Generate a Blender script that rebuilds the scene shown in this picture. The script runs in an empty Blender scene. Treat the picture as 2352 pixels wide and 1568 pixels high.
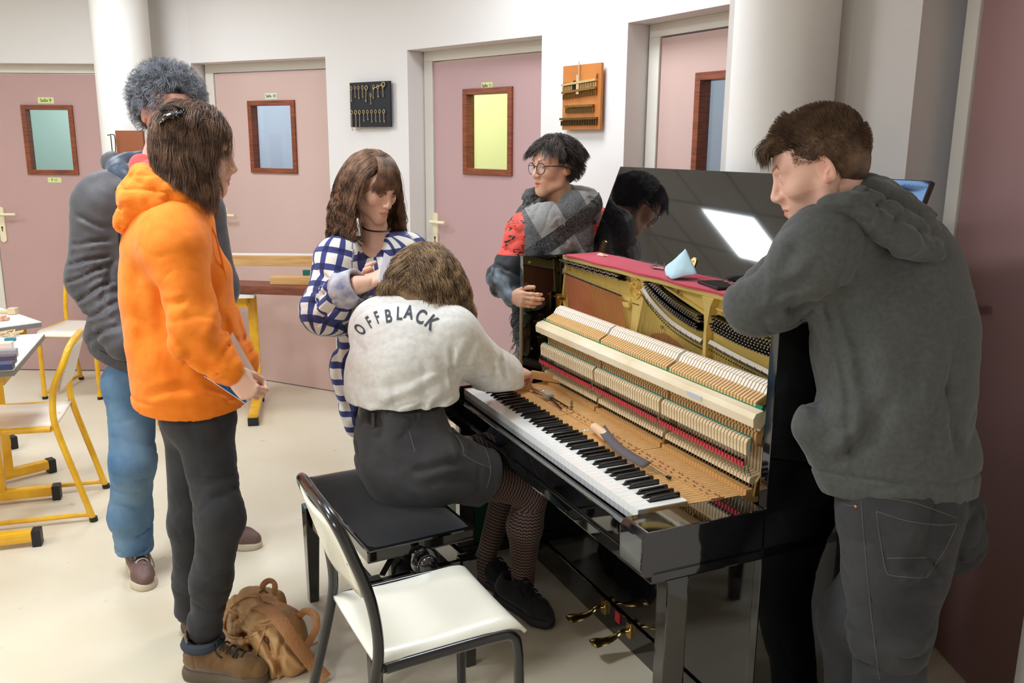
import bpy, bmesh, math, random
import numpy as np
from mathutils import Vector, Matrix, Euler
from mathutils.bvhtree import BVHTree
PI = math.pi
random.seed(7); RNG = np.random.default_rng(5)
SC = bpy.context.scene
COL = SC.collection
# ------------------------------------------------------------------ camera, world, exposure
CF, CT, CR, CH = 2000.0, 0.2204, 0.0073, 1.6306
cam = bpy.data.cameras.new('camera'); camo = bpy.data.objects.new('camera', cam); COL.objects.link(camo)
cam.lens = CF / 2352 * 36; cam.sensor_width = 36; cam.clip_start = 0.05; cam.clip_end = 60
cam.dof.use_dof = False
camo.location = (0, 0, CH)
camo.rotation_mode = 'QUATERNION'
camo.rotation_quaternion = (Matrix.Rotation(PI / 2 - CT, 3, 'X') @ Matrix.Rotation(CR, 3, 'Z')).to_quaternion()
SC.camera = camo
SC.view_settings.view_transform = 'Standard'; SC.view_settings.look = 'None'
SC.view_settings.exposure = 0.0; SC.view_settings.gamma = 1.0; SC.view_settings.use_curve_mapping = False
w = bpy.data.worlds.new('world'); SC.world = w; w.use_nodes = True
w.node_tree.nodes['Background'].inputs[0].default_value = (0.9, 0.93, 1.0, 1); w.node_tree.nodes['Background'].inputs[1].default_value = 0.28

def ray(u, v):
    a, b = u - 1176.0, v - 784.0
    cr, sr = math.cos(CR), math.sin(CR)
    a, b = (cr * a + sr * b) / CF, -(-sr * a + cr * b) / CF
    c, s = math.cos(CT), math.sin(CT)
    return Vector((a, c + s * b, -s + c * b))
CAM = Vector((0, 0, CH))
def at(u, v, Y): d = ray(u, v); return CAM + d * (Y / d.y)          # point of the place seen at a pixel, Y metres away
def atz(u, v, z): d = ray(u, v); return CAM + d * ((z - CH) / d.z)
def atp(u, v, p0, n):
    d = ray(u, v); n = Vector(n); return CAM + d * ((Vector(p0) - CAM).dot(n) / d.dot(n))
# ------------------------------------------------------------------ lights
ALAMPS = []
def area(name, loc, size, power, color, sy=None, aim=None):
    l = bpy.data.lights.new(name, 'AREA'); l.shape = 'RECTANGLE'; l.size = size; l.size_y = sy or size
    l.energy = power; l.color = color; o = bpy.data.objects.new(name, l); COL.objects.link(o); o.location = loc
    if aim is not None: o.rotation_euler = (Vector(aim) - Vector(loc)).to_track_quat('-Z', 'Y').to_euler()
    return o
# ------------------------------------------------------------------ materials
def lin(c):
    return tuple(((x / 255 / 12.92) if x / 255 <= .04045 else ((x / 255 + .055) / 1.055) ** 2.4) for x in c)
MATS = {}
def mat(name, rgb, rough=.6, metal=0.0, noise=0.0, nscale=20, bump=0.0, bscale=60, coat=0.0, spec=.5, rgb2=None, trans=0.0, sheen=0.0, aniso=None, stretch=None, emit=None):
    if name in MATS: return MATS[name]
    m = bpy.data.materials.new(name); m.use_nodes = True; nt = m.node_tree; b = nt.nodes['Principled BSDF']
    c = lin(rgb); b.inputs['Base Color'].default_value = (*c, 1); b.inputs['Roughness'].default_value = rough
    b.inputs['Metallic'].default_value = metal; b.inputs['Specular IOR Level'].default_value = spec
    b.inputs['Coat Weight'].default_value = coat; b.inputs['Coat Roughness'].default_value = .05
    b.inputs['Transmission Weight'].default_value = trans
    if sheen: b.inputs['Sheen Weight'].default_value = sheen; b.inputs['Sheen Roughness'].default_value = .4
    if emit: b.inputs['Emission Color'].default_value = (*lin(emit[:3]), 1); b.inputs['Emission Strength'].default_value = emit[3]
    if noise or bump:
        tc = nt.nodes.new('ShaderNodeTexCoord'); mp = nt.nodes.new('ShaderNodeMapping'); nt.links.new(tc.outputs['Object'], mp.inputs[0])
        if stretch: mp.inputs['Scale'].default_value = stretch
    if noise:
        n = nt.nodes.new('ShaderNodeTexNoise'); n.inputs['Scale'].default_value = nscale; n.inputs['Detail'].default_value = 5
        nt.links.new(mp.outputs[0], n.inputs[0])
        mx = nt.nodes.new('ShaderNodeMix'); mx.data_type = 'RGBA'
        c2 = lin(rgb2) if rgb2 else tuple(x * (1 - noise) for x in c)
        mx.inputs[6].default_value = (*c, 1); mx.inputs[7].default_value = (*c2, 1)
        cr = nt.nodes.new('ShaderNodeValToRGB'); cr.color_ramp.elements[0].position = .35; cr.color_ramp.elements[1].position = .68
        nt.links.new(n.outputs[0], cr.inputs[0]); nt.links.new(cr.outputs[0], mx.inputs[0]); nt.links.new(mx.outputs[2], b.inputs['Base Color'])
    if bump:
        n2 = nt.nodes.new('ShaderNodeTexNoise'); n2.inputs['Scale'].default_value = bscale; n2.inputs['Detail'].default_value = 4
        nt.links.new(mp.outputs[0], n2.inputs[0]); bp = nt.nodes.new('ShaderNodeBump'); bp.inputs['Strength'].default_value = bump; bp.inputs['Distance'].default_value = .01
        nt.links.new(n2.outputs[0], bp.inputs['Height']); nt.links.new(bp.outputs[0], b.inputs['Normal'])
    MATS[name] = m; return m
# ------------------------------------------------------------------ mesh builder
class MB:
    def __init__(s): s.v = []; s.f = []; s.m = []; s.cur = 0
    def add(s, vs, fs):
        o = len(s.v); s.v += [tuple(x) for x in vs]; s.f += [tuple(i + o for i in f) for f in fs]; s.m += [s.cur] * len(fs); return s
    def mi(s, k): s.cur = k; return s
    def box(s, a, b, R=None, c=None):
        x0, y0, z0 = a; x1, y1, z1 = b
        vs = [(x0, y0, z0), (x1, y0, z0), (x1, y1, z0), (x0, y1, z0), (x0, y0, z1), (x1, y0, z1), (x1, y1, z1), (x0, y1, z1)]
        if R is not None:
            c = Vector(c) if c is not None else Vector(((x0 + x1) / 2, (y0 + y1) / 2, (z0 + z1) / 2)); vs = [tuple(c + R @ (Vector(p) - c)) for p in vs]
        return s.add(vs, [(0, 3, 2, 1), (4, 5, 6, 7), (0, 1, 5, 4), (1, 2, 6, 5), (2, 3, 7, 6), (3, 0, 4, 7)])
    def beam(s, p, q, wx, wy, up=(0, 0, 1), p2=None):
        p, q = Vector(p), Vector(q); d = (q - p).normalized(); x = d.cross(Vector(up)); x = x.normalized() if x.length > 1e-6 else Vector((1, 0, 0)); y = x.cross(d)
        vs = []
        for c in (p, q):
            for sx, sy in ((-1, -1), (1, -1), (1, 1), (-1, 1)): vs.append(c + x * sx * wx / 2 + y * sy * wy / 2)
        return s.add(vs, [(0, 3, 2, 1), (4, 5, 6, 7), (0, 1, 5, 4), (1, 2, 6, 5), (2, 3, 7, 6), (3, 0, 4, 7)])
    def tube(s, pts, r, n=10, closed=False, cap=True, flat=1.0, flatdir=None):
        P = [Vector(p) for p in pts]; N = len(P); rr = r if hasattr(r, '__len__') else [r] * N
        T = []
        for i in range(N):
            a = P[i - 1] if (i > 0 or closed) else P[i]; b = P[(i + 1) % N] if (i < N - 1 or closed) else P[i]
            T.append((b - a).normalized())
        ref = Vector(flatdir) if flatdir is not None else (Vector((0, 0, 1)) if abs(T[0].z) < .9 else Vector((1, 0, 0)))
        x = ref.cross(T[0]).normalized() if ref.cross(T[0]).length > 1e-6 else Vector((1, 0, 0))
        vs = []; fs = []
        for i in range(N):
            if flatdir is not None:
                xx = ref.cross(T[i]); x = xx.normalized() if xx.length > 1e-5 else x
            else:
                x = (x - T[i] * x.dot(T[i])).normalized()
            y = T[i].cross(x)
            for k in range(n):
                a = 2 * PI * k / n; vs.append(P[i] + x * math.cos(a) * rr[i] + y * math.sin(a) * rr[i] * flat)
        M = N if closed else N - 1
        for i in range(M):
            j = (i + 1) % N
            for k in range(n): fs.append((i * n + k, i * n + (k + 1) % n, j * n + (k + 1) % n, j * n + k))
        if cap and not closed: fs.append(tuple(range(n - 1, -1, -1))); fs.append(tuple((N - 1) * n + k for k in range(n)))
        return s.add(vs, fs)
    def cyl(s, p, q, r, r2=None, n=16): return s.tube([p, q], [r, r if r2 is None else r2], n)
    def lathe(s, prof, n=24, loc=(0, 0, 0), axis='z'):
        vs = []; fs = []
        for r, z in prof:
            for k in range(n):
                a = 2 * PI * k / n; c = (r * math.cos(a), r * math.sin(a), z)
                if axis == 'y': c = (c[0], c[2], c[1])
                if axis == 'x': c = (c[2], c[0], c[1])
                vs.append((c[0] + loc[0], c[1] + loc[1], c[2] + loc[2]))
        m = len(prof)
        for i in range(m - 1):
            for k in range(n): fs.append((i * n + k, i * n + (k + 1) % n, (i + 1) * n + (k + 1) % n, (i + 1) * n + k))
        fs.append(tuple(range(n - 1, -1, -1))); fs.append(tuple((m - 1) * n + k for k in range(n)))
        return s.add(vs, fs)
    def ball(s, c, r, n=16, m=10):
        r = r if hasattr(r, '__len__') else (r, r, r); vs = []; fs = []
        for i in range(m + 1):
            t = PI * i / m
            for k in range(n):
                a = 2 * PI * k / n; vs.append((c[0] + r[0] * math.sin(t) * math.cos(a), c[1] + r[1] * math.sin(t) * math.sin(a), c[2] + r[2] * math.cos(t)))
        for i in range(m):
            for k in range(n): fs.append((i * n + k, (i + 1) * n + k, (i + 1) * n + (k + 1) % n, i * n + (k + 1) % n))
        return s.add(vs, fs)
    def prism(s, poly, d0, d1, axis='y'):                              # polygon in (a, b) extruded along axis
        n = len(poly); vs = []
        for d in (d0, d1):
            for a, b in poly: vs.append({'y': (a, d, b), 'x': (d, a, b), 'z': (a, b, d)}[axis])
        fs = [tuple(range(n)), tuple(range(2 * n - 1, n - 1, -1))]
        for i in range(n): fs.append((i, i + n, (i + 1) % n + n, (i + 1) % n))
        return s.add(vs, fs)
    def build(s, name, mats, parent=None, smooth=False, bevel=0, seg=2, loc=None, auto=None):
        me = bpy.data.meshes.new(name); me.from_pydata(s.v, [], s.f); me.validate(clean_customdata=False)
        mats = mats if isinstance(mats, (list, tuple)) else [mats]
        for m in mats: me.materials.append(m)
        if len(mats) > 1 and len(me.polygons) == len(s.m): me.polygons.foreach_set('material_index', s.m)
        bm = bmesh.new(); bm.from_mesh(me); bmesh.ops.recalc_face_normals(bm, faces=bm.faces)
        if bevel:
            es = [e for e in bm.edges if len(e.link_faces) == 2 and e.calc_face_angle(0) > .5]
            bmesh.ops.bevel(bm, geom=es, offset=bevel, segments=seg, affect='EDGES', profile=.7, clamp_overlap=True)
        bm.to_mesh(me); bm.free()
        if smooth:
            me.polygons.foreach_set('use_smooth', [True] * len(me.polygons))
            me.set_sharp_from_angle(angle=.7 if auto is None else auto)
        o = bpy.data.objects.new(name, me); COL.objects.link(o)
        if parent is not None: o.parent = parent
        if loc is not None: o.location = loc
        return o
def tag(o, label=None, cat=None, group=None, kind=None):
    if label: o['label'] = label
    if cat: o['category'] = cat
    if group: o['group'] = group
    if kind: o['kind'] = kind
    return o
def empty(name, loc=(0, 0, 0), rz=0):
    o = bpy.data.objects.new(name, None); COL.objects.link(o); o.location = loc; o.rotation_euler = (0, 0, rz); o.empty_display_size = .1; return o
def copyobj(o, parent=None, loc=None):
    c = o.copy(); COL.objects.link(c)
    if parent is not None: c.parent = parent
    if loc is not None: c.location = loc
    return c
def text_mesh(name, s, size, m, parent, M4, extrude=.0004, align='CENTER', bold=0.0, shear=0.0, space=1.0):
    cu = bpy.data.curves.new(name, 'FONT'); cu.body = s; cu.size = size; cu.extrude = extrude; cu.align_x = align; cu.align_y = 'CENTER'; cu.offset = bold; cu.shear = shear; cu.space_character = space
    t = bpy.data.objects.new(name, cu); COL.objects.link(t)
    bpy.context.view_layer.update()
    me = bpy.data.meshes.new_from_object(t.evaluated_get(bpy.context.evaluated_depsgraph_get()))
    bpy.data.objects.remove(t); me.materials.clear(); me.materials.append(m)
    me.name = name
    me.transform(M4); o = bpy.data.objects.new(name, me); COL.objects.link(o)
    if parent is not None: o.parent = parent
    return o
def frame(x, y, z, loc):
    M = Matrix.Identity(4)
    for i, a in enumerate((x, y, z)):
        for k in range(3): M[k][i] = a[k]
    for k in range(3): M[k][3] = loc[k]
    return M
def bez(pts, n=8, closed=False):                                    # catmull-rom through the points
    P = [np.array(p, float) for p in pts]; out = []; N = len(P)
    for i in range(N if closed else N - 1):
        p1, p2 = P[i], P[(i + 1) % N]; p0 = P[i - 1] if (i > 0 or closed) else 2 * p1 - p2; p3 = P[(i + 2) % N] if (i + 2 < N or closed) else 2 * p2 - p1
        for k in range(n):
            t = k / n; out.append(.5 * ((2 * p1) + (p2 - p0) * t + (2 * p0 - 5 * p1 + 4 * p2 - p3) * t * t + (3 * p1 - p0 - 3 * p2 + p3) * t ** 3))
    if not closed: out.append(P[-1])
    return [Vector(p) for p in out]
# ================================================================== THE ROOM
WALL = mat('wall_paint', (228, 221, 216), .75, bump=.06, bscale=90)
def struct(o): o['kind'] = 'structure'; return o
# floor: cream resin floor with faint stains
fm = mat('floor_resin', (224, 212, 190), .38, noise=.1, nscale=1.3, bump=.03, bscale=220, spec=.4, rgb2=(212, 197, 170))
def _floor_marks():
    nt = fm.node_tree; b = nt.nodes['Principled BSDF']; src = b.inputs['Base Color'].links[0].from_socket
    tc = nt.nodes.new('ShaderNodeTexCoord'); n = nt.nodes.new('ShaderNodeTexNoise'); n.inputs['Scale'].default_value = 14; n.inputs['Detail'].default_value = 8
    nt.links.new(tc.outputs['Object'], n.inputs[0]); r = nt.nodes.new('ShaderNodeValToRGB'); r.color_ramp.elements[0].position = .68; r.color_ramp.elements[1].position = .80
    nt.links.new(n.outputs[0], r.inputs[0]); mx = nt.nodes.new('ShaderNodeMix'); mx.data_type = 'RGBA'; mx.inputs[7].default_value = (*lin((176, 160, 134)), 1)
    nt.links.new(r.outputs[0], mx.inputs[0]); nt.links.new(src, mx.inputs[6]); nt.links.new(mx.outputs[2], b.inputs['Base Color'])
    n3 = nt.nodes.new('ShaderNodeTexNoise'); n3.inputs['Scale'].default_value = 5; nt.links.new(tc.outputs['Object'], n3.inputs[0])
    mr = nt.nodes.new('ShaderNodeMapRange'); mr.inputs[3].default_value = .25; mr.inputs[4].default_value = .5; nt.links.new(n3.outputs[0], mr.inputs[0]); nt.links.new(mr.outputs[0], b.inputs['Roughness'])
_floor_marks()
struct(MB().box((-10, -4, -.1), (3.2, 8, 0)).build('floor', fm))
CZ = 2.8
# ceiling with 60 cm tiles
cm = mat('ceiling_tile', (232, 230, 226), .9, bump=.1, bscale=150)
struct(MB().box((-10, -4, CZ), (3.2, 8, CZ + .08)).build('ceiling', cm))
gm = mat('ceiling_grid', (205, 203, 199), .5)
cb = MB()
GA = math.radians(20.6)                                              # the tile grid runs parallel to the middle of the wall
gx, gy = Vector((math.cos(GA), math.sin(GA), 0)), Vector((-math.sin(GA), math.cos(GA), 0))
G0 = Vector((-2.42, 4.68, 0)) - gx * .3 - gy * .3
for i in range(-16, 14):
    a = G0 + gx * (.6 * i); cb.beam(a - gy * 9 + Vector((0, 0, CZ - .003)), a + gy * 3 + Vector((0, 0, CZ - .003)), .022, .008)
    a = G0 + gy * (.6 * i)
    cb.beam(a - gx * 9 + Vector((0, 0, CZ - .003)), a + gx * 6 + Vector((0, 0, CZ - .003)), .022, .008)
struct(cb.build('trim_1', gm))
lampm = mat('lamp_diffuser', (255, 255, 255), .4, emit=(238, 248, 255, 7.0))
lampf = mat('lamp_frame', (235, 235, 232), .4)
def ceiling_lamp(c, label, power=1.0, grp='square ceiling light panels'):
    t = tag(empty('ceiling_light', (c.x, c.y, CZ), GA), label, 'ceiling light', grp)
    MB().box((-.305, -.305, -.03), (.305, -.294, 0)).box((-.305, .294, -.03), (.305, .305, 0)).box((-.305, -.294, -.03), (-.294, .294, 0)).box((.294, -.294, -.03), (.305, .294, 0)).build('lamp_frame', lampf, t)
    MB().box((-.294, -.294, -.025), (.294, .294, -.004)).build('diffuser', lampm, t)
    l = area('lamp_light', (0, 0, -.035), .54, 30.5 * power, (.82, .914, 1)); l.parent = t
    return t
for i, j, p in ((0, 0, .75), (-4, 1, .7), (0, -4, 1.25), (-4, -4, 1.1), (-8, -3, .8), (3, -3, .55), (-3, -8, 1.9), (-7, -8, 1.2)):
    c = G0 + gx * (.6 * i + .3) + gy * (.6 * j + .3)
    if c.y > -3.4: ceiling_lamp(c, 'square white ceiling light panel above the room' if (i, j) != (0, 0) else 'square ceiling light panel mirrored in the open piano lid', p, 'square ceiling light panels' if (i, j) != (0, 0) else None)
# ---- wall with recessed doors, curved in plan
DOORC = {1: (190, 152, 146), 2: (209, 176, 166), 3: (188, 152, 150), 4: (206, 172, 162), 5: (158, 120, 117)}  # nearest door's shade is put into its colour, darker than the others
framem = mat('door_frame_paint', (222, 214, 202), .45)
oak = mat('window_frame_wood', (150, 78, 45), .4, noise=.35, nscale=9, stretch=(1, 1, 14), rgb2=(105, 48, 26))
hand = mat('handle_plastic', (236, 222, 184), .3)
dark = mat('black_detail', (20, 19, 20), .5)
labelm = mat('door_label_yellow', (214, 221, 150), .6); labelw = mat('door_label_white', (218, 224, 196), .6)
inkm = mat('label_ink', (78, 84, 62), .6)
paneglass = mat('pane_glass', (235, 242, 240), .03, trans=1.0, spec=.5)
HO = 2.15
P = {'9l': (-3.86, 6.10), '9r': (-2.72, 6.08), '10l': (-2.132, 6.0), '10r': (-1.139, 5.50), '11l': (-.5975, 5.097), '11r': (.133, 4.39), '12l': (.487, 3.935), '12r': (1.0, 3.08)}
wb = MB(); WT = .30
def wallseg(a, b, z0, z1, t=WT):
    a, b = Vector((*a, 0)), Vector((*b, 0)); d = (b - a).normalized(); n = Vector((-d.y, d.x, 0))
    q = [a, b, b + n * t, a + n * t]
    wb.add([(p.x, p.y, z0) for p in q] + [(p.x, p.y, z1) for p in q], [(0, 1, 2, 3), (4, 5, 6, 7), (0, 1, 5, 4), (1, 2, 6, 5), (2, 3, 7, 6), (3, 0, 4, 7)])
def arc(a, b, sag, n=5):
    a, b = Vector(a), Vector(b); d = b - a; nn = Vector((-d.y, d.x)).normalized(); return [tuple(a + d * t + nn * sag * 4 * t * (1 - t)) for t in [i / n for i in range(n + 1)]]
segs = [[(-9.5, 3.2), (-7.5, 5.0), (-5.4, 5.95), P['9l']], [P['9r'], (-2.42, 6.10), P['10l']], arc(P['10r'], P['11l'], .012), arc(P['11r'], P['12l'], .01), [P['12r'], (1.06, 3.16), (1.14, 3.08), (1.264, 2.86)]]
for sg in segs:
    for a, b in zip(sg[:-1], sg[1:]): wallseg(a, b, 0, CZ)
for k in ('9', '10', '11', '12'): wallseg(P[k + 'l'], P[k + 'r'], HO, CZ)
struct(wb.build('wall_back', WALL))
def door(n, L, R, depth, win, handle_px, sign, lab=None, leaf_to=.06, top=.055, extra=None, hside=1, room=None, start=.07):
    L, R = Vector((*L, 0)), Vector((*R, 0)); d = (R - L).normalized(); nn = Vector((-d.y, d.x, 0)); W = (R - L).length
    o = L + nn * depth
    A = math.atan2(d.y, d.x)
    # jamb / frame around the leaf
    fb = MB(); T = HO - top
    fb.box((0.0, -.03, 0), (start, .05, T)); fb.box((W - .012 + leaf_to, -.03, 0), (W + leaf_to + .05, .05, T)); fb.box((0.0, -.03, T), (W + leaf_to + .05, .05, HO))
    fo = fb.build('trim_%d' % (n + 1), framem, bevel=.003); fo.location = o; fo.rotation_euler = (0, 0, A); struct(fo)
    x0, x1 = start + .004, W - .012 + leaf_to - .004; z1 = T - .006
    root = empty('door_%d' % n, o, A); struct(root)
    col = mat('door_paint_%d' % n, DOORC[n], .55, bump=.02, bscale=150, noise=.03, nscale=3)
    lb = MB()
    if win:
        def loc(px, py):
            p = atp(px, py, o, nn); q = p - o; return q.dot(d), q.z
        (a0, b0), (a1, b1) = loc(win[0], win[1]), loc(win[2], win[3]); wx0, wx1 = min(a0, a1), max(a0, a1); wz0, wz1 = min(b0, b1), max(b0, b1)
        if n == 4: wx1 = wx0 + .42
        lb.box((x0, -.02, .008), (wx0 + .02, .02, z1)).box((wx1 - .02, -.02, .008), (x1, .02, z1)).box((wx0 + .02, -.02, .008), (wx1 - .02, .02, wz0 + .02)).box((wx0 + .02, -.02, wz1 - .02), (wx1 - .02, .02, z1))
        lb.build('door_leaf', col, root)
        f = MB(); fw = .032
        f.box((wx0, -.034, wz0), (wx0 + fw, .03, wz1)).box((wx1 - fw, -.034, wz0), (wx1, .03, wz1)).box((wx0 + fw, -.034, wz0), (wx1 - fw, .03, wz0 + fw)).box((wx0 + fw, -.034, wz1 - fw), (wx1 - fw, .03, wz1))
        wf = f.build('window_frame', oak, root, bevel=.003)
        MB().box((wx0 + fw - .004, .004, wz0 + fw - .004), (wx1 - fw + .004, .009, wz1 - fw + .004)).build('window_pane', paneglass, wf)
        cx = (wx0 + wx1) / 2
        if n == 4: cx = wx0 + .26
        if sign:
            sx, sz = loc(*sign[1]); 
            sw, sh = sign[2]
            if n == 4: sx = cx
            s = MB().box((sx - sw / 2, -.0215, sz - sh / 2), (sx + sw / 2, -.0195, sz + sh / 2)).build('door_label', labelm if sign[3] else labelw, root)
            text_mesh('label_text', sign[0], sh * .72, inkm, s, frame((1, 0, 0), (0, 0, 1), (0, -1, 0), (sx, -.022, sz)), bold=.0004)
        if extra:
            sx, sz = loc(*extra[1]); sw, sh = extra[2]
            s = MB().box((sx - sw / 2, -.0215, sz - sh / 2), (sx + sw / 2, -.0195, sz + sh / 2)).build('door_label', labelm, root)
            text_mesh('label_text', extra[0], sh * .72, inkm, s, frame((1, 0, 0), (0, 0, 1), (0, -1, 0), (sx, -.022, sz)), bold=.0003)
        # the small room seen through the pane
        if room:
            rm = mat('far_room_paint_%d' % n, room[0], .8)
            rb = MB(); D = room[2]
            rb.box((-.25, D, 0), (W + .35, D + .04, HO + .4)).box((-.29, .2, 0), (-.25, D + .04, HO + .4)).box((W + .35, .2, 0), (W + .39, D + .04, HO + .4)).box((-.25, .2, HO + .36), (W + .35, D, HO + .4)).box((-.25, .2, -.04), (W + .35, D, 0))
            r = rb.build('wall_room_%d' % n, rm); r.location = o; r.rotation_euler = (0, 0, A); struct(r)
            l = area('room_lamp', o + d * (W * .5) + nn * (.2 + D) * .5 + Vector((0, 0, HO + .3)), .4, room[1], room[3])
    else:
        lb.box((x0, -.02, .008), (x1 + .0, .02, z1)).build('door_leaf', col, root)
    # lever handle on a long plate
    hx, hz = None, None
    p = atp(handle_px[0], handle_px[1], o, nn) - o; hx, hz = p.dot(d), p.z
    S = hside
    g = MB(); pw, ph = .021, .125
    poly = []
    for k in range(25):
        a = PI * k / 12
        poly.append((hx + pw * math.cos(a), hz - .03 + (ph - pw) * (1 if a < PI else -1) + pw * math.sin(a)))
    g.prism(poly, -.031, -.019, 'y'); h = g.build('handle_plate', hand, root, bevel=.003, auto=.6)
    lv = MB(); zz = hz + .045
    lv.tube(bez([(hx, -.03, zz), (hx, -.06, zz), (hx + S * .012, -.072, zz), (hx + S * .045, -.074, zz), (hx + S * .09, -.073, zz), (hx + S * .125, -.066, zz)], 5), .0095, 12).build('lever', hand, h, smooth=True)
    MB().cyl((hx, -.033, hz - .05), (hx, -.0305, hz - .05), .007, n=16).box((hx - .003, -.0325, hz - .078), (hx + .003, -.0305, hz - .05)).build('keyhole', dark, h)
    return root
door(1, P['9l'], P['9r'], .12, (52, 241, 186, 401), (9, 505), ('Salle 9', (109, 231), (.11, .042), 1), extra=('P 11', (129, 413), (.095, .034)), room=((204, 222, 218), 15, 1.3, (.93, 1, 1)), start=.20)
door(2, P['10l'], P['10r'], .15, (575, 232, 690, 399), (524, 507), ('Salle 10', (627, 221), (.10, .038), 0), room=((196, 203, 216), 19, 1.6, (.92, .96, 1)))
door(3, P['11l'], P['11r'], .15, (1072, 205, 1184, 404), (1008, 525), ('Salle 11', (1125, 197), (.085, .034), 1), room=((236, 238, 196), 15, 1.0, (1, 1, .86)))
door(4, P['12l'], P['12r'], .15, (1611, 168, 1750, 420), (1560, 600), ('Salle 12', (1685, 149), (.085, .034), 0), room=((180, 188, 202), 12, 1.6, (.92, .96, 1)))
# round columns
colm = mat('column_paint', (232, 226, 219), .7, bump=.04, bscale=90)
c = MB().lathe([(.172, 0), (.172, CZ)], 64).build('trim_10', colm, smooth=True, loc=(-2.49, 5.80, 0)); struct(c)
c = MB().lathe([(.174, 0), (.174, CZ)], 64).build('trim_11', colm, smooth=True, loc=(.925, 3.125, 0)); struct(c)
# right side: recess and the nearest door
wb = MB()
wallseg((1.30, 2.0), (1.30, -4), 0, CZ); wallseg((1.264, 2.86), (1.29, 1.93), HO, CZ)
struct(wb.build('wall_right', WALL))
door(5, (1.264, 2.86), (1.30, 1.92), .17, None, (2226, 690), None, start=.075)
wb = MB(); wallseg((1.9, -3.5), (-9.5, -3.5), 0, CZ); struct(wb.build('wall_front', WALL))
wb = MB(); wallseg((-9.3, -4), (-9.3, 4), 0, CZ); struct(wb.build('wall_left', WALL))
# dark skirting strip under door 5
bsm = mat('skirting_black', (28, 24, 24), .5)
struct(MB().box((1.478, -3, .0), (1.488, 1.85, .05)).build('baseboard_right', bsm))
# ================================================================== THE PIANO (local x along the keyboard, y from the keys to the back)
PT = -1.14895
piano = tag(empty('upright_piano', (-.17985, 3.17744, 0), PT), 'glossy black upright piano opened up, showing keys, hammers and golden plate', 'piano')
PM = Matrix.Translation((-.17985, 3.17744, 0)) @ Matrix.Rotation(PT, 4, 'Z')
def pw(u, v, z): return PM @ Vector((u, v, z))
gloss = mat('piano_black_lacquer', (9, 8, 9), .03, coat=1.0, spec=.6)
blackm = mat('piano_black_matte', (22, 20, 21), .5)
gold = mat('plate_gold', (212, 182, 98), .45, metal=.5, bump=.05, bscale=140)
gold2 = mat('plate_gold_edge', (224, 196, 116), .38, metal=.55)
ivory = mat('key_white', (250, 249, 245), .12, coat=.5)
apron = mat('key_front_grey', (188, 188, 190), .3)
ebony = mat('key_black', (24, 23, 25), .18, coat=.3)
spruce = mat('key_wood', (222, 172, 108), .55, noise=.25, nscale=60, stretch=(6, .6, 6), rgb2=(200, 146, 84))
maple = mat('action_wood', (226, 182, 122), .5, noise=.2, nscale=40, rgb2=(206, 158, 96))
maple_l = mat('action_wood_light', (240, 218, 178), .5, noise=.12, nscale=30, rgb2=(228, 200, 156))
felt_w = mat('hammer_felt', (246, 238, 224), .9, noise=.08, nscale=50)
felt_g = mat('green_felt', (14, 120, 88), .9)
felt_t = mat('teal_felt', (40, 140, 140), .9)
felt_r = mat('red_felt', (186, 44, 56), .9)
red_t = mat('bridle_tab_red', (216, 60, 74), .6)
steel = mat('action_steel', (190, 190, 186), .25, metal=1)
steel_d = mat('pin_steel', (62, 64, 66), .22, metal=1)
brass = mat('brass', (232, 196, 128), .2, metal=1)
copper = mat('copper_string', (198, 122, 82), .4, metal=.7)
wire_b = mat('string_wire', (206, 190, 128), .3, metal=.9)
PH = 1.212
def P_(mb, name, m, par=None, **k): return mb.build(name, m, par or piano, **k)
# side panels with their arms
for s, x0, x1 in ((0, -.135, -.105), (1, 1.335, 1.365)):
    b = MB(); b.prism([(.29, 0), (.64, 0), (.64, PH), (.29, PH)], x0, x1, 'x')
    sp = P_(b, 'side_panel', gloss, bevel=.003)
    xa, xb = (x0, x0 + .085) if s == 0 else (x1 - .085, x1)
    xa, xb = (xa, xb) if s == 0 else (1.262, 1.365)
    if s == 0: xa, xb = -.135, -.012
    z1 = .742
    b = MB(); b.prism([(-.075, .638), (-.06, .625), (.289, .625), (.289, z1), (-.06, z1), (-.075, z1 - .015)], xa, xb, 'x'); P_(b, 'arm', gloss, bevel=.004)
    lx0, lx1 = (x0 + .008, x0 + .056) if s == 0 else (x1 - .056, x1 - .008)
    b = MB(); b.box((lx0, .010, .045), (lx1, .072, .625)); b.box((lx0 - .002, -.0, .0), (lx1 + .002, .29, .045)); P_(b, 'leg', gloss, bevel=.004)
# inner fittings of the left side
f = MB()
for v, z in ((.315, 1.188), (.33, .839), (.33, 1.02)): f.cyl((-.105, v, z), (-.101, v, z), .006, n=12)
P_(f, 'side_screws', steel)
MB().tube(bez([(-.104, .33, 1.085), (-.09, .33, 1.09), (-.085, .33, 1.075), (-.095, .33, 1.065)], 5), .0022, 8).build('hook', brass, piano, smooth=True)
P_(MB().box((-.105, .375, .655), (1.335, .60, .722)), 'action_shelf', blackm)
P_(MB().box((-.135, -.045, .605), (1.365, .60, .64)), 'keybed', gloss, bevel=.004)
P_(MB().box((-.012, -.036, .64), (1.262, -.012, .698)), 'key_slip', gloss, bevel=.003)
P_(MB().box((-.105, .30, .105), (1.335, .32, .605)), 'lower_panel', gloss)
P_(MB().box((-.105, .292, .0), (1.335, .325, .102)), 'bottom_board', gloss, bevel=.003)
P_(MB().box((-.105, .60, .03), (1.335, .64, PH)), 'back_panel', mat('soundboard_wood', (150, 104, 62), .6, noise=.2, nscale=8, stretch=(1, 1, 8)))
P_(MB().box((-.105, .471, 1.196), (1.335, .64, 1.214)), 'top_board', gloss)
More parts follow.
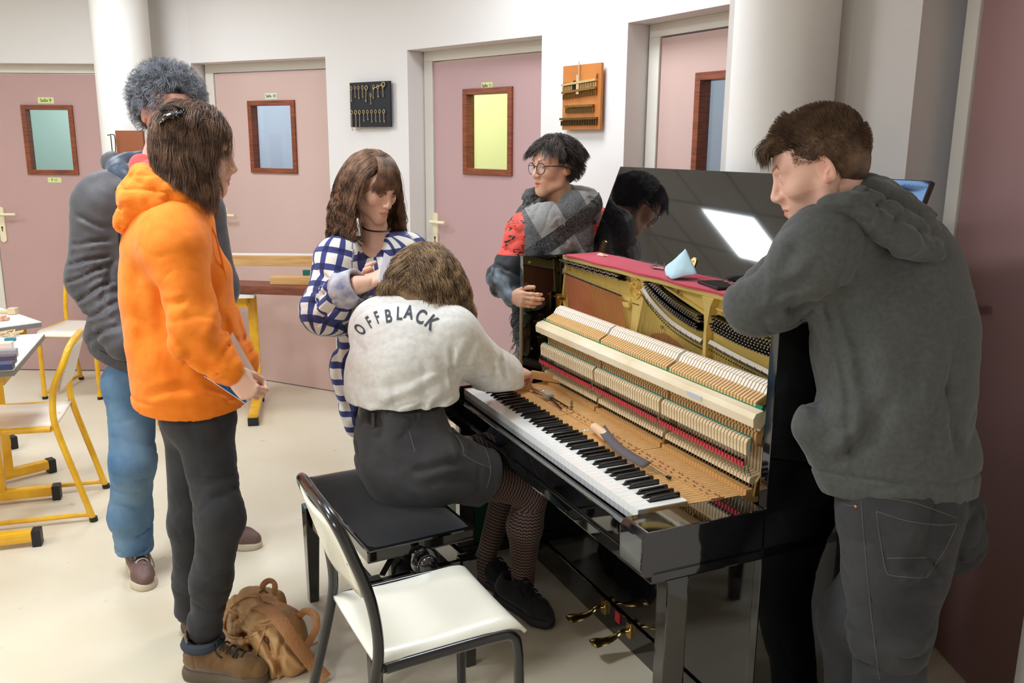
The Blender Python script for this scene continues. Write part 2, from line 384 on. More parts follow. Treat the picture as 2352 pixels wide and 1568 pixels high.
# hinged lid standing open behind
LA = math.radians(21.5); L0 = Vector((0, .605, 1.222)); lu = Vector((0, math.sin(LA), math.cos(LA))); ln = Vector((0, math.cos(LA), -math.sin(LA)))
b = MB(); q = []
for x in (-.14, 1.37):
    for a in (0, .357):
        for t in (0, .018): p = L0 + lu * a + ln * t; q.append((x, p.y, p.z))
b.add(q, [(0, 1, 3, 2), (4, 6, 7, 5), (0, 4, 5, 1), (2, 3, 7, 6), (0, 2, 6, 4), (1, 5, 7, 3)])
lid = P_(b, 'lid', gloss, bevel=.003)
for x in (-.05, .555, 1.16):
    b = MB(); p = L0 + ln * -.001
    poly = [(-.016, -.01), (.016, -.01), (.016, .034)] + [(.016 * math.cos(a), .034 + .016 * math.sin(a)) for a in [PI * k / 10 for k in range(11)]] + [(-.016, .034)]
    vs = []
    for t in (0, -.0025):
        for a, c_ in poly: pp = p + lu * c_ + ln * t; vs.append((x + a, pp.y, pp.z))
    n = len(poly); b.add(vs, [tuple(range(n)), tuple(range(2 * n - 1, n - 1, -1))] + [(i, (i + 1) % n, n + (i + 1) % n, n + i) for i in range(n)])
    h = b.build('hinge', brass, lid)
    s = MB()
    for a, c_ in ((0, .036), (-.006, .018), (.006, .018)): pp = p + lu * c_ + ln * -.003; s.ball((x + a, pp.y, pp.z), .0022, 8, 6)
    s.build('hinge_screw', steel_d, h, smooth=True)
# pedals
for u, tw in ((.60, 0), (.765, 0)):
    b = MB(); path = [(u, .30, .075), (u, .255, .078), (u, .235, .066), (u, .20, .058), (u, .165, .060), (u, .145, .058)]
    pts = bez(path, 4); N = len(pts); rr = [.011 + .016 * min(1, max(0, (i / N - .35) / .4)) for i in range(N)]; rr[-1] = .016
    b.tube(pts, rr, 14, flat=.28, flatdir=(0, 0, 1)); P_(b, 'pedal', brass, smooth=True)
P_(MB().box((.668, .288, .06), (.697, .293, .095)), 'pedal_felt', felt_r)
for u in (.60, .765): P_(MB().box((u - .012, .280, .05), (u + .012, .293, .105)), 'pedal_bracket', brass, bevel=.004)
# ---- keyboard
PITCH = 1.228 / 88; WP = 1.228 / 52
blk = {1, 4, 6, 9, 11}                                               # A0 first: 0=A 1=A# 2=B 3=C 4=C# 5=D 6=D# 7=E 8=F 9=F# 10=G 11=G#
def rear(i):                                                        # action spacing with the two gaps
    return -.004 + i * .01385 + (.012 if i >= 30 else 0) + (.012 if i >= 59 else 0)
wi = 0; bprot = None
bk = MB(); bk.add([(-.0048, .0515, .733), (.0048, .0515, .733), (.0048, .148, .733), (-.0048, .148, .733), (-.0040, .062, .7465), (.0040, .062, .7465), (.0040, .147, .7475), (-.0040, .147, .7475)], [(0, 3, 2, 1), (4, 5, 6, 7), (0, 1, 5, 4), (1, 2, 6, 5), (2, 3, 7, 6), (3, 0, 4, 7)])
for i in range(88):
    isb = (i % 12) in blk; cx = (i + .5) * PITCH; rc = rear(i) + .007
    st = MB().mi(0); hw = .0062
    def seg(v0, v1, z0, z1, xa, xb): st.add([(xa - hw, v0, z0), (xa + hw, v0, z0), (xb + hw, v1, z0), (xb - hw, v1, z0), (xa - hw, v0, z1), (xa + hw, v0, z1), (xb + hw, v1, z1), (xb - hw, v1, z1)], [(0, 3, 2, 1), (4, 5, 6, 7), (0, 1, 5, 4), (1, 2, 6, 5), (2, 3, 7, 6), (3, 0, 4, 7)])
    mid = lambda v: cx + (rc - cx) * max(0, (v - .15) / .2)
    f0 = .03 if not isb else .055
    seg(f0, .151, .70, .7325, cx, cx); seg(.1512, .222, .70, .7265, cx, mid(.222)); seg(.222, .262, .70, .7305, mid(.222), mid(.262)); seg(.262, .331, .70, .7245, mid(.262), mid(.331)); seg(.331, .352, .70, .739, mid(.331), mid(.352)); seg(.352, .372, .70, .731, mid(.352), mid(.372))
    st.mi(1); x = mid(.242) + (0 if not isb else 0); vv = .232 if isb else .250
    st.box((x - .0040, vv - .0025, .7305), (x - .0022, vv + .0025, .7316)); st.box((x + .0022, vv - .0025, .7305), (x + .0040, vv + .0025, .7316)); st.mi(2); st.cyl((x, vv, .73), (x, vv, .7355), .0015, n=6)
    k = P_(st, 'black_key' if isb else 'white_key', [spruce, felt_r, steel])
    if isb:
        if bprot is None: bprot = bk.build('key_cover', ebony, k, bevel=.0016, seg=2, loc=(cx, 0, 0))
        else: copyobj(bprot, k, (cx, 0, 0))
    else:
        x0, x1 = wi * WP + .0004, (wi + 1) * WP - .0004
        lb = ((i - 1) % 12) in blk and i > 0; rb = ((i + 1) % 12) in blk and i < 87
        t0 = i * PITCH - PITCH * 0 + .0014 if lb else x0; t1 = (i + 1) * PITCH - .0014 if rb else x1
        t0, t1 = max(t0, x0), min(t1, x1)
        w_ = MB().mi(0)
        w_.box((x0, -.001, .7325), (x1, .0505, .7355)); w_.box((t0, .0505, .7325), (t1, .1505, .7355)); w_.box((x0, -.001, .713), (x1, .001, .7325)).mi(1).box((x0 + .0003, .001, .695), (x1 - .0003, .03, .713)).box((x0 + .0003, .0015, .713), (x1 - .0003, .03, .7325))
        w_.build('key_cover', [ivory, apron], k)
        wi += 1
P_(MB().box((-.004, .02, .66), (1.232, .37, .699)), 'key_frame', mat('key_frame_dark', (60, 44, 30), .7))
# rear wooden blocks at the ends of each key section
for u0 in (rear(29) + .016, rear(58) + .016):
    P_(MB().box((u0 - .001, .262, .70), (u0 + .0085, .37, .7235)), 'section_divider', maple)
# ---- action, one of each per note
hm = MB().mi(0)
hm.add([(-.0052, .342, .958), (.0052, .342, .958), (.0052, .39, .978), (-.0052, .39, .978), (-.0052, .342, .982), (.0052, .342, .982), (.0052, .392, 1.008), (-.0052, .392, 1.008)], [(0, 3, 2, 1), (4, 5, 6, 7), (0, 1, 5, 4), (1, 2, 6, 5), (2, 3, 7, 6), (3, 0, 4, 7)])
fp = [(.378, .972), (.374, .999), (.386, 1.018), (.405, 1.027), (.424, 1.022), (.438, 1.010), (.443, .998), (.435, .985), (.41, .972)]
hm.mi(1).prism(fp, -.0058, .0058, 'x'); hm.mi(0).cyl((0, .365, .97), (0, .372, .86), .0028, n=8)
bc = MB().mi(0).prism([(.322, .838), (.336, .834), (.34, .874), (.334, .884), (.326, .882), (.320, .872)], -.0052, .0052, 'x'); bc.mi(1).box((-.0055, .3345, .846), (.0055, .3385, .886)); bc.mi(2).cyl((0, .33, .838), (0, .338, .785), .0012, n=6)
bt = MB().prism([(.352, .862), (.372, .868), (.38, .905), (.41, .915), (.412, .93), (.37, .925), (.352, .89)], -.0042, .0042, 'x').box((-.0035, .35, .898), (.0035, .372, .914))
wp = MB().prism([(.338, .757), (.352, .752), (.40, .756), (.44, .775), (.44, .79), (.40, .782), (.352, .775), (.340, .772)], -.0054, .0054, 'x').box((-.004, .38, .78), (.004, .40, .85))
br = MB().mi(0).tube([(0, .33, .775), (0.001, .322, .80), (.002, .318, .835), (.001, .334, .846)], .00085, 5); br.tube([(.004, .345, .775), (.003, .33, .81), (.003, .322, .826)], .0008, 5); br.mi(1).box((-.003, .314, .806), (.005, .3165, .822)); br.mi(2).box((.0005, .312, .822), (.004, .316, .829))
cp = MB().cyl((0, .356, .731), (0, .356, .757), .0018, n=8).cyl((0, .356, .748), (0, .356, .754), .0035, n=8)
protos = [(hm, 'hammer', [maple, felt_w], .0015), (bc, 'backcheck', [maple_l, felt_t, steel], 0), (bt, 'hammer_butt', [maple], 0), (wp, 'wippen', [maple_l], .0012), (br, 'bridle_wire', [steel, red_t, steel_d], 0), (cp, 'capstan', [steel], 0)]
for mb, nm, ms, bv in protos:
    base = None
    for i in range(88):
        x = rear(i) + .007
        if base is None: base = mb.build(nm, ms, piano, bevel=bv, seg=1, loc=(x, 0, 0))
        else: copyobj(base, piano, (x, 0, 0))
# the strip under the hammers, green cushion, long rail
P_(MB().prism([(.312, .925), (.338, .918), (.362, .945), (.362, .957), (.341, .968), (.318, .962), (.310, .948)], -.03, 1.27, 'x'), 'hammer_rail', mat('rail_wood', (246, 230, 200), .35, noise=.1, nscale=5, coat=.3, rgb2=(232, 208, 168)), bevel=.002)
P_(MB().box((.98, .3085, .938), (1.05, .3115, .950), c=(1, .31, .944), R=Matrix.Rotation(0, 3, 'X')), 'rail_sticker', mat('sticker_grey', (200, 204, 210), .4))
P_(MB().prism([(.341, .9682), (.362, .9575), (.366, .968), (.345, .977)], -.025, 1.262, 'x'), 'rail_cushion', felt_g)
P_(MB().box((-.02, .40, .795), (1.262, .44, .86)), 'main_rail', maple)
P_(MB().box((-.02, .366, .742), (1.262, .37, .753)), 'green_cloth_strip', felt_g)
P_(MB().box((-.012, .41, .86), (1.262, .43, .955)), 'damper_rail', mat('damper_rail_wood', (150, 110, 70), .6))  # rail in a plain mid-brown wood, darker than the action wood
for u in (-.022, .425, .835, 1.262):
    b = MB().prism([(.335, .73), (.40, .73), (.405, .80), (.385, .90), (.37, .95), (.355, .95), (.365, .88), (.36, .80), (.34, .77)], u - .004, u + .004, 'x')
    P_(b, 'action_bracket', mat('bracket_bronze', (150, 122, 66), .4, metal=.7))
    P_(MB().ball((u, .338, .918), .007, 12, 8), 'bracket_knob', mat('white_knob', (240, 238, 230), .3), smooth=True)
# ---- cast plate
pb = MB()
pb.box((-.082, .470, .72), (1.335, .49, PH - .002))
P_(pb, 'cast_plate', gold)
r = MB()
r.box((-.078, .448, 1.196), (1.335, .47, PH + .002))                  # top flange
r.beam((-.05, .458, 1.19), (-.075, .458, 1.04), .012, .02, up=(0, 1, 0)); r.beam((-.075, .458, 1.04), (-.04, .458, .99), .012, .02, up=(0, 1, 0))
r.prism([(.37, 1.10), (.42, 1.105), (.42, 1.085), (.385, 1.085)], .452, .47, 'y')
r.prism([(-.07, 1.155), (.37, 1.125), (.42, 1.118), (.42, 1.104), (.37, 1.108), (-.07, 1.135)], .458, .47, 'y')
r.prism([(.40, 1.196), (.53, 1.196), (.505, 1.09), (.455, .90), (.41, .90), (.425, 1.08)], .462, .47, 'y')
r.prism([(.84, 1.196), (.90, 1.196), (.885, 1.17), (.872, 1.10), (.880, .90), (.858, .90), (.858, 1.10), (.852, 1.17)], .446, .47, 'y')
r.beam((.505, .462, 1.13), (.462, .462, .98), .008, .018, up=(0, 1, 0)); r.beam((.60, .46, 1.196), (.86, .46, 1.135), .006, .012, up=(0, 1, 0)); r.beam((.90, .46, 1.165), (1.2, .46, 1.15), .006, .012, up=(0, 1, 0))
P_(r, 'plate_rib', gold2, bevel=.003)
P_(MB().prism([(.52, .99), (.55, 1.02), (.62, 1.035), (.70, 1.02), (.76, .99), (.76, .93), (.52, .93)], .4685, .4695, 'y'), 'plate_opening', mat('opening_wood', (150, 86, 52), .6))
sc = MB()
for u, z in ((.405, 1.18), (.515, 1.188), (.41, 1.09), (.70, 1.185), (.875, 1.18), (.62, 1.055)): sc.cyl((u, .46, z), (u, .456, z), .0065, n=14)
P_(sc, 'plate_screws', mat('plate_screw', (150, 124, 80), .35, metal=.9))
# crest on the plate
em = MB(); EC = (.449, 1.157)
em.tube([(EC[0] + .034 * math.cos(a), .459, EC[1] + .034 * math.sin(a)) for a in [2 * PI * k / 40 for k in range(40)]], .0022, 8, closed=True)
em.tube([(EC[0] + .021 * math.cos(a), .459, EC[1] + .021 * math.sin(a)) for a in [2 * PI * k / 32 for k in range(32)]], .0018, 8, closed=True)
for k in range(14):
    a = math.radians(200 - k * 17); c0 = (EC[0] + .0245 * math.cos(a), EC[1] + .0245 * math.sin(a)); c1 = (EC[0] + .0305 * math.cos(a + .05), EC[1] + .0305 * math.sin(a + .05)); em.cyl((c0[0], .459, c0[1]), (c1[0], .459, c1[1]), .0014, n=6)
for a in (90, 210, 330, 30, 150, 270): a = math.radians(a); em.cyl((EC[0], .458, EC[1]), (EC[0] + .0165 * math.cos(a), .458, EC[1] + .0165 * math.sin(a)), .0012 if a > 2 else .0018, n=6)
P_(em, 'crest', mat('crest_gold', (238, 204, 112), .25, metal=.9), smooth=True)
text_mesh('plate_lettering', 'MADE IN JAPAN', .0062, mat('plate_ink', (110, 88, 40), .6), piano, frame((1, 0, 0), (0, 0, 1), (0, -1, 0), (.449, .4615, 1.103)))
# agraffe / pressure bars
def curve_bar(pts, name, m, w_, t, v):
    b = MB(); q = bez([(u, v, z) for u, z in pts], 6)
    b.tube(q, w_, 4, flat=t, flatdir=(0, 1, 0)); return P_(b, name, m)
A1 = [(.502, 1.163), (.566, 1.125), (.671, 1.083), (.769, 1.062), (.846, 1.052)]; A2 = [(.884, 1.058), (1.0, 1.043), (1.1, 1.033), (1.19, 1.024), (1.28, 1.018)]
barm = mat('pressure_bar', (150, 138, 122), .35, metal=.8)
for A in (A1, A2):
    curve_bar(A, 'pressure_bar', barm, .011, .6, .452)
    q = bez([(u, .444, z) for u, z in A], 3); s = MB()
    for p in q[1::1]: s.ball(p, .0028, 8, 6)
    P_(s, 'bar_screws', steel, smooth=True)
    q = bez([(u, .452, z - .020) for u, z in A], 10); s = MB()
    for p in q: s.ball(p, .0026, 8, 6)
    P_(s, 'string_rests', steel_d, smooth=True)
# strings
def string(name, p, q, r_, m): return MB().cyl(p, q, r_, n=6).build(name, m, piano, smooth=True)
for k in range(44):
    t = k / 43; u = -.062 + .425 * t; z = 1.139 - .022 * t
    string('bass_string', (u, .452, z), (u + .075, .452, .90), .0026 if k < 20 else .0019, copper)
    if k % 1 == 0: string('string_end', (u, .452, z), (u - .004 + .002 * (k % 3), .448, 1.185 - .018 * t), .0007, wire_b)
s = MB()
for k in range(60): t = k / 59; s.ball((-.068 + .436 * t, .450, 1.143 - .022 * t), .0030, 8, 6)
P_(s, 'bass_bridge_pins', steel_d, smooth=True)
for A, n in ((A1, 40), (A2, 36)):
    q = bez([(u, .456, z - .018) for u, z in A], 20); N = len(q)
    for k in range(n):
        p = q[int(k * (N - 1) / (n - 1))]; string('treble_string', p, (p.x - .035, .456, .90), .0011, wire_b)
# tuning pins
tp = MB().mi(0).cyl((0, .47, 0), (0, .432, .004), .0032, n=8).mi(1).cyl((0, .432, .004), (0, .426, .0046), .0034, .0026, n=8).mi(0)
for j in range(3): tp.cyl((0, .462 - j * .0035, .0008 + j * .0004), (0, .460 - j * .0035, .001 + j * .0004), .0052, n=8)
pos = []
for k in range(30):
    t = k / 29; u = -.066 + .435 * t; z = 1.192 - .0015 * (k % 3)
    pos.append((u, z - .002 * t)); 
    if k > 2: pos.append((u + .006, z - .0105 - .002 * t))
for k in range(27):
    t = k / 26; ub = .545 + .295 * t; zb = 1.19 - .085 * t - .012 * math.sin(PI * t)
    for j in range(3):
        pos.append((ub + j * .007 - .006, zb - j * .0085)); 
        if zb - j * .009 + .027 < 1.192 - .0 * t: pos.append((ub + j * .007, zb + .027 - j * .0085))
for k in range(25):
    t = k / 24; ub = .912 + .33 * t; zb = 1.118 - .02 * t - .008 * math.sin(PI * t)
    for j in range(3): pos.append((ub + j * .006 - .004, zb - j * .0085)); pos.append((ub + j * .006, zb + .024 - j * .0085))
pos.sort(key=lambda p: -p[0])
base = None
for p in pos[:100]:
    if base is None: base = tp.build('tuning_pin', [steel_d, steel], piano, smooth=True, loc=(p[0], 0, p[1]))
    else: copyobj(base, piano, (p[0], 0, p[1]))
rest = MB()
for p in pos[100:]:
    o = len(rest.v); rest.v += [(x + p[0], y, z + p[1]) for x, y, z in tp.v]; rest.f += [tuple(i + o for i in f_) for f_ in tp.f]; rest.m += tp.m
tag(P_(rest, 'tuning_pins', [steel_d, steel], smooth=True), kind='stuff')
# bracket at the left of the plate, front
P_(MB().cyl((-.104, .43, 1.045), (-.03, .44, 1.045), .0055, n=12).box((-.085, .425, .98), (-.072, .445, 1.06)), 'latch_arm', brass)
# ================================================================== THINGS ON THE PIANO
def cloth(name, U0, U1, V0, V1, z, m, nx=60, ny=24, drop=None):
    pass
clm = mat('red_cloth', (196, 36, 66), .85, sheen=.3, bump=.25, bscale=300)
vs = []; fs = []; nx, ny = 70, 22
for i in range(nx + 1):
    for j in range(ny + 1):
        u = -.052 + (1.345 + .052) * i / nx + (.02 * (1 - j / ny) - .012 if i == 0 else 0); a = j / ny
        v = .444 + .159 * a; z = 1.2175
        if a < .06: v = .444; z = 1.2175 - (.06 - a) * .12; v -= .002
        z += .0012 * math.sin(u * 17 + v * 30) * math.sin(u * 7) + .0012; v += .003 * math.sin(u * 23)*(1 if a<.5 else 0)
        vs.append(pw(u, v, z))
for i in range(nx):
    for j in range(ny): k = i * (ny + 1) + j; fs.append((k, k + ny + 1, k + ny + 2, k + 1))
o = MB().add(vs, fs).build('red_cloth', clm, smooth=True); o.modifiers.new('s', 'SOLIDIFY').thickness = -.0018
tag(o, 'crimson red felt cloth laid along the top of the open piano', 'cloth')
# phone
PR = Matrix.Rotation(PT, 4, 'Z')
def put(o, u, v, z, rz=0, tilt=(0, 0)): o.location = pw(u, v, z); o.rotation_euler = (tilt[0], tilt[1], PT + rz); return o
ZT = 1.2215
t = tag(empty('mobile_phone'), 'black mobile phone lying on the red cloth beside the pale blue face mask', 'phone'); put(t, .845, .50, ZT, -.20)
MB().box((-.07, -.036, 0), (.07, .036, .0085)).build('phone_body', mat('phone_black', (18, 18, 20), .25), t, bevel=.004, seg=3)
MB().box((-.066, -.032, .0085), (.066, .032, .0089)).build('phone_screen', mat('phone_glass', (8, 8, 10), .05), t)
# pale blue folded mask / pouch: tetrahedral pillow
b = bmesh.new()
V4 = [(-.085, -.01, .025), (.075, -.005, .02), (-.01, -.055, .004), (.0, .05, .02), (.005, .0, .098), (-.04, .035, .05), (.04, -.035, .03)]
for p in V4: b.verts.new(p)
b.verts.new((.015, -.06, .0)); b.verts.new((-.05, -.03, .002))
bmesh.ops.convex_hull(b, input=b.verts); bmesh.ops.subdivide_edges(b, edges=b.edges, cuts=5, use_grid_fill=True)
for v_ in b.verts:
    p = v_.co; r_ = Vector((p.x, p.y, p.z - .03)); d_ = math.sin(p.x * 90 + p.z * 60) * .0016 + math.sin(p.y * 120 + p.x * 40) * .0012
    v_.co = p + r_.normalized() * d_
    v_.co.x -= .22 * max(0, .06 - abs(p.z - .06)) * (1 if p.x > 0 else -1) * .35
bmesh.ops.smooth_vert(b, verts=b.verts, factor=.4, use_axis_x=True, use_axis_y=True, use_axis_z=True)
me = bpy.data.meshes.new('face_mask'); b.to_mesh(me); b.free(); me.materials.append(mat('mask_blue', (186, 214, 224), .85, bump=.2, bscale=60)); me.polygons.foreach_set('use_smooth', [True] * len(me.polygons))
o = bpy.data.objects.new('face_mask', me); COL.objects.link(o); put(o, .665, .50, ZT + .002, .1); tag(o, 'pale blue folded fabric face mask standing on the red cloth', 'face mask')
# pliers-like steel tool
t = MB(); t.cyl((-.05, 0, .006), (.05, .01, .008), .0035, n=10).cyl((-.05, .012, .006), (.05, .0, .008), .003, n=10).box((-.065, -.002, .002), (-.045, .016, .011)).cyl((.005, .004, .006), (.005, .004, .028), .0022, n=8).cyl((-.045, .006, .008), (-.045, .006, .026), .002, n=8)
o = t.build('steel_tool', steel, smooth=True); put(o, .50, .53, ZT, .05); tag(o, 'small steel tuning tool lying on the red cloth left of the mask', 'tool')
b = MB(); b.box((-.022, -.008, 0), (.02, .010, .004)).box((-.016, -.006, .004), (.006, .006, .008)); b.tube([(.015, 0, .003), (.03, .003, .003), (.04, 0, .003)], .0016, 6)
o = b.build('piano_part', mat('part_offwhite', (232, 222, 204), .6), bevel=.001); put(o, .055, .55, ZT, .1); tag(o, 'little off-white wooden action part near the left end of the red cloth', 'piano part')
b = MB(); b.tube(bez([(-.03, 0, .003), (-.01, .008, .006), (.01, -.003, .004), (.03, .006, .009), (.05, .0, .004)], 5), .0018, 6)
o = b.build('coiled_cord', dark, smooth=True); put(o, .80, .555, ZT, 0); tag(o, 'thin black cord curled behind the phone on the cloth', 'cord')
# ---- lying on the keys
ZK = .7312
chrome = mat('chrome', (214, 216, 218), .12, metal=1)
t = tag(empty('tuning_lever'), 'silver tuning lever with a square clear head lying across the key sticks', 'tuning lever'); put(t, .222, .245, ZK + .008, -.12)
MB().cyl((-.095, -.03, 0), (-.03, -.01, .004), .0065, .0052, n=14).build('lever_handle', chrome, t, smooth=True)
MB().ball((-.028, -.008, .006), .009, 14, 10).build('lever_joint', chrome, t, smooth=True)
MB().box((-.02, -.02, -.006), (.032, .012, .014)).build('lever_head', mat('clear_plastic', (226, 222, 210), .12, trans=.5), t, bevel=.002)
MB().beam((.03, 0, .003), (.15, .02, -.002), .006, .002).beam((.03, -.006, .002), (.155, -.006, -.004), .006, .002).build('lever_blades', steel_d, t)
b = MB().cyl((0, 0, 0), (0, 0, .022), .0035, n=10).cyl((0, 0, .007), (0, 0, .010), .0075, n=12).cyl((0, 0, .02), (0, 0, .034), .0055, .002, n=10)
o = b.build('screw_stud', mat('stud_metal', (150, 146, 122), .35, metal=.9), smooth=False); put(o, .385, .255, ZK); tag(o, 'small pointed metal stud standing upright on the key sticks', 'screw')
b = MB().cyl((0, 0, 0), (0, 0, .0015), .0085, n=24).mi(1).cyl((0, 0, .0015), (0, 0, .0022), .003, n=14)
o = b.build('white_washer', [mat('washer_white', (240, 240, 238), .4), dark]); put(o, .598, .196, ZK - .004); tag(o, 'small round white washer lying behind the black keys', 'washer')
t = tag(empty('regulating_tool'), 'long thin steel regulating tool with a pale wooden handle resting behind the black keys', 'tool'); put(t, .66, .195, ZK + .012, -.005)
MB().tube(bez([(-.035, .01, .003), (-.02, .012, .004), (.03, .008, .003), (.07, .002, .002), (.085, 0, .001)], 4), [.012] * 3 + [.0155] * 5 + [.0165] * 4 + [.012] * 3 + [.008] * 2, 18).build('tool_handle', mat('handle_beech', (236, 196, 158), .4), t, smooth=True)
MB().cyl((.084, 0, .001), (.098, 0, 0), .0075, n=14).build('tool_ferrule', chrome, t, smooth=True)
MB().tube([(.098, 0, 0), (.25, .004, -.006), (.40, .006, -.010)], .0021, 8).build('tool_shaft', chrome, t, smooth=True)
MB().cyl((.40, .006, -.009), (.413, .008, -.009), .005, n=10).build('tool_tip', steel_d, t, smooth=True)
b = MB(); q = []; n = 24
for i in range(n + 1):
    s_ = i / n; u = s_ * .345; v = .035 - .075 * math.sin(PI * s_ * .62) + .02 * s_; z = .003 + .02 * (1 - s_) * s_
    for dv, dz in ((0, 0), (.028, .012)): q.append((u, v + dv, z + dz))
b.add(q, [(2 * i, 2 * i + 2, 2 * i + 3, 2 * i + 1) for i in range(n)])
o = b.build('felt_strip', mat('strip_grey', (98, 88, 90), .85), smooth=True); o.modifiers.new('s', 'SOLIDIFY').thickness = .003
put(o, .665, .165, ZK + .016, 0); tag(o, 'curved dark grey felt strip lying across the black keys', 'felt strip')
# the fallboard end block with a wooden key being lifted out at the left
b = MB(); b.mi(0).box((-.09, -.02, 0), (.09, .02, .022)); o = b.build('black_block', blackm, bevel=.004); put(o, -.045, .36, .765, 1.05, (.12, .25)); tag(o, 'matte black wooden block tilted against the left end of the keyboard', 'block')
b = MB(); b.box((-.075, -.0075, 0), (.075, .0075, .03)); o = b.build('loose_key_stick', spruce, bevel=.001); put(o, .045, .33, .742, .55, (0, -.0)); tag(o, 'light wooden key end sticking up beside the seated girl\'s hand', 'key stick')
# ================================================================== SCULPTING: signed distance fields meshed by surface nets
def _noise3(P, scale, seed=0):
    r = np.random.default_rng(seed); L = r.random((32, 32, 32)).astype(np.float32) * 2 - 1
    Q = P / scale; i = np.floor(Q).astype(np.int32); f = (Q - i).astype(np.float32); f = f * f * (3 - 2 * f)
    i0 = i & 31; i1 = (i + 1) & 31
    x0, y0, z0 = i0[..., 0], i0[..., 1], i0[..., 2]; x1, y1, z1 = i1[..., 0], i1[..., 1], i1[..., 2]
    fx, fy, fz = f[..., 0], f[..., 1], f[..., 2]
    def l(a, b, t): return a + (b - a) * t
    return l(l(l(L[x0, y0, z0], L[x1, y0, z0], fx), l(L[x0, y1, z0], L[x1, y1, z0], fx), fy), l(l(L[x0, y0, z1], L[x1, y0, z1], fx), l(L[x0, y1, z1], L[x1, y1, z1], fx), fy), fz)
def surface_nets(D, org, h):
    S = D < 0; nx, ny, nz = D.shape
    c = np.zeros((nx - 1, ny - 1, nz - 1), np.int8)
    for a in (0, 1):
        for b in (0, 1):
            for d in (0, 1): c += S[a:nx - 1 + a, b:ny - 1 + b, d:nz - 1 + d]
    act = (c > 0) & (c < 8); ids = -np.ones(act.shape, np.int64); idx = np.argwhere(act); n = len(idx)
    if n == 0: return np.zeros((0, 3)), np.zeros((0, 4), int)
    ids[act] = np.arange(n)
    acc = np.zeros((n, 3)); cnt = np.zeros(n)
    cor = [(a, b, d) for a in (0, 1) for b in (0, 1) for d in (0, 1)]
    val = {k: D[idx[:, 0] + k[0], idx[:, 1] + k[1], idx[:, 2] + k[2]] for k in cor}
    for a in cor:
        for ax in range(3):
            if a[ax] == 0:
                b = tuple(1 if q == ax else a[q] for q in range(3)); va, vb = val[a], val[b]; m = (va < 0) != (vb < 0)
                t = np.where(m, va / np.where(m, va - vb, 1), 0)
                p = np.array(a, float)[None, :].repeat(n, 0); p[:, ax] += t; acc += p * m[:, None]; cnt += m
    V = (idx + acc / cnt[:, None]) * h + org
    F = []
    for ax in range(3):
        o1, o2 = [(1, 2), (2, 0), (0, 1)][ax]
        sl0 = [slice(1, -1)] * 3; sl0[ax] = slice(0, -1); sl1 = list(sl0); sl1[ax] = slice(1, None)
        A, B = S[tuple(sl0)], S[tuple(sl1)]; e = np.argwhere(A != B)
        if len(e) == 0: continue
        aa = A[e[:, 0], e[:, 1], e[:, 2]]; e = e.copy()
        for q in range(3):
            if q != ax: e[:, q] += 1
        def g(d1, d2):
            p = e.copy(); p[:, o1] -= d1; p[:, o2] -= d2; return ids[p[:, 0], p[:, 1], p[:, 2]]
        q = np.stack([g(1, 1), g(0, 1), g(0, 0), g(1, 0)], 1); q[~aa] = q[~aa][:, ::-1]; F.append(q)
    return V, np.concatenate(F)
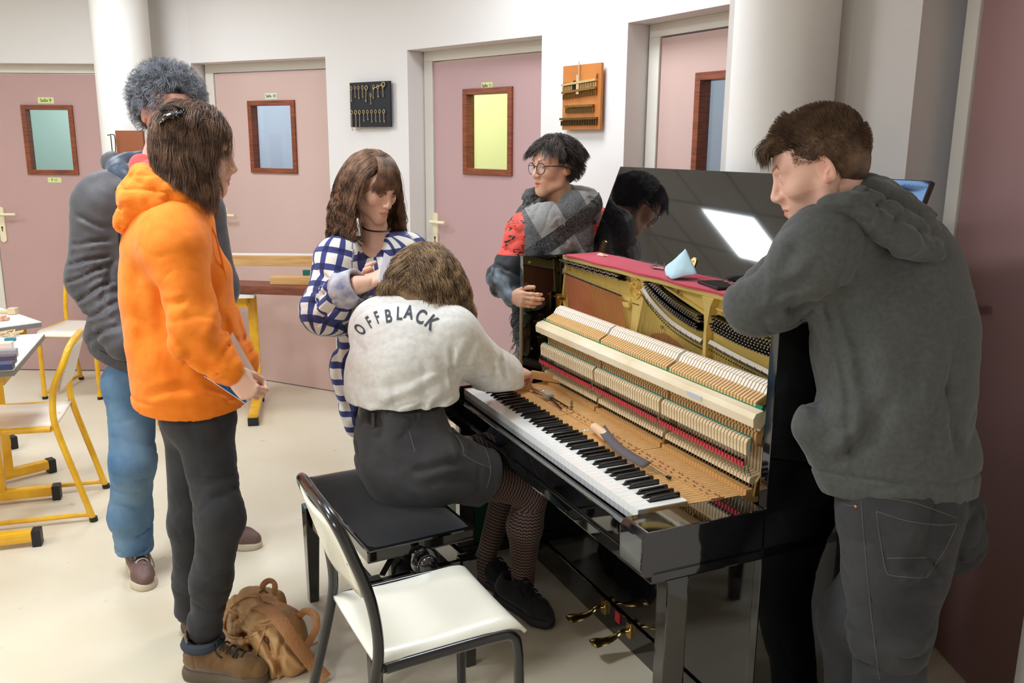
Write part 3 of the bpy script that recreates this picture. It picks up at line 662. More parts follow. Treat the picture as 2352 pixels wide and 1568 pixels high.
class SDF:
    """smooth unions (and cuts) of round cones and ellipsoids; every shape is only evaluated near itself"""
    def __init__(s, k=.02): s.p = []; s.k = k
    def cone(s, a, b, ra, rb=None, k=None, flat=None, op='+'):       # flat = (direction, factor): squeezed along a direction
        s.p.append(('c', np.array(a, float), np.array(b, float), ra, ra if rb is None else rb, s.k if k is None else k, flat, op)); return s
    def chain(s, pts, rs, k=None, flat=None):
        for i in range(len(pts) - 1): s.cone(pts[i], pts[i + 1], rs[i], rs[i + 1], k, flat)
        return s
    def ell(s, c, r, R=None, k=None, op='+'):
        r = r if hasattr(r, '__len__') else (r, r, r)
        s.p.append(('e', np.array(c, float), np.array(r, float), None if R is None else np.array(R), None, s.k if k is None else k, None, op)); return s
    def box(s, c, r, R=None, k=None, rd=.01, op='+'):
        s.p.append(('b', np.array(c, float), np.array(r, float), None if R is None else np.array(R), rd, s.k if k is None else k, None, op)); return s
    def bounds(s):
        lo, hi = np.full(3, 1e9), np.full(3, -1e9)
        for q in s.p:
            if q[7] != '+': continue
            if q[0] == 'c': a, b, r = q[1], q[2], max(q[3], q[4]) * (max(1, q[6][1]) if q[6] else 1); l, u = np.minimum(a, b) - r, np.maximum(a, b) + r
            else: r = q[2].max() * (1.75 if q[0] == 'b' else 1); l, u = q[1] - r, q[1] + r
            lo = np.minimum(lo, l); hi = np.maximum(hi, u)
        return lo, hi
    def mesh(s, h=.008, disp=None, post=None, pad=.02, cut=None, smooth=1):
        lo, hi = s.bounds(); lo -= pad; hi += pad; n = np.ceil((hi - lo) / h).astype(int) + 1
        ax = [lo[i] + h * np.arange(n[i]) for i in range(3)]; D = np.full(n, 1.0, np.float32)
        for q in s.p:
            if q[0] == 'c': a, b, r = q[1], q[2], max(q[3], q[4]) * (max(1, q[6][1]) if q[6] else 1); l, u = np.minimum(a, b) - r, np.maximum(a, b) + r
            else: r = q[2].max() * (1.75 if q[0] == 'b' else 1); l, u = q[1] - r, q[1] + r
            m = q[5] + .045; i0 = np.clip(((l - m - lo) / h).astype(int), 0, n); i1 = np.clip(((u + m - lo) / h).astype(int) + 2, 0, n)
            if (i1 <= i0).any(): continue
            X, Y, Z = np.meshgrid(*[ax[i][i0[i]:i1[i]].astype(np.float32) for i in range(3)], indexing='ij'); Pn = np.stack([X, Y, Z], -1)
            if q[0] == 'c':
                a, b = q[1].astype(np.float32), q[2].astype(np.float32); pa = Pn - a; ba = b - a; ff = 1
                if q[6]:
                    nd = np.array(q[6][0], np.float32); nd /= np.linalg.norm(nd); g = 1 / q[6][1] - 1
                    pa = pa + nd * (pa @ nd)[..., None] * g; ba = ba + nd * float(ba @ nd) * g; ff = min(1, q[6][1])
                t = np.clip((pa @ ba) / max(float(ba @ ba), 1e-9), 0, 1); d = (np.sqrt(((pa - t[..., None] * ba) ** 2).sum(-1)) - (q[3] + (q[4] - q[3]) * t)) * ff
            else:
                pa = Pn - q[1].astype(np.float32)
                if q[3] is not None: pa = pa @ q[3].astype(np.float32)      # columns of R are the local axes
                if q[0] == 'e':
                    rr = q[2].astype(np.float32); k0 = np.sqrt(((pa / rr) ** 2).sum(-1)); k1 = np.sqrt(((pa / rr ** 2) ** 2).sum(-1)) + 1e-9; d = k0 * (k0 - 1) / k1; d = np.where(k0 < .05, -rr.min(), d)
                else:
                    qq = np.abs(pa) - (q[2] - q[4]).astype(np.float32); d = np.sqrt((np.maximum(qq, 0) ** 2).sum(-1)) + np.minimum(qq.max(-1), 0) - q[4]
            sub = D[i0[0]:i1[0], i0[1]:i1[1], i0[2]:i1[2]]; k = q[5]
            if q[7] == '+':
                if k > 0: hh = np.maximum(k - np.abs(sub - d), 0) / k; r_ = np.minimum(sub, d) - hh * hh * k * .25
                else: r_ = np.minimum(sub, d)
            else:
                d = -d; hh = np.maximum(k - np.abs(sub - d), 0) / max(k, 1e-6); r_ = np.maximum(sub, d) + hh * hh * k * .25
            D[i0[0]:i1[0], i0[1]:i1[1], i0[2]:i1[2]] = r_
        if cut is not None or disp is not None:
            near = np.abs(D) < .06; ix = np.argwhere(near); Pn = (lo + ix * h).astype(np.float32)
            if disp is not None: D[near] += disp(Pn).astype(np.float32)
            if cut is not None:
                ix = np.argwhere(D < .06); Pn = (lo + ix * h).astype(np.float32); D[ix[:, 0], ix[:, 1], ix[:, 2]] = np.maximum(D[ix[:, 0], ix[:, 1], ix[:, 2]], cut(Pn))
        D[0], D[-1] = 1, 1; D[:, 0], D[:, -1] = 1, 1; D[:, :, 0], D[:, :, -1] = 1, 1
        V, F = surface_nets(D, lo, h)
        return V, F
def plane_cut(*pls):                                                # keeps the side the normal points away from
    def f(P_):
        d = np.full(len(P_), -1e3, np.float32)
        for p, n in pls: n = np.array(n, float); n /= np.linalg.norm(n); d = np.maximum(d, (P_ - np.array(p)) @ n)
        return d
    return f
def folds(amp=.006, scale=.09, seed=1, stretch=(1, 1, 1), fine=.3):
    """soft undulation with tight valleys between rounded folds"""
    def f(P_):
        Q = P_ * np.array(stretch, np.float32); wv = np.stack([_noise3(Q, scale * 1.7, seed + 7), _noise3(Q, scale * 1.7, seed + 8), _noise3(Q, scale * 1.7, seed + 9)], -1) * scale * .7
        n = _noise3(Q + wv, scale, seed); m = np.clip(_noise3(P_, scale * 2.2, seed + 5) + .55, 0, 1); n2 = _noise3(Q * np.array((1, 1, 1.6), np.float32) + wv, scale * .5, seed + 3)
        return ((1 - np.abs(n)) ** 6 * 1.1 - .35 - n * .35) * amp * m + ((1 - np.abs(n2)) ** 5 - .3) * amp * fine * m
    return f
def limb_folds(segs, amp=.006, freq=45, seed=3, width=.16):
    """creases wrapping across limbs; segs = [(a, b, strength)]"""
    def f(P_):
        out = np.zeros(len(P_), np.float32); nz = _noise3(P_, .09, seed); n2 = _noise3(P_, .15, seed + 1); n3 = _noise3(P_, .06, seed + 2)
        for a, b, s in segs:
            a = np.array(a, float); b = np.array(b, float); ba = b - a; L = np.linalg.norm(ba); t = ((P_ - a) @ ba) / L / L; tt = np.clip(t, 0, 1)
            d = np.linalg.norm(P_ - a - tt[:, None] * ba, axis=1); w_ = np.clip(1.6 * (1 - d / width), 0, 1) * np.clip((t + .15) * 8, 0, 1) * np.clip((1.15 - t) * 8, 0, 1)
            ph = t * L * freq + nz * 3.6 + n2 * 3; c = np.abs(np.sin(ph * .5)); out += w_ * s * ((1 - c) ** 3 * 1.5 - .35) * np.clip(.55 + 1.1 * n3, 0, 1.3)
        return out * amp
    return f
def addf(*fs): return lambda P_: sum(f(P_) for f in fs)
def np_mesh(name, V, F, m, parent=None, smooth=True, uv=None, col=None, iters=0):
    me = bpy.data.meshes.new(name)
    me.vertices.add(len(V)); me.vertices.foreach_set('co', np.asarray(V, np.float32).ravel())
    F = np.asarray(F); me.loops.add(F.size); me.loops.foreach_set('vertex_index', F.astype(np.int32).ravel()); me.polygons.add(len(F))
    me.polygons.foreach_set('loop_start', np.arange(0, F.size, F.shape[1], dtype=np.int32)); me.update(calc_edges=True)
    if iters:
        bm = bmesh.new(); bm.from_mesh(me)
        for _ in range(iters): bmesh.ops.smooth_vert(bm, verts=bm.verts, factor=.5, use_axis_x=True, use_axis_y=True, use_axis_z=True)
        bm.to_mesh(me); bm.free()
    me.polygons.foreach_set('use_smooth', [smooth] * len(me.polygons))
    for m_ in (m if isinstance(m, (list, tuple)) else [m]): me.materials.append(m_)
    if uv is not None:
        a = me.attributes.new('wrap', 'FLOAT_VECTOR', 'POINT'); a.data.foreach_set('vector', np.asarray(uv, np.float32).ravel())
    if col is not None:
        a = me.color_attributes.new('tint', 'FLOAT_COLOR', 'POINT'); a.data.foreach_set('color', np.asarray(col, np.float32).ravel())
    o = bpy.data.objects.new(name, me); COL.objects.link(o)
    if parent is not None: o.parent = parent
    return o
def bone_uv(V, bones):
    """for each vertex: distance around and along the nearest bone; bones = [(a, b, radius, side-direction)]"""
    V = np.asarray(V); best = np.full(len(V), 1e9); out = np.zeros((len(V), 3)); off = 0.
    for i, (a, b, r, sd) in enumerate(bones):
        a = np.array(a, float); b = np.array(b, float); ba = b - a; L = np.linalg.norm(ba); u = ba / L; sd = np.array(sd, float); x = sd - u * (sd @ u); x /= np.linalg.norm(x); y = np.cross(u, x)
        p = V - a; t = p @ u; tc = np.clip(t, 0, L); d = np.linalg.norm(p - tc[:, None] * u, axis=1) - r
        q = p - t[:, None] * u; ang = np.arctan2(q @ y, q @ x); m = d < best
        best[m] = d[m]; out[m, 0] = (ang[m]) * r; out[m, 1] = t[m] + off; out[m, 2] = i
        off += L
    return out
def skin_person(rgb, name='skin'):
    m = mat(name, rgb, .48, bump=.04, bscale=380, spec=.4); nt = m.node_tree; b = nt.nodes['Principled BSDF']
    b.inputs['Subsurface Weight'].default_value = .12; b.inputs['Subsurface Radius'].default_value = (1, .35, .2); b.inputs['Subsurface Scale'].default_value = .008
    a = nt.nodes.new('ShaderNodeVertexColor'); a.layer_name = 'tint'; mx = nt.nodes.new('ShaderNodeMix'); mx.data_type = 'RGBA'; mx.blend_type = 'MULTIPLY'; mx.inputs[0].default_value = 1
    mx.inputs[6].default_value = (*lin(rgb), 1); nt.links.new(a.outputs[0], mx.inputs[7]); nt.links.new(mx.outputs[2], b.inputs['Base Color']); return m
# ------------------------------------------------------------------ head: x right of the wearer, y forward, z up, origin between the ears
def head_sdf(fem=1.0, nose=1.0, open_=.0, gaze_down=0.0, jawd=0.0, lid=.0050):
    s = SDF(.018)
    s.ell((0, -.018, .038), (.074, .094, .082)); s.ell((0, .022, .0), (.063, .068, .082), k=.03)
    s.ell((0, .03, .045), (.058, .056, .045), k=.02)
    jw = .049 - .006 * fem
    for sx in (-1, 1):
        s.cone((sx * (jw + .004), -.008, -.035), (sx * jw, .004, -.068), .020, .017, k=.025); s.cone((sx * jw, .004, -.068), (sx * .012, .068, -.101 + jawd), .017, .013, k=.025)
        s.ell((sx * .038, .056, -.022), (.021, .021, .020), k=.025)
        s.cone((sx * .014, .0855, .026), (sx * .045, .070, .028), .0085, .008, k=.018)
    s.ell((0, .074, -.097 + jawd), (.017, .014, .013), k=.02); s.ell((0, .069, -.064), (.027, .025, .026), k=.02)
    s.cone((0, .030, -.07), (0, .062, -.092 + jawd), .034, .020, k=.03)
    for sx in (-1, 1): s.ell((sx * .031, .094, .006), (.0175, .013, .0125), k=.012, op='-')
    # nose
    s.cone((0, .085, .018), (0, .1065 * nose, -.024), .0080, .0086, k=.014); s.ell((0, .1065 * nose, -.030), (.0098, .0095, .0088), k=.008)
    for sx in (-1, 1):
        s.ell((sx * .0115, .098 * nose, -.034), (.0068, .0095, .0068), k=.007)
        s.ell((sx * .0065, .101 * nose, -.0425), (.0032, .0045, .0024), k=.002, op='-')
    s.cone((0, .1055 * nose, -.034), (0, .090, -.044), .0062, .0085, k=.010); s.cone((0, .084, -.030), (0, .088, -.050), .012, .010, k=.012)
    # eyelids around the eyeball
    for sx in (-1, 1):
        s.ell((sx * .0315, .0735, .004), .0148, k=.006)
    for sx in (-1, 1):
        zc = .004 - .004 * gaze_down; s.ell((sx * .0315, .0905, zc - .0008), (.0135, .012, lid * (1 - .55 * gaze_down)), k=.002, op='-')
        s.ell((sx * .0315, .0735, .004), .0117, k=0, op='-')
    # mouth
    z0 = -.0655
    s.cone((-.019, .084, z0 + .004), (-.004, .0950, z0 + .0062), .0036, .0052, k=.005).cone((.019, .084, z0 + .004), (.004, .0950, z0 + .0062), .0036, .0052, k=.005)
    s.cone((-.015, .084, z0 - .006 - open_ * .7), (0, .0925, z0 - .0078 - open_), .0040, .0062, k=.005).cone((.015, .084, z0 - .006 - open_ * .7), (0, .0925, z0 - .0078 - open_), .0040, .0062, k=.005)
    s.cone((-.018, .091, z0 - .0008 - open_ * .3), (.018, .091, z0 - .0008 - open_ * .3), .0013, .0013, k=.003, op='-'); (s.ell((0, .095, z0 - .001 - open_ * .4), (.010, .012, .001 + open_ * .5), k=.003, op='-') if open_ else None)
    # ears
    for sx in (-1, 1):
        R = np.array(Euler((math.radians(-12), 0, sx * math.radians(24))).to_matrix())
        c = np.array((sx * .0775, -.012, -.002)); s.ell(c, (.0065, .0175, .0315), R=R, k=.006)
        s.ell(c + np.array((sx * .007, .003, .002)), (.0052, .0105, .0205), R=R, k=.004, op='-'); s.ell(c + np.array((sx * .003, .006, -.022)), (.005, .008, .009), k=.004)
        s.cone(c + np.array((sx * .004, -.006, .0)), c + np.array((sx * .004, .002, -.008)), .0035, .003, k=.004)
    return s
def head_tint(V, lipc=(.86, .50, .50), stubble=0, blush=.06, brow=True, browc=(.18, .12, .10), open_=0.0):
    """lips, brows and a little flush are colours the skin itself has"""
    c = np.ones((len(V), 4)); x, y, z = V[:, 0], V[:, 1], V[:, 2]
    def blend(m, col): 
        for i in range(3): c[:, i] = c[:, i] * (1 - m) + col[i] * m
    z0 = -.0655
    ls = np.clip(1 - np.abs(x) / .021, 0, 1) ** .6; up = (z - (z0 - .001)); 
    sm = lambda a: np.clip(a / .0016 + .5, 0, 1)
    m = (y > .076) * sm(up + .0130 * ls + open_) * sm(.0098 * ls + .0010 - .0015 * np.exp(-(x / .003) ** 2) - up) * sm(.0210 - np.abs(x)); blend(m * .85, lipc)
    for sx in (-1, 1):
        d = np.sqrt(((x - sx * .036) / .022) ** 2 + ((z + .024) / .018) ** 2); blend(np.clip(1 - d, 0, 1) * blush * (y > .03), (1, .45, .4))
        if brow:
            xs = sx * x; zb = .0275 + .010 * np.clip((xs - .012) / .026, 0, 1) - .014 * np.clip((xs - .036) / .016, 0, 1) ** 2; th = .0046 * np.clip(1 - np.clip((xs - .034) / .020, 0, 1) * .8, .1, 1)
            m = (y > .045) * sm(xs - .011) * sm(.050 - xs) * np.clip((th - np.abs(z - zb)) / .0022 + .4, 0, 1); blend(m * .85, browc)
        e = ((np.abs(x - sx * .0315) < .0145) & (np.abs(z - .004) < .0085) & (y > .0835)).astype(float); blend(e * .35, (.55, .38, .34))
        ear = ((sx * x > .0745) & (np.abs(z) < .036)).astype(float); blend(ear * .25, (1, .55, .5))
    if stubble:
        m = ((z < -.035) & (y > -.01) & (z > -.13)).astype(float) * stubble; m = np.where((y > .076) & (up > -.012) & (up < .009) & (np.abs(x) < .02), 0, m); blend(m, (.62, .52, .46))
    return c
class Pose:
    """head placement: centre, facing direction, up-hint, roll; scale"""
    def __init__(s, c, face, up=(0, 0, 1), sc=1.0):
        y = Vector(face).normalized(); x = y.cross(Vector(up)).normalized(); z = x.cross(y)
        s.M = np.array([[x[i], y[i], z[i]] for i in range(3)]) * sc; s.c = np.array(c, float); s.sc = sc
    def __call__(s, V): return np.asarray(V) @ s.M.T + s.c
    def w(s, *p): return tuple(s(np.array([p]))[0])
    def inv(s, P_): return (np.asarray(P_) - s.c) @ np.linalg.inv(s.M).T
EYEW = mat('eye_white', (238, 234, 230), .15); EYEP = mat('eye_pupil', (8, 6, 6), .1)
def eyes(pose, iris, parent, look=(0, 1, 0)):
    L = Vector(look).normalized()
    for sx in (-1, 1):
        c = Vector((sx * .0315, .0735, .004)); b = MB(); b.mi(0).ball(c, .0115, 24, 16)
        for r_, k, dz in ((.0058, 1, .0102), (.0027, 2, .0117)):
            q = c + L * dz; ax = L.orthogonal().normalized(); ay = L.cross(ax); b.mi(k); vs = [q + (ax * math.cos(a) + ay * math.sin(a)) * r_ for a in [2 * PI * j / 16 for j in range(16)]] + [q + L * (.0017 if k == 1 else .0004)]
            b.add(vs, [(j, (j + 1) % 16, 16) for j in range(16)])
        b.v = [tuple(p) for p in pose(np.array(b.v))]; b.build('eye', [EYEW, iris, EYEP], parent, smooth=True, auto=3)
def tintless(V): return np.ones((len(V), 4))
# ------------------------------------------------------------------ hand: wrist at the origin, fingers along +y, palm faces -z, thumb on +x
def hand_sdf(curl=(.3, .35, .4, .45), spread=.06, thumb=(.5, .35), tk=(.25, .25)):
    s = SDF(.008)
    s.cone((0, -.06, 0), (0, -.008, 0), .0245, .0225, k=.02, flat=((0, 0, 1), .8))
    base = [(.026, .082), (.009, .087), (-.0085, .084), (-.0245, .075)]; ln = [(.040, .024, .020), (.044, .028, .021), (.041, .026, .021), (.033, .020, .018)]; rr = [.0092, .0094, .0088, .0078]
    for i, (bx, by) in enumerate(base):
        s.cone((bx * .55, .005, 0), (bx, by, .002), .0135, .0112, k=.012, flat=((0, 0, 1), .95))
        a = curl[i]; yaw = spread * (1.5 - i) * 1.0; p = np.array((bx, by, .002)); th = 0
        for j in range(3):
            th += a * (.9 if j == 0 else 1.1 if j == 1 else .7); d = np.array((math.sin(yaw), math.cos(th) * math.cos(yaw), -math.sin(th))); q = p + d * ln[i][j]
            s.cone(p, q, rr[i] * (1 - .07 * j), rr[i] * (.93 - .08 * j), k=.004); s.ell(p + np.array((0, 0, .001)), rr[i] * (1.04 - .07 * j), k=.004); p = q
    s.ell((0, .045, -.002), (.034, .042, .0125), k=.012); s.ell((.024, .028, -.008), (.016, .028, .013), k=.012)
    p = np.array((.026, .018, -.006)); az, el = thumb; d = np.array((math.sin(az), math.cos(az) * math.cos(el), -math.sin(el))); d /= np.linalg.norm(d)
    for j, (L_, r_) in enumerate(((.040, .0125), (.032, .0105), (.026, .0098))):
        q = p + d * L_; s.cone(p, q, r_, r_ * .86, k=.006); p = q; d = d + np.array((-tk[0], .12, -tk[1])); d /= np.linalg.norm(d)
    return s
def place_hand(wrist, fdir, palm, right=False, sc=1.0):
    y = Vector(fdir).normalized(); z = -Vector(palm); z = (z - y * z.dot(y)).normalized(); x = y.cross(z)
    if right: x = -x
    M = np.array([[x[i], y[i], z[i]] for i in range(3)]) * sc; c = np.array(wrist, float)
    return lambda V: np.asarray(V) @ M.T + c, right
def hand_mesh(wrist, fdir, palm, right=False, sc=1.0, h=.0021, **k):
    V, F = hand_sdf(**k).mesh(h); f, fl = place_hand(wrist, fdir, palm, right, sc); V = f(V)
    if fl: F = F[:, ::-1]
    c = np.ones((len(V), 4)); return V, F, c
def join_parts(parts):
    V = []; F = []; C = []; o = 0
    for v, f, c in parts: V.append(v); F.append(f + o); C.append(c if c is not None else np.ones((len(v), 4))); o += len(v)
    return np.concatenate(V), np.concatenate(F), np.concatenate(C)
# ------------------------------------------------------------------ hair: an under-mass plus many fine ribbons
def hair_mat(name, rgb, rgb2, rough=.5):
    m = mat(name, rgb, rough, noise=1, nscale=26, rgb2=rgb2, spec=.4); return m
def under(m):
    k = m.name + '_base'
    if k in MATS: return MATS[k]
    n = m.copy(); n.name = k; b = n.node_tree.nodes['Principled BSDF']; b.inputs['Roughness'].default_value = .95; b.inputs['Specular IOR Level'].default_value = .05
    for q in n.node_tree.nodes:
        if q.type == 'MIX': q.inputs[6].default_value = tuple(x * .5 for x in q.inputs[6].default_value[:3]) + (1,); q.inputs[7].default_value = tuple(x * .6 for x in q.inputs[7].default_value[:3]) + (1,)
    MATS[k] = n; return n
def strands(name, paths, r0, m, parent, taper=.35, n=3):
    """every path is an array (k, 3); all become one mesh of thin tubes"""
    V = []; F = []; o = 0
    for p in paths:
        p = np.asarray(p); k = len(p); T = np.gradient(p, axis=0); T /= np.linalg.norm(T, axis=1)[:, None] + 1e-9
        ref = np.array((.3, .2, .93)); X = np.cross(T, ref); X /= np.linalg.norm(X, axis=1)[:, None] + 1e-9; Y = np.cross(T, X)
        rr = r0 * (1 - (1 - taper) * (np.linspace(0, 1, k)) ** 2); rr = rr * RNG.uniform(.7, 1.35)
        for j in range(n): a = 2 * PI * j / n; V.append(p + (X * math.cos(a) + Y * math.sin(a)) * rr[:, None])
        ar = np.arange(k - 1)
        for j in range(n): j2 = (j + 1) % n; F.append(np.stack([o + j * k + ar, o + j2 * k + ar, o + j2 * k + ar + 1, o + j * k + ar + 1], 1))
        o += n * k
    return np_mesh(name, np.concatenate(V), np.concatenate(F), m, parent)
def grow(pose, roots, dirs, length, curl=.01, cf=60, grav=.6, n=14, stiff=.5, center=(0, -.018, .045), rad=(.079, .100, .092), seed=1, comb=None, vary=.2, clump=0, lift=0.0):
    """strands in head space: leave the scalp, follow the comb direction, fall with gravity (world -z), never enter the skull"""
    r = np.random.default_rng(seed); gl = np.array((0, 0, -1.)) @ (pose.M / pose.sc); C_ = np.array(center); R_ = np.array(rad)
    q = np.array(roots, float); v = np.array(dirs, float); N = len(q); L = (length(q) if callable(length) else np.full(N, length)) * r.uniform(1 - vary, 1 + vary * .5, N); st = (L / n)[:, None]
    ph = r.uniform(0, 6.28, (N, 2)); ax1 = r.normal(size=(N, 3)); ax1 /= np.linalg.norm(ax1, axis=1)[:, None]; rr = R_ * (1 + lift * r.uniform(0, 1, (N, 1)))
    if clump:
        kk = r.integers(0, N, max(2, N // clump)); dd = ((q[:, None, :] - q[kk][None]) ** 2).sum(-1).argmin(1); ph = ph[kk][dd] + r.normal(size=(N, 2)) * .35; ax1 = ax1[kk][dd]; L = L * .3 + L[kk][dd] * .7; st = (L / n)[:, None]
    if comb is not None: cd = comb(q); cd = cd / (np.linalg.norm(cd, axis=1)[:, None] + 1e-9); v = v * .16 + cd; v /= np.linalg.norm(v, axis=1)[:, None] + 1e-9
    out = [q.copy()]
    for i in range(n):
        v = v * stiff + gl * grav * (1 - stiff); v /= np.linalg.norm(v, axis=1)[:, None] + 1e-9; q = q + v * st
        e = (q - C_) / rr; le = np.linalg.norm(e, axis=1)[:, None]; m = le < 1; q2 = np.where(m, C_ + e / np.maximum(le, 1e-6) * rr, q); nrm = e / rr; nrm /= np.linalg.norm(nrm, axis=1)[:, None] + 1e-9
        vin = (v * nrm).sum(1)[:, None]; v = np.where(m & (vin < 0), v - nrm * vin, v); v /= np.linalg.norm(v, axis=1)[:, None] + 1e-9; q = q2
        t = (i + 1) / n; ax = np.cross(v, ax1); ax /= np.linalg.norm(ax, axis=1)[:, None] + 1e-9; ay = np.cross(v, ax); w_ = (curl(q)[:, None] if callable(curl) else curl) * min(1, t * 2.0); aa = cf * t * L
        out.append(q + (ax * np.sin(aa + ph[:, 0])[:, None] + ay * np.cos(aa * 1.1 + ph[:, 1])[:, None]) * w_)
    A = np.stack(out, 1); return [pose(a) for a in A]
def scalp(n, seed, test, c=(0, -.018, .045), r=(.077, .098, .087)):
    g = np.random.default_rng(seed); out = []; nn = []
    while len(out) < n:
        v = g.normal(size=3); v /= np.linalg.norm(v); p = np.array(c) + v * np.array(r)
        if test(p): out.append(p); nn.append(v / np.array(r) / np.linalg.norm(v / np.array(r)))
    return out, nn

def crease(lines, Y, depth=.3):
    """folds that run between two points of the cloth: (x1, y1, x2, y2, amount, width) with the place taken Y metres away"""
    L_ = []
    for x1, y1, x2, y2, amp, wd in lines:
        a, b = np.array(at(x1, y1, Y)), np.array(at(x2, y2, Y)); c = np.array(CAM); n = np.cross(a - c, b - c); n /= np.linalg.norm(n); u = b - a; L = np.linalg.norm(u); L_.append((a, u / L, L, n, amp, wd))
    def f(P_):
        out = np.zeros(len(P_), np.float32); nz = _noise3(P_, .05, 77) * .006 + _noise3(P_, .12, 78) * .014; dy = np.clip(2 - np.abs(P_[:, 1] - Y) / (depth * .5), 0, 1)
        for a, u, L, n, amp, wd in L_:
            q = P_ - a; t = (q @ u) / L; sd = q @ n + nz; m = np.clip((t + .1) * 5, 0, 1) * np.clip((1.1 - t) * 5, 0, 1); out += amp * m * (np.exp(-(sd / wd) ** 2) - .75 * np.exp(-((sd - 2.1 * wd) / (1.3 * wd)) ** 2) - .35 * np.exp(-((sd + 2.1 * wd) / (1.5 * wd)) ** 2))
        return out * dy
    return f
def yoke(s, nk, shL, shR, r0=.06, r1=.062, k=.09):                    # the slope from the neck to both shoulders
    for q in (shL, shR): s.cone(nk, np.array(nk) * .25 + np.array(q) * .75, r0, r1, k=k)
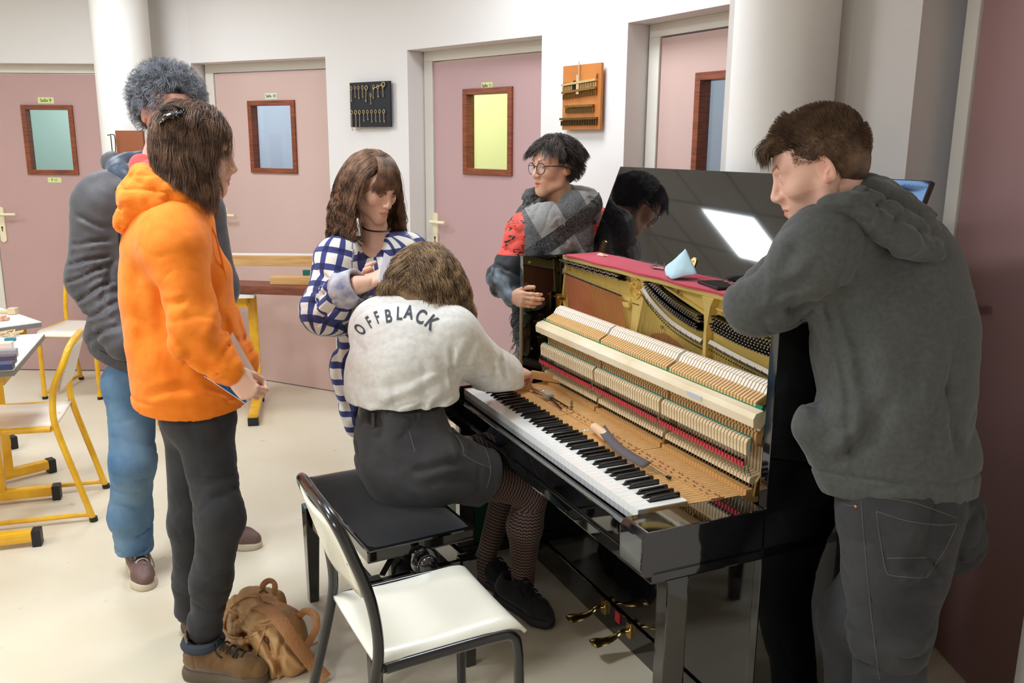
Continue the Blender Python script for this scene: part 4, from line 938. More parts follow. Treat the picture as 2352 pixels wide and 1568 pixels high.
# ================================================================== THE PEOPLE
PW = None
def V_(*a): return np.array(a, float)
def A3(px, py, Y): return np.array(at(px, py, Y))
def unit(v): v = np.array(v, float); return v / np.linalg.norm(v)
IRIS = mat('iris_brown', (62, 38, 26), .2)
def cloth_mat(name, rgb, bump=.25, bs=420, sheen=.25, rough=.85, noise=.06, rgb2=None, ns=30):
    return mat(name, rgb, rough, noise=noise or 0, nscale=ns, bump=bump, bscale=bs, sheen=sheen, rgb2=rgb2)
def wrap_mat(name, kind, rough=.85):
    m = mat(name, (200, 200, 200), rough, sheen=.15); nt = m.node_tree; b = nt.nodes['Principled BSDF']; N = nt.nodes.new; Lk = nt.links.new
    a = N('ShaderNodeAttribute'); a.attribute_name = 'wrap'; sp = N('ShaderNodeSeparateXYZ'); Lk(a.outputs['Vector'], sp.inputs[0])
    def M(op, x, y=None):
        n = N('ShaderNodeMath'); n.operation = op
        for i, q in enumerate((x, y)):
            if q is None: continue
            if isinstance(q, (int, float)): n.inputs[i].default_value = q
            else: Lk(q, n.inputs[i])
        return n.outputs[0]
    X, Y = sp.outputs[0], sp.outputs[1]
    def mixc(f, c1, c2):
        n = N('ShaderNodeMix'); n.data_type = 'RGBA'; Lk(f, n.inputs[0])
        for i, c in ((6, c1), (7, c2)):
            if isinstance(c, tuple): n.inputs[i].default_value = (*lin(c), 1)
            else: Lk(c, n.inputs[i])
        return n.outputs[2]
    if kind == 'plaid':
        fx = M('LESS_THAN', M('FRACT', M('MULTIPLY', X, 1 / .062)), .36); fy = M('LESS_THAN', M('FRACT', M('MULTIPLY', Y, 1 / .062)), .36)
        one = M('MAXIMUM', fx, fy); two = M('MULTIPLY', fx, fy); thin = M('LESS_THAN', M('FRACT', M('MULTIPLY', M('ADD', X, Y), 1 / .004)), .5)
        c = mixc(one, (238, 233, 224), (62, 68, 128)); c = mixc(two, c, (36, 38, 84)); Lk(c, b.inputs['Base Color'])
    if kind == 'net':
        sn = M('SINE', M('ADD', M('MULTIPLY', Y, 6.283 / .0125), M('MULTIPLY', M('SINE', M('MULTIPLY', X, 6.283 / .013)), 1.1))); f = M('GREATER_THAN', sn, .45)
        s2 = M('SINE', M('ADD', M('MULTIPLY', Y, 6.283 / .0125), M('MULTIPLY', M('SINE', M('ADD', M('MULTIPLY', X, 6.283 / .013), 3.14)), 1.1))); f2 = M('GREATER_THAN', s2, .75)
        c = mixc(f, (30, 24, 24), (150, 112, 98)); c = mixc(f2, c, (84, 62, 56)); Lk(c, b.inputs['Base Color'])
    if kind == 'scarf':
        vor = N('ShaderNodeTexNoise'); vor.inputs['Scale'].default_value = 380; vor.inputs['Detail'].default_value = 6; tc = N('ShaderNodeTexCoord'); Lk(tc.outputs['Object'], vor.inputs[0])
        so_ = N('ShaderNodeSeparateXYZ'); Lk(tc.outputs['Object'], so_.inputs[0]); X, Z = so_.outputs[0], so_.outputs[2]; n1 = M('GREATER_THAN', M('SINE', M('ADD', M('MULTIPLY', X, 24), M('MULTIPLY', Z, 15))), .1); n2 = M('GREATER_THAN', M('SINE', M('SUBTRACT', M('MULTIPLY', X, 19), M('MULTIPLY', Z, 26))), .5)
        c = mixc(n1, (158, 155, 150), (84, 84, 84)); c = mixc(n2, c, (26, 26, 27)); g = M('MULTIPLY', M('GREATER_THAN', vor.outputs[0], .52), .30); c = mixc(g, c, (196, 194, 190)); Lk(c, b.inputs['Base Color'])
        bp = N('ShaderNodeBump'); bp.inputs['Strength'].default_value = .7; bp.inputs['Distance'].default_value = .01; Lk(vor.outputs[0], bp.inputs['Height']); Lk(bp.outputs[0], b.inputs['Normal'])
    if kind == 'kimono':
        tc = N('ShaderNodeTexCoord'); mp = N('ShaderNodeMapping'); mp.inputs['Scale'].default_value = (1, 1, 2.2); Lk(tc.outputs['Object'], mp.inputs[0]); n1 = N('ShaderNodeTexNoise'); n1.inputs['Scale'].default_value = 26; n1.inputs['Detail'].default_value = 1; n1.inputs['Distortion'].default_value = 1.5; Lk(mp.outputs[0], n1.inputs[0])
        f = M('GREATER_THAN', n1.outputs[0], .60); c = mixc(f, (226, 74, 56), (24, 22, 26))
        sz = N('ShaderNodeSeparateXYZ'); Lk(tc.outputs['Object'], sz.inputs[0]); n2 = N('ShaderNodeTexNoise'); n2.inputs['Scale'].default_value = 9; n2.inputs['Distortion'].default_value = 1.2; Lk(tc.outputs['Object'], n2.inputs[0])
        low = M('LESS_THAN', sz.outputs[2], 1.20); low2 = M('LESS_THAN', sz.outputs[2], 1.15); c = mixc(low, c, (24, 24, 28)); cr = N('ShaderNodeValToRGB'); cr.color_ramp.elements[0].color = (*lin((26, 28, 34)), 1); cr.color_ramp.elements[1].color = (*lin((150, 164, 174)), 1); cr.color_ramp.elements[0].position = .46; cr.color_ramp.elements[1].position = .66; Lk(n2.outputs[0], cr.inputs[0]); c = mixc(low2, c, cr.outputs[0]); Lk(c, b.inputs['Base Color'])
    return m
def garment(name, s, m, parent, h=.008, disp=None, cut=None, bones=None, **k):
    V, F = s.mesh(h, disp=disp, cut=cut); uv = bone_uv(V, bones) if bones else None
    return np_mesh(name, V, F, m, parent, uv=uv, **k)
def person(label, loc):
    return tag(empty('person', loc), label, 'person')
def rel(o, root):                                                   # keep world place when the root sits at the feet
    for c in root.children:
        c.matrix_parent_inverse = Matrix.Translation(-Vector(root.location))
def hidden_body(joints):                                             # the body under the clothes, slimmer than they are
    s = SDF(.04)
    for a, b, ra, rb in joints: s.cone(a, b, ra, rb)
    V, F = s.mesh(.016); return V, F, None
def shoe(parent, heel, toe, name, m, sole_m, L=.27, shaft=.165, w_=.048, ht=.085, lace=None, soleh=.025, ankle=None, boot=False, roll=0, lift=0):
    """heel and toe on the floor, in the place"""
    h_, t_ = Vector(heel), Vector(toe); d = (t_ - h_); d.normalize(); sd = d.cross(Vector((0, 0, 1))).normalized(); up = sd.cross(d).normalized()
    def W(x, y, z): return tuple(h_ + sd * x + d * y + up * z)
    s = SDF(.02); zb = soleh
    s.cone(W(0, .035, zb + .030), W(0, .10, zb + .034), .034, .037, flat=(tuple(sd), .95)).cone(W(0, .10, zb + .03), W(.004, L - .075, zb + .018), .038, .038).cone(W(.004, L - .075, zb + .014), W(.002, L - .042, zb + .010), .040, .032)
    s.cone(W(0, .055, zb + .03), W(0, .066 if boot else .05, ht + (.09 if boot else 0)), .036, .036 if not boot else .050)
    if boot: s.cone(W(0, .068, shaft - .03), W(0, .068, shaft + .06), .044, .05, op='-', k=.006)
    s.cone(W(0, .07, zb + .05), W(0, .125, zb + .045), .034, .033)
    if not boot: s.cone(W(0, .055, ht + .03), W(0, .055, ht - .006), .026, .024, op='-', k=.01)
    cutn = -np.array(up); V, F = s.mesh(.004, cut=plane_cut((W(0, 0, zb), cutn), *([(W(0, 0, shaft), up)] if boot else [])), disp=folds(.004, .05, 4)); up_ = np_mesh(name, V, F, m, parent)
    s = SDF(.01); s.cone(W(0, .036, zb * .5), W(0, .10, zb * .5), .040, .040).cone(W(0, .10, zb * .5), W(.004, L - .07, zb * .5), .038, .046).cone(W(.004, L - .07, zb * .5), W(.002, L - .046, zb * .5), .046, .038)
    V, F = s.mesh(.004, cut=plane_cut((W(0, 0, 0), cutn), (W(0, 0, zb + .004), -cutn))); np_mesh('sole', V, F, sole_m, up_)
    if lace:
        b = MB()
        for j in range(5):
            y = .115 + j * .020; z = zb + .094 - j * .0105 - (0 if not boot else -.004); b.tube(bez([W(-.022, y, z - .008), W(-.008, y + .006, z + .002), W(.010, y + .008, z + .002), W(.022, y + .012, z - .010)], 4), .0026, 6); b.tube(bez([W(.022, y, z - .008), W(.008, y + .006, z + .003), W(-.010, y + .008, z + .003), W(-.022, y + .012, z - .010)], 4), .0026, 6)
        b.tube(bez([W(0, .115, zb + .074), W(-.03, .12, zb + .07), W(-.045, .14, zb + .03), W(-.048, .15, zb + .005)], 5), .0022, 6); b.tube(bez([W(0, .115, zb + .074), W(.028, .125, zb + .075), W(.03, .145, zb + .06), W(0, .118, zb + .07)], 5), .0022, 6)
        b.build('laces', lace, up_, smooth=True)
    return up_
# ------------------------------------------------------------------ the girl in the orange hoodie
SKIN1 = skin_person((232, 184, 160), 'skin_light')
HAIR_BR = hair_mat('hair_dark_brown', (156, 124, 104), (84, 62, 50)); HAIR_DK = hair_mat('hair_black_brown', (84, 70, 64), (42, 34, 32))
JEANB = cloth_mat('black_denim', (38, 37, 39), bs=700, bump=.15, sheen=.1, rgb2=(52, 51, 53), ns=12)
def groove(p, n, amp=.004, w_=.005):
    p = np.array(p); n = unit(n); return lambda P_: amp * np.exp(-(((P_ - p) @ n) / w_) ** 2)
def make_orange():
    root = person('person in bright orange hoodie and black jeans, standing in profile with a booklet', (-1.0, 2.55, 0))
    f = unit((.96, .28, 0)); sd = unit((f[1], -f[0], 0))              # facing, right side (to the camera)
    OR = cloth_mat('orange_fleece', (255, 138, 22), bump=.12, sheen=.12, noise=.05, rgb2=(246, 124, 10))
    c = A3(452, 352, 2.60); ps = Pose(c, (.93, .33, -.16))
    # body
    hip, hipF = A3(466, 960, 2.53), A3(440, 960, 2.68); kn, knF = A3(506, 1195, 2.44), A3(436, 1200, 2.66); an, anF = A3(472, 1440, 2.46), A3(434, 1400, 2.69)
    sh, shF = A3(405, 560, 2.44), A3(405, 530, 2.76); el, elF = A3(448, 768, 2.36), A3(470, 740, 2.80); wr, wrF = A3(536, 858, 2.345), A3(560, 830, 2.62)
    V1, F1 = head_sdf(fem=1, jawd=.0).mesh(.0027); c1 = head_tint(V1, lipc=(.86, .5, .48), browc=(.16, .10, .08)); V1 = ps(V1)
    s = SDF(.03); s.cone(ps.w(0, -.02, -.05), A3(408, 478, 2.6), .048, .056); V2, F2 = s.mesh(.006)
    hb = hidden_body([(A3(450, 930, 2.59), A3(405, 560, 2.6), .11, .10), (hip, kn, .06, .045), (hipF, knF, .06, .045), (kn, an, .04, .035), (knF, anF, .04, .035), (sh, el, .04, .035), (shF, elF, .04, .035), (elF, wrF, .03, .03), (sh, shF, .05, .05), (el, A3(532, 856, 2.345), .032, .024)])
    hd = hand_mesh(A3(532, 856, 2.345), A3(562, 888, 2.350) - A3(532, 856, 2.352), (-.1, 1, .1), right=True, curl=(1.1, 1.15, 1.2, 1.25), thumb=(.2, .7), sc=.92)
    V, F, C = join_parts([(V1, F1, c1), (V2, F2, None), hb, hd]); np_mesh('body', V, F, SKIN1, root, col=C)
    eyes(ps, IRIS, root, look=(-.1, 1, -.25))
    # hoodie
    s = SDF(.05); up = (0, 0, 1)
    s.chain([A3(446, 952, 2.58), A3(438, 900, 2.58), A3(425, 800, 2.59), A3(400, 680, 2.6), A3(392, 580, 2.6), A3(398, 510, 2.6)], [.158, .170, .163, .148, .135, .100], flat=(tuple(f), .93))
    s.cone(A3(396, 562, 2.47), A3(396, 545, 2.73), .080, .078, k=.08); yoke(s, A3(400, 485, 2.6), A3(400, 548, 2.46), A3(400, 530, 2.74))
    s.cone(A3(470, 640, 2.6), A3(500, 860, 2.6), .075, .095, k=.06)   # the hanging front
    for a, b, q, sd_ in ((sh, el, A3(520, 850, 2.35), 1), (shF, elF, wrF, 0)): s.cone(a + (b - a) * .12, b, .074, .066, k=.06).cone(b, q, .064, .044, k=.04)
    s.cone(A3(512, 842, 2.35), A3(527, 853, 2.347), .047, .044, k=.006)
    bones = [(sh, el, 1.0), (el, A3(525, 852, 2.35), 1.4)]
    disp = addf(folds(.0065, .15, 11, stretch=(1, 1, .6)), limb_folds([(a, b, t) for a, b, t in bones], .0045, 70, 5, .12), groove(A3(445, 930, 2.42), (.03, 0, 1), .006, .004), crease([(360, 640, 372, 760, .008, .02), (545, 640, 500, 780, .008, .015), (420, 700, 470, 690, .006, .01), (400, 770, 500, 850, .010, .018), (480, 790, 430, 830, .007, .012), (330, 720, 420, 900, .009, .025), (310, 620, 330, 820, .007, .02), (470, 880, 540, 905, .008, .012), (500, 840, 540, 800, .007, .008), (520, 850, 550, 830, .007, .006), (350, 900, 470, 890, .006, .012), (540, 700, 575, 830, .008, .014)], 2.45))
    hemp = A3(445, 960, 2.44); hood = garment('hoodie', s, OR, root, .0065, disp=disp, cut=plane_cut((hemp, (-.06, .10, -1))))
    # hood lying on the back and round the neck
    s = SDF(.03); nb = A3(408, 468, 2.6); ring = []
    for a in np.linspace(-2.5, 2.5, 14):                              # open at the front
        ca, sa = math.cos(a + PI), math.sin(a + PI); ring.append(nb + f * .092 * ca + sd * .096 * sa + V_(0, 0, .035 - .062 * ca - .012))
    s.chain(ring, [.018 + .012 * math.sin(PI * i / 13) for i in range(14)], k=.02)
    ring2 = [p * 1.0 + f * -.022 + V_(0, 0, -.045) for p in ring]
    s.chain(ring2, [.024 + .014 * math.sin(PI * i / 13) for i in range(14)], k=.02)
    s.cone(nb - f * .115 + V_(0, 0, .01), nb - f * .15 + V_(0, 0, -.055), .040, .028, k=.03); s.cone(nb - f * .11 + sd * .06 + V_(0, 0, .0), nb - f * .145 + sd * .03 + V_(0, 0, -.05), .035, .028, k=.03); s.cone(nb - f * .11 - sd * .06, nb - f * .145 - sd * .03 + V_(0, 0, -.05), .035, .028, k=.03)
    garment('hood', s, OR, hood, .0055, disp=folds(.012, .07, 14, stretch=(1, 1, 2)))
    b = MB(); p0 = nb + f * .075 + sd * .05 + V_(0, 0, -.03); b.tube(bez([p0, p0 + V_(.03, -.012, -.05), p0 + V_(.045, -.012, -.12), p0 + V_(.055, -.01, -.19)], 6), .003, 8); b.build('drawstring', OR, hood, smooth=True)
    # jeans
    s = SDF(.04); s.chain([A3(462, 935, 2.54), hip, kn, A3(485, 1330, 2.46), an], [.080, .086, .066, .056, .047]); s.chain([A3(440, 925, 2.67), hipF, knF, A3(440, 1330, 2.68), anF], [.085, .086, .062, .054, .047]); s.cone(A3(450, 950, 2.56), A3(448, 950, 2.62), .105, .105)
    s.cone(A3(470, 1422, 2.46), A3(471, 1438, 2.46), .053, .053, k=.004)
    garment('jeans', s, JEANB, root, .006, disp=addf(folds(.003, .07, 3), limb_folds([(kn + V_(0, 0, .12), an, .9), (knF, anF, .8), (hip, kn, .5)], .0045, 110, 8, .12)))
    # boots
    suede = cloth_mat('brown_suede', (124, 90, 50), bump=.3, bs=200, sheen=.4, noise=.2, rgb2=(98, 68, 36), ns=14); sole = mat('boot_sole', (96, 82, 66), .8)
    lace = mat('boot_lace_black', (20, 22, 28), .7)
    b1 = shoe(root, (-1.022, 2.445, 0), (-.8, 2.41, 0), 'boot', suede, sole, L=.285, ht=.10, soleh=.035, boot=True, lace=lace)
    b = MB(); q = A3(470, 1472, 2.45); b.tube([(q[0] - .005 + .052 * math.cos(a), q[1] + .052 * math.sin(a), q[2]) for a in [2 * PI * k / 20 for k in range(20)]], .016, 8, closed=True); b.build('boot_cuff', mat('cuff_navy', (46, 52, 62), .8), b1, smooth=True)
    shoe(root, (-1.125, 2.70, 0), (-.88, 2.74, 0), 'boot', suede, sole, L=.28, ht=.10, soleh=.035, boot=True)
    # hair: half tied up, wavy, to the jaw
    s = SDF(.03); s.ell((0, -.026, .046), (.085, .099, .088)); s.ell((0, -.055, -.03), (.080, .062, .085)); s.cone((-.062, .005, -.02), (-.062, .02, -.085), .024, .020); s.cone((.066, -.005, -.01), (.068, .035, -.095), .030, .020); s.ell((.05, .0, -.03), (.035, .05, .06))
    V, F = s.mesh(.0045, cut=lambda P_: np.maximum(np.where((P_[:, 2] < .075), P_[:, 1] - .048 - .02 * (P_[:, 2] > .02), P_[:, 1] - .066 - 0 * P_[:, 2]), -1), disp=folds(.006, .035, 5, stretch=(1, 1, .35))); hair = np_mesh('hair', ps(V), F, under(HAIR_BR), root)
    R, Nn = scalp(5200, 3, lambda p: p[2] > -.03 and not (p[1] > .05 and p[2] < .07) and p[1] < .078, r=(.083, .102, .092))
    def comb(q):                                                      # the top is pulled back to the clip, the rest falls
        clip = V_(.03, -.085, .085); d = clip - q; d /= np.linalg.norm(d, axis=1)[:, None]; top = np.clip((q[:, 2] - .05) / .03, 0, 1)[:, None]; return d * top + V_(0, -.1, -1) * (1 - top) + q * 2
    ln = lambda q: np.where(q[:, 2] > .055, .125, .165)
    st = grow(ps, R, Nn, ln, curl=.0055, cf=44, grav=1, n=18, stiff=.72, comb=comb, seed=4, clump=34, rad=(.088, .104, .096), lift=.10); strands('hair_strands', st, .0007, HAIR_BR, hair)
    # claw clip with glitter
    b = MB(); q = bez([(.062, -.045, .10), (.060, -.075, .088), (.050, -.098, .062)], 6); b.tube(q, [.012 + .006 * math.sin(PI * i / (len(q) - 1)) for i in range(len(q))], 12, flat=.55); b.tube(bez([(.056, -.04, .112), (.048, -.075, .118), (.036, -.10, .10)], 6), .0035, 8)
    b.v = [tuple(p) for p in ps(np.array(b.v) * np.array((1.30, 1.08, 1.02)))]; cl = b.build('hair_clip', mat('clip_black', (16, 18, 22), .12, coat=1), hair, smooth=True)
    b = MB(); g = random.Random(3)
    for _ in range(60): t = g.random(); k = q[int(t * (len(q) - 1))]; a = g.uniform(-1.3, 1.3); b.ball((k[0] + .0105 * math.cos(a) + .003, k[1] + .009 * math.sin(a) * .5, k[2] + .012 * math.sin(a)), .0013, 6, 4)
    b.v = [tuple(p) for p in ps(np.array(b.v) * np.array((1.34, 1.09, 1.03)))]; b.build('clip_glitter', mat('glitter', (235, 235, 220), .1, metal=1), cl)
    rel(None, root)
    # booklet
    P4 = [A3(534, 762, 2.49), A3(588, 856, 2.43), A3(564, 926, 2.375), A3(468, 862, 2.395)]
    n = unit(np.cross(P4[1] - P4[0], P4[3] - P4[0]))
    t = tag(empty('booklet', tuple(P4[2])), 'blue and white booklet held in the hand of the person in the orange hoodie', 'booklet')
    def slab(q, th, m, nm, off=0): 
        b = MB(); k = len(q); b.add([tuple(p + n * off) for p in q] + [tuple(p + n * (off + th)) for p in q], [tuple(range(k)), tuple(range(2 * k - 1, k - 1, -1))] + [(i, (i + 1) % k, k + (i + 1) % k, k + i) for i in range(k)]); o = b.build(nm, m, t); o.matrix_parent_inverse = Matrix.Translation(-Vector(P4[2])); return o
    mid = (P4[0] * .45 + P4[3] * .55); mid2 = P4[1] * .6 + P4[2] * .4
    slab(P4, .007, mat('paper_white', (238, 236, 236), .7), 'pages'); slab([mid, mid2, P4[2], P4[3]], .0012, mat('cover_blue', (26, 98, 150), .4, noise=1, nscale=30, rgb2=(16, 60, 110)), 'cover', .0072 if n[1] < 0 else -.0014)
make_orange()
# ------------------------------------------------------------------ the man with grey curls, dark jacket and blue jeans
def make_man():
    root = person('person with curly grey hair, charcoal jacket and blue jeans, behind the orange hoodie', (-1.25, 3.15, 0))
    f = unit((.42, -.9, 0)); sd = unit((f[1], -f[0], 0))              # right side = to the left of the photo
    c = A3(388, 262, 3.20); ps = Pose(c, (.62, -.78, -.12), sc=1.03)
    shR, shL = A3(222, 455, 3.12), A3(462, 470, 3.3); elR, elL = A3(205, 640, 3.08), A3(500, 660, 3.30); wrR, wrL = A3(285, 790, 2.98), A3(480, 800, 3.15)
    pel = A3(335, 850, 3.18); hR, hL = A3(300, 880, 3.12), A3(385, 880, 3.24); kR, kL = A3(305, 1060, 3.06), A3(470, 1060, 3.25); aR, aL = A3(310, 1255, 3.10), A3(530, 1195, 3.38)
    V1, F1 = head_sdf(fem=0).mesh(.004); c1 = head_tint(V1, stubble=.4, browc=(.3, .27, .26)); V1 = ps(V1)
    s = SDF(.03); s.cone(ps.w(0, -.02, -.05), A3(345, 430, 3.22), .055, .06); V2, F2 = s.mesh(.007)
    hb = hidden_body([(pel, A3(345, 520, 3.22), .085, .09), (hR, kR, .06, .045), (hL, kL, .06, .045), (kR, aR, .045, .036), (kL, aL, .045, .036), (shR, elR, .04, .035), (shL, elL, .04, .035), (shR, shL, .05, .05), (elR, wrR, .035, .028), (elL, wrL, .035, .028)])
    h1 = hand_mesh(wrR, (.55, -.3, -.6), (.5, .6, 0), right=True, h=.003, curl=(.9, .9, .9, .9)); h2 = hand_mesh(wrL, (-.3, -.3, -.7), (-.5, .6, 0), h=.003, curl=(.9, .9, .9, .9))
    V, F, C = join_parts([(V1, F1, c1), (V2, F2, None), hb, h1, h2]); np_mesh('body', V, F, skin_person((214, 160, 140), 'skin_tan'), root, col=C); eyes(ps, IRIS, root)
    JK = cloth_mat('jacket_charcoal', (76, 72, 74), bump=.12, bs=500, sheen=.15, rough=.6, rgb2=(66, 63, 66)); QL = mat('quilted_navy', (48, 60, 76), .55, sheen=.2)
    # jacket
    s = SDF(.05); s.chain([A3(318, 852, 3.16), A3(318, 800, 3.18), A3(330, 650, 3.2), A3(338, 520, 3.21), A3(345, 455, 3.22)], [.150, .178, .165, .165, .10], flat=(tuple(f), .78))
    s.cone(shR * .9 + shL * .1, shL * .9 + shR * .1, .075, .075, k=.08); yoke(s, A3(345, 440, 3.22), shL, shR, .07, .065)
    for a, b, q in ((shR, elR, wrR), (shL, elL, wrL)): s.cone(a + (b - a) * .12, b, .078, .074, k=.07).cone(b, q, .074, .060, k=.04)
    disp = addf(folds(.004, .12, 31), limb_folds([(shR, elR, .9), (elR, wrR, 1.1), (shL, elL, .8)], .0038, 85, 12, .14), crease([(160, 560, 250, 548, .007, .007), (160, 605, 248, 588, .010, .007), (165, 645, 245, 618, .010, .007), (185, 690, 262, 648, .011, .007), (205, 728, 290, 690, .010, .007), (225, 768, 295, 735, .009, .007), (180, 500, 240, 520, .006, .007), (200, 790, 260, 740, .008, .010), (240, 700, 262, 600, .006, .008)], 3.04))
    jk = garment('jacket', s, JK, root, .008, disp=disp, cut=plane_cut((A3(285, 838, 3.02), (-.42, .1, -1))))
    s = SDF(.01); s.chain([A3(318, 790, 3.16), A3(318, 878, 3.16)], [.172, .156], flat=(tuple(f), .8)); garment('waistband', s, JK, jk, .005, cut=plane_cut((A3(285, 856, 3.02), (-.42, .1, -1)), (A3(285, 828, 3.02), (.42, -.1, 1))), disp=lambda P_: .0016 * np.sin(np.arctan2(P_[:, 1] - 3.16, P_[:, 0] - A3(318, 850, 3.16)[0]) * 90))
    b = MB(); z0, z1 = A3(268, 432, 3.01), A3(285, 800, 2.96); b.tube(bez([z0, A3(276, 600, 2.99), z1], 8), .004, 8); b.build('zip', mat('zip_dark', (60, 56, 56), .3, metal=.6), jk, smooth=True)
    # quilted collar and hood behind the neck
    s = SDF(.02); nb = A3(350, 410, 3.22); fr = []
    for a in np.linspace(-2.3, 2.3, 12): fr.append(nb - f * .10 * math.cos(a) + sd * .115 * math.sin(a) * -1 + V_(0, 0, .03 + .03 * math.cos(a)))
    s.chain(fr, [.030] * 12, k=.03); s.chain([p + V_(0, 0, -.055) for p in fr], [.034] * 12, k=.03)
    garment('collar', s, QL, jk, .006, disp=lambda P_: .0035 * (np.abs(np.sin((P_[:, 0] + P_[:, 2]) * 62)) ** .3 * -1 + np.abs(np.sin((P_[:, 0] - P_[:, 2]) * 62)) ** .3 * -1 + 1))
    s = SDF(.03); s.cone(A3(258, 372, 3.28), A3(300, 410, 3.36), .040, .06).cone(A3(262, 375, 3.25), A3(285, 425, 3.15), .034, .03).cone(A3(300, 405, 3.36), A3(400, 430, 3.38), .06, .06); garment('jacket_hood', s, JK, jk, .007, disp=folds(.006, .05, 33))
    s = SDF(.02); s.cone(A3(325, 380, 3.14), A3(316, 500, 3.05), .042, .024).cone(A3(350, 400, 3.10), A3(330, 480, 3.05), .05, .03); garment('red_shirt', s, cloth_mat('shirt_coral', (204, 78, 76)), root, .006)
    # jeans
    s = SDF(.04); s.chain([A3(335, 835, 3.16), hR, kR, A3(300, 1180, 3.09), aR], [.085, .088, .076, .072, .069]); s.chain([A3(365, 862, 3.22), hL, kL, aL], [.085, .09, .075, .064]); s.cone(hR, hL, .085, .085)
    dn = mat('blue_denim', (70, 106, 142), .8, noise=1, nscale=7, rgb2=(112, 140, 162), bump=.2, bscale=500)
    garment('jeans', s, dn, root, .007, disp=addf(folds(.005, .09, 41), limb_folds([(hR, kR, .5), (kR + V_(0, 0, .1), aR, 1.3), (kL, aL, 1)], .0055, 100, 15, .14)), cut=plane_cut((A3(300, 1278, 3.05), (0, 0, -1))))
    br = mat('shoe_brown_leather', (112, 82, 74), .55, noise=.15, nscale=20, bump=.15, bscale=90); so = mat('shoe_sole_cream', (206, 190, 164), .7); lc = mat('lace_grey', (176, 170, 156), .8)
    shoe(root, (-1.50, 3.20, 0), (-1.36, 2.98, 0), 'shoe', br, so, L=.285, lace=lc); shoe(root, (-1.30, 3.40, 0), (-1.08, 3.345, 0), 'shoe', br, so, L=.285, lace=lc)
    # curls
    HG = hair_mat('hair_grey', (150, 150, 154), (52, 53, 58)); s = SDF(.02); s.ell((0, -.022, .05), (.092, .108, .088)); s.ell((0, -.06, -.02), (.078, .06, .06))
    V, F = s.mesh(.005, cut=lambda P_: np.maximum(P_[:, 1] - np.where(P_[:, 2] > .075, .08, np.where(P_[:, 2] > .02, .025, -.02)), -1), disp=folds(.012, .028, 51, fine=.6)); hair = np_mesh('hair', ps(V), F, under(HG), root)
    R, Nn = scalp(3800, 5, lambda p: (p[2] > .02 and p[1] < .078) or (p[1] < -.02 and p[2] > -.03), r=(.092, .108, .098)); st = grow(ps, R, Nn, .050, curl=.007, cf=150, grav=.35, n=13, stiff=.86, seed=8, clump=24, rad=(.092, .108, .098), lift=.05); strands('hair_strands', st, .0007, HG, hair)
    rel(None, root)
make_man()
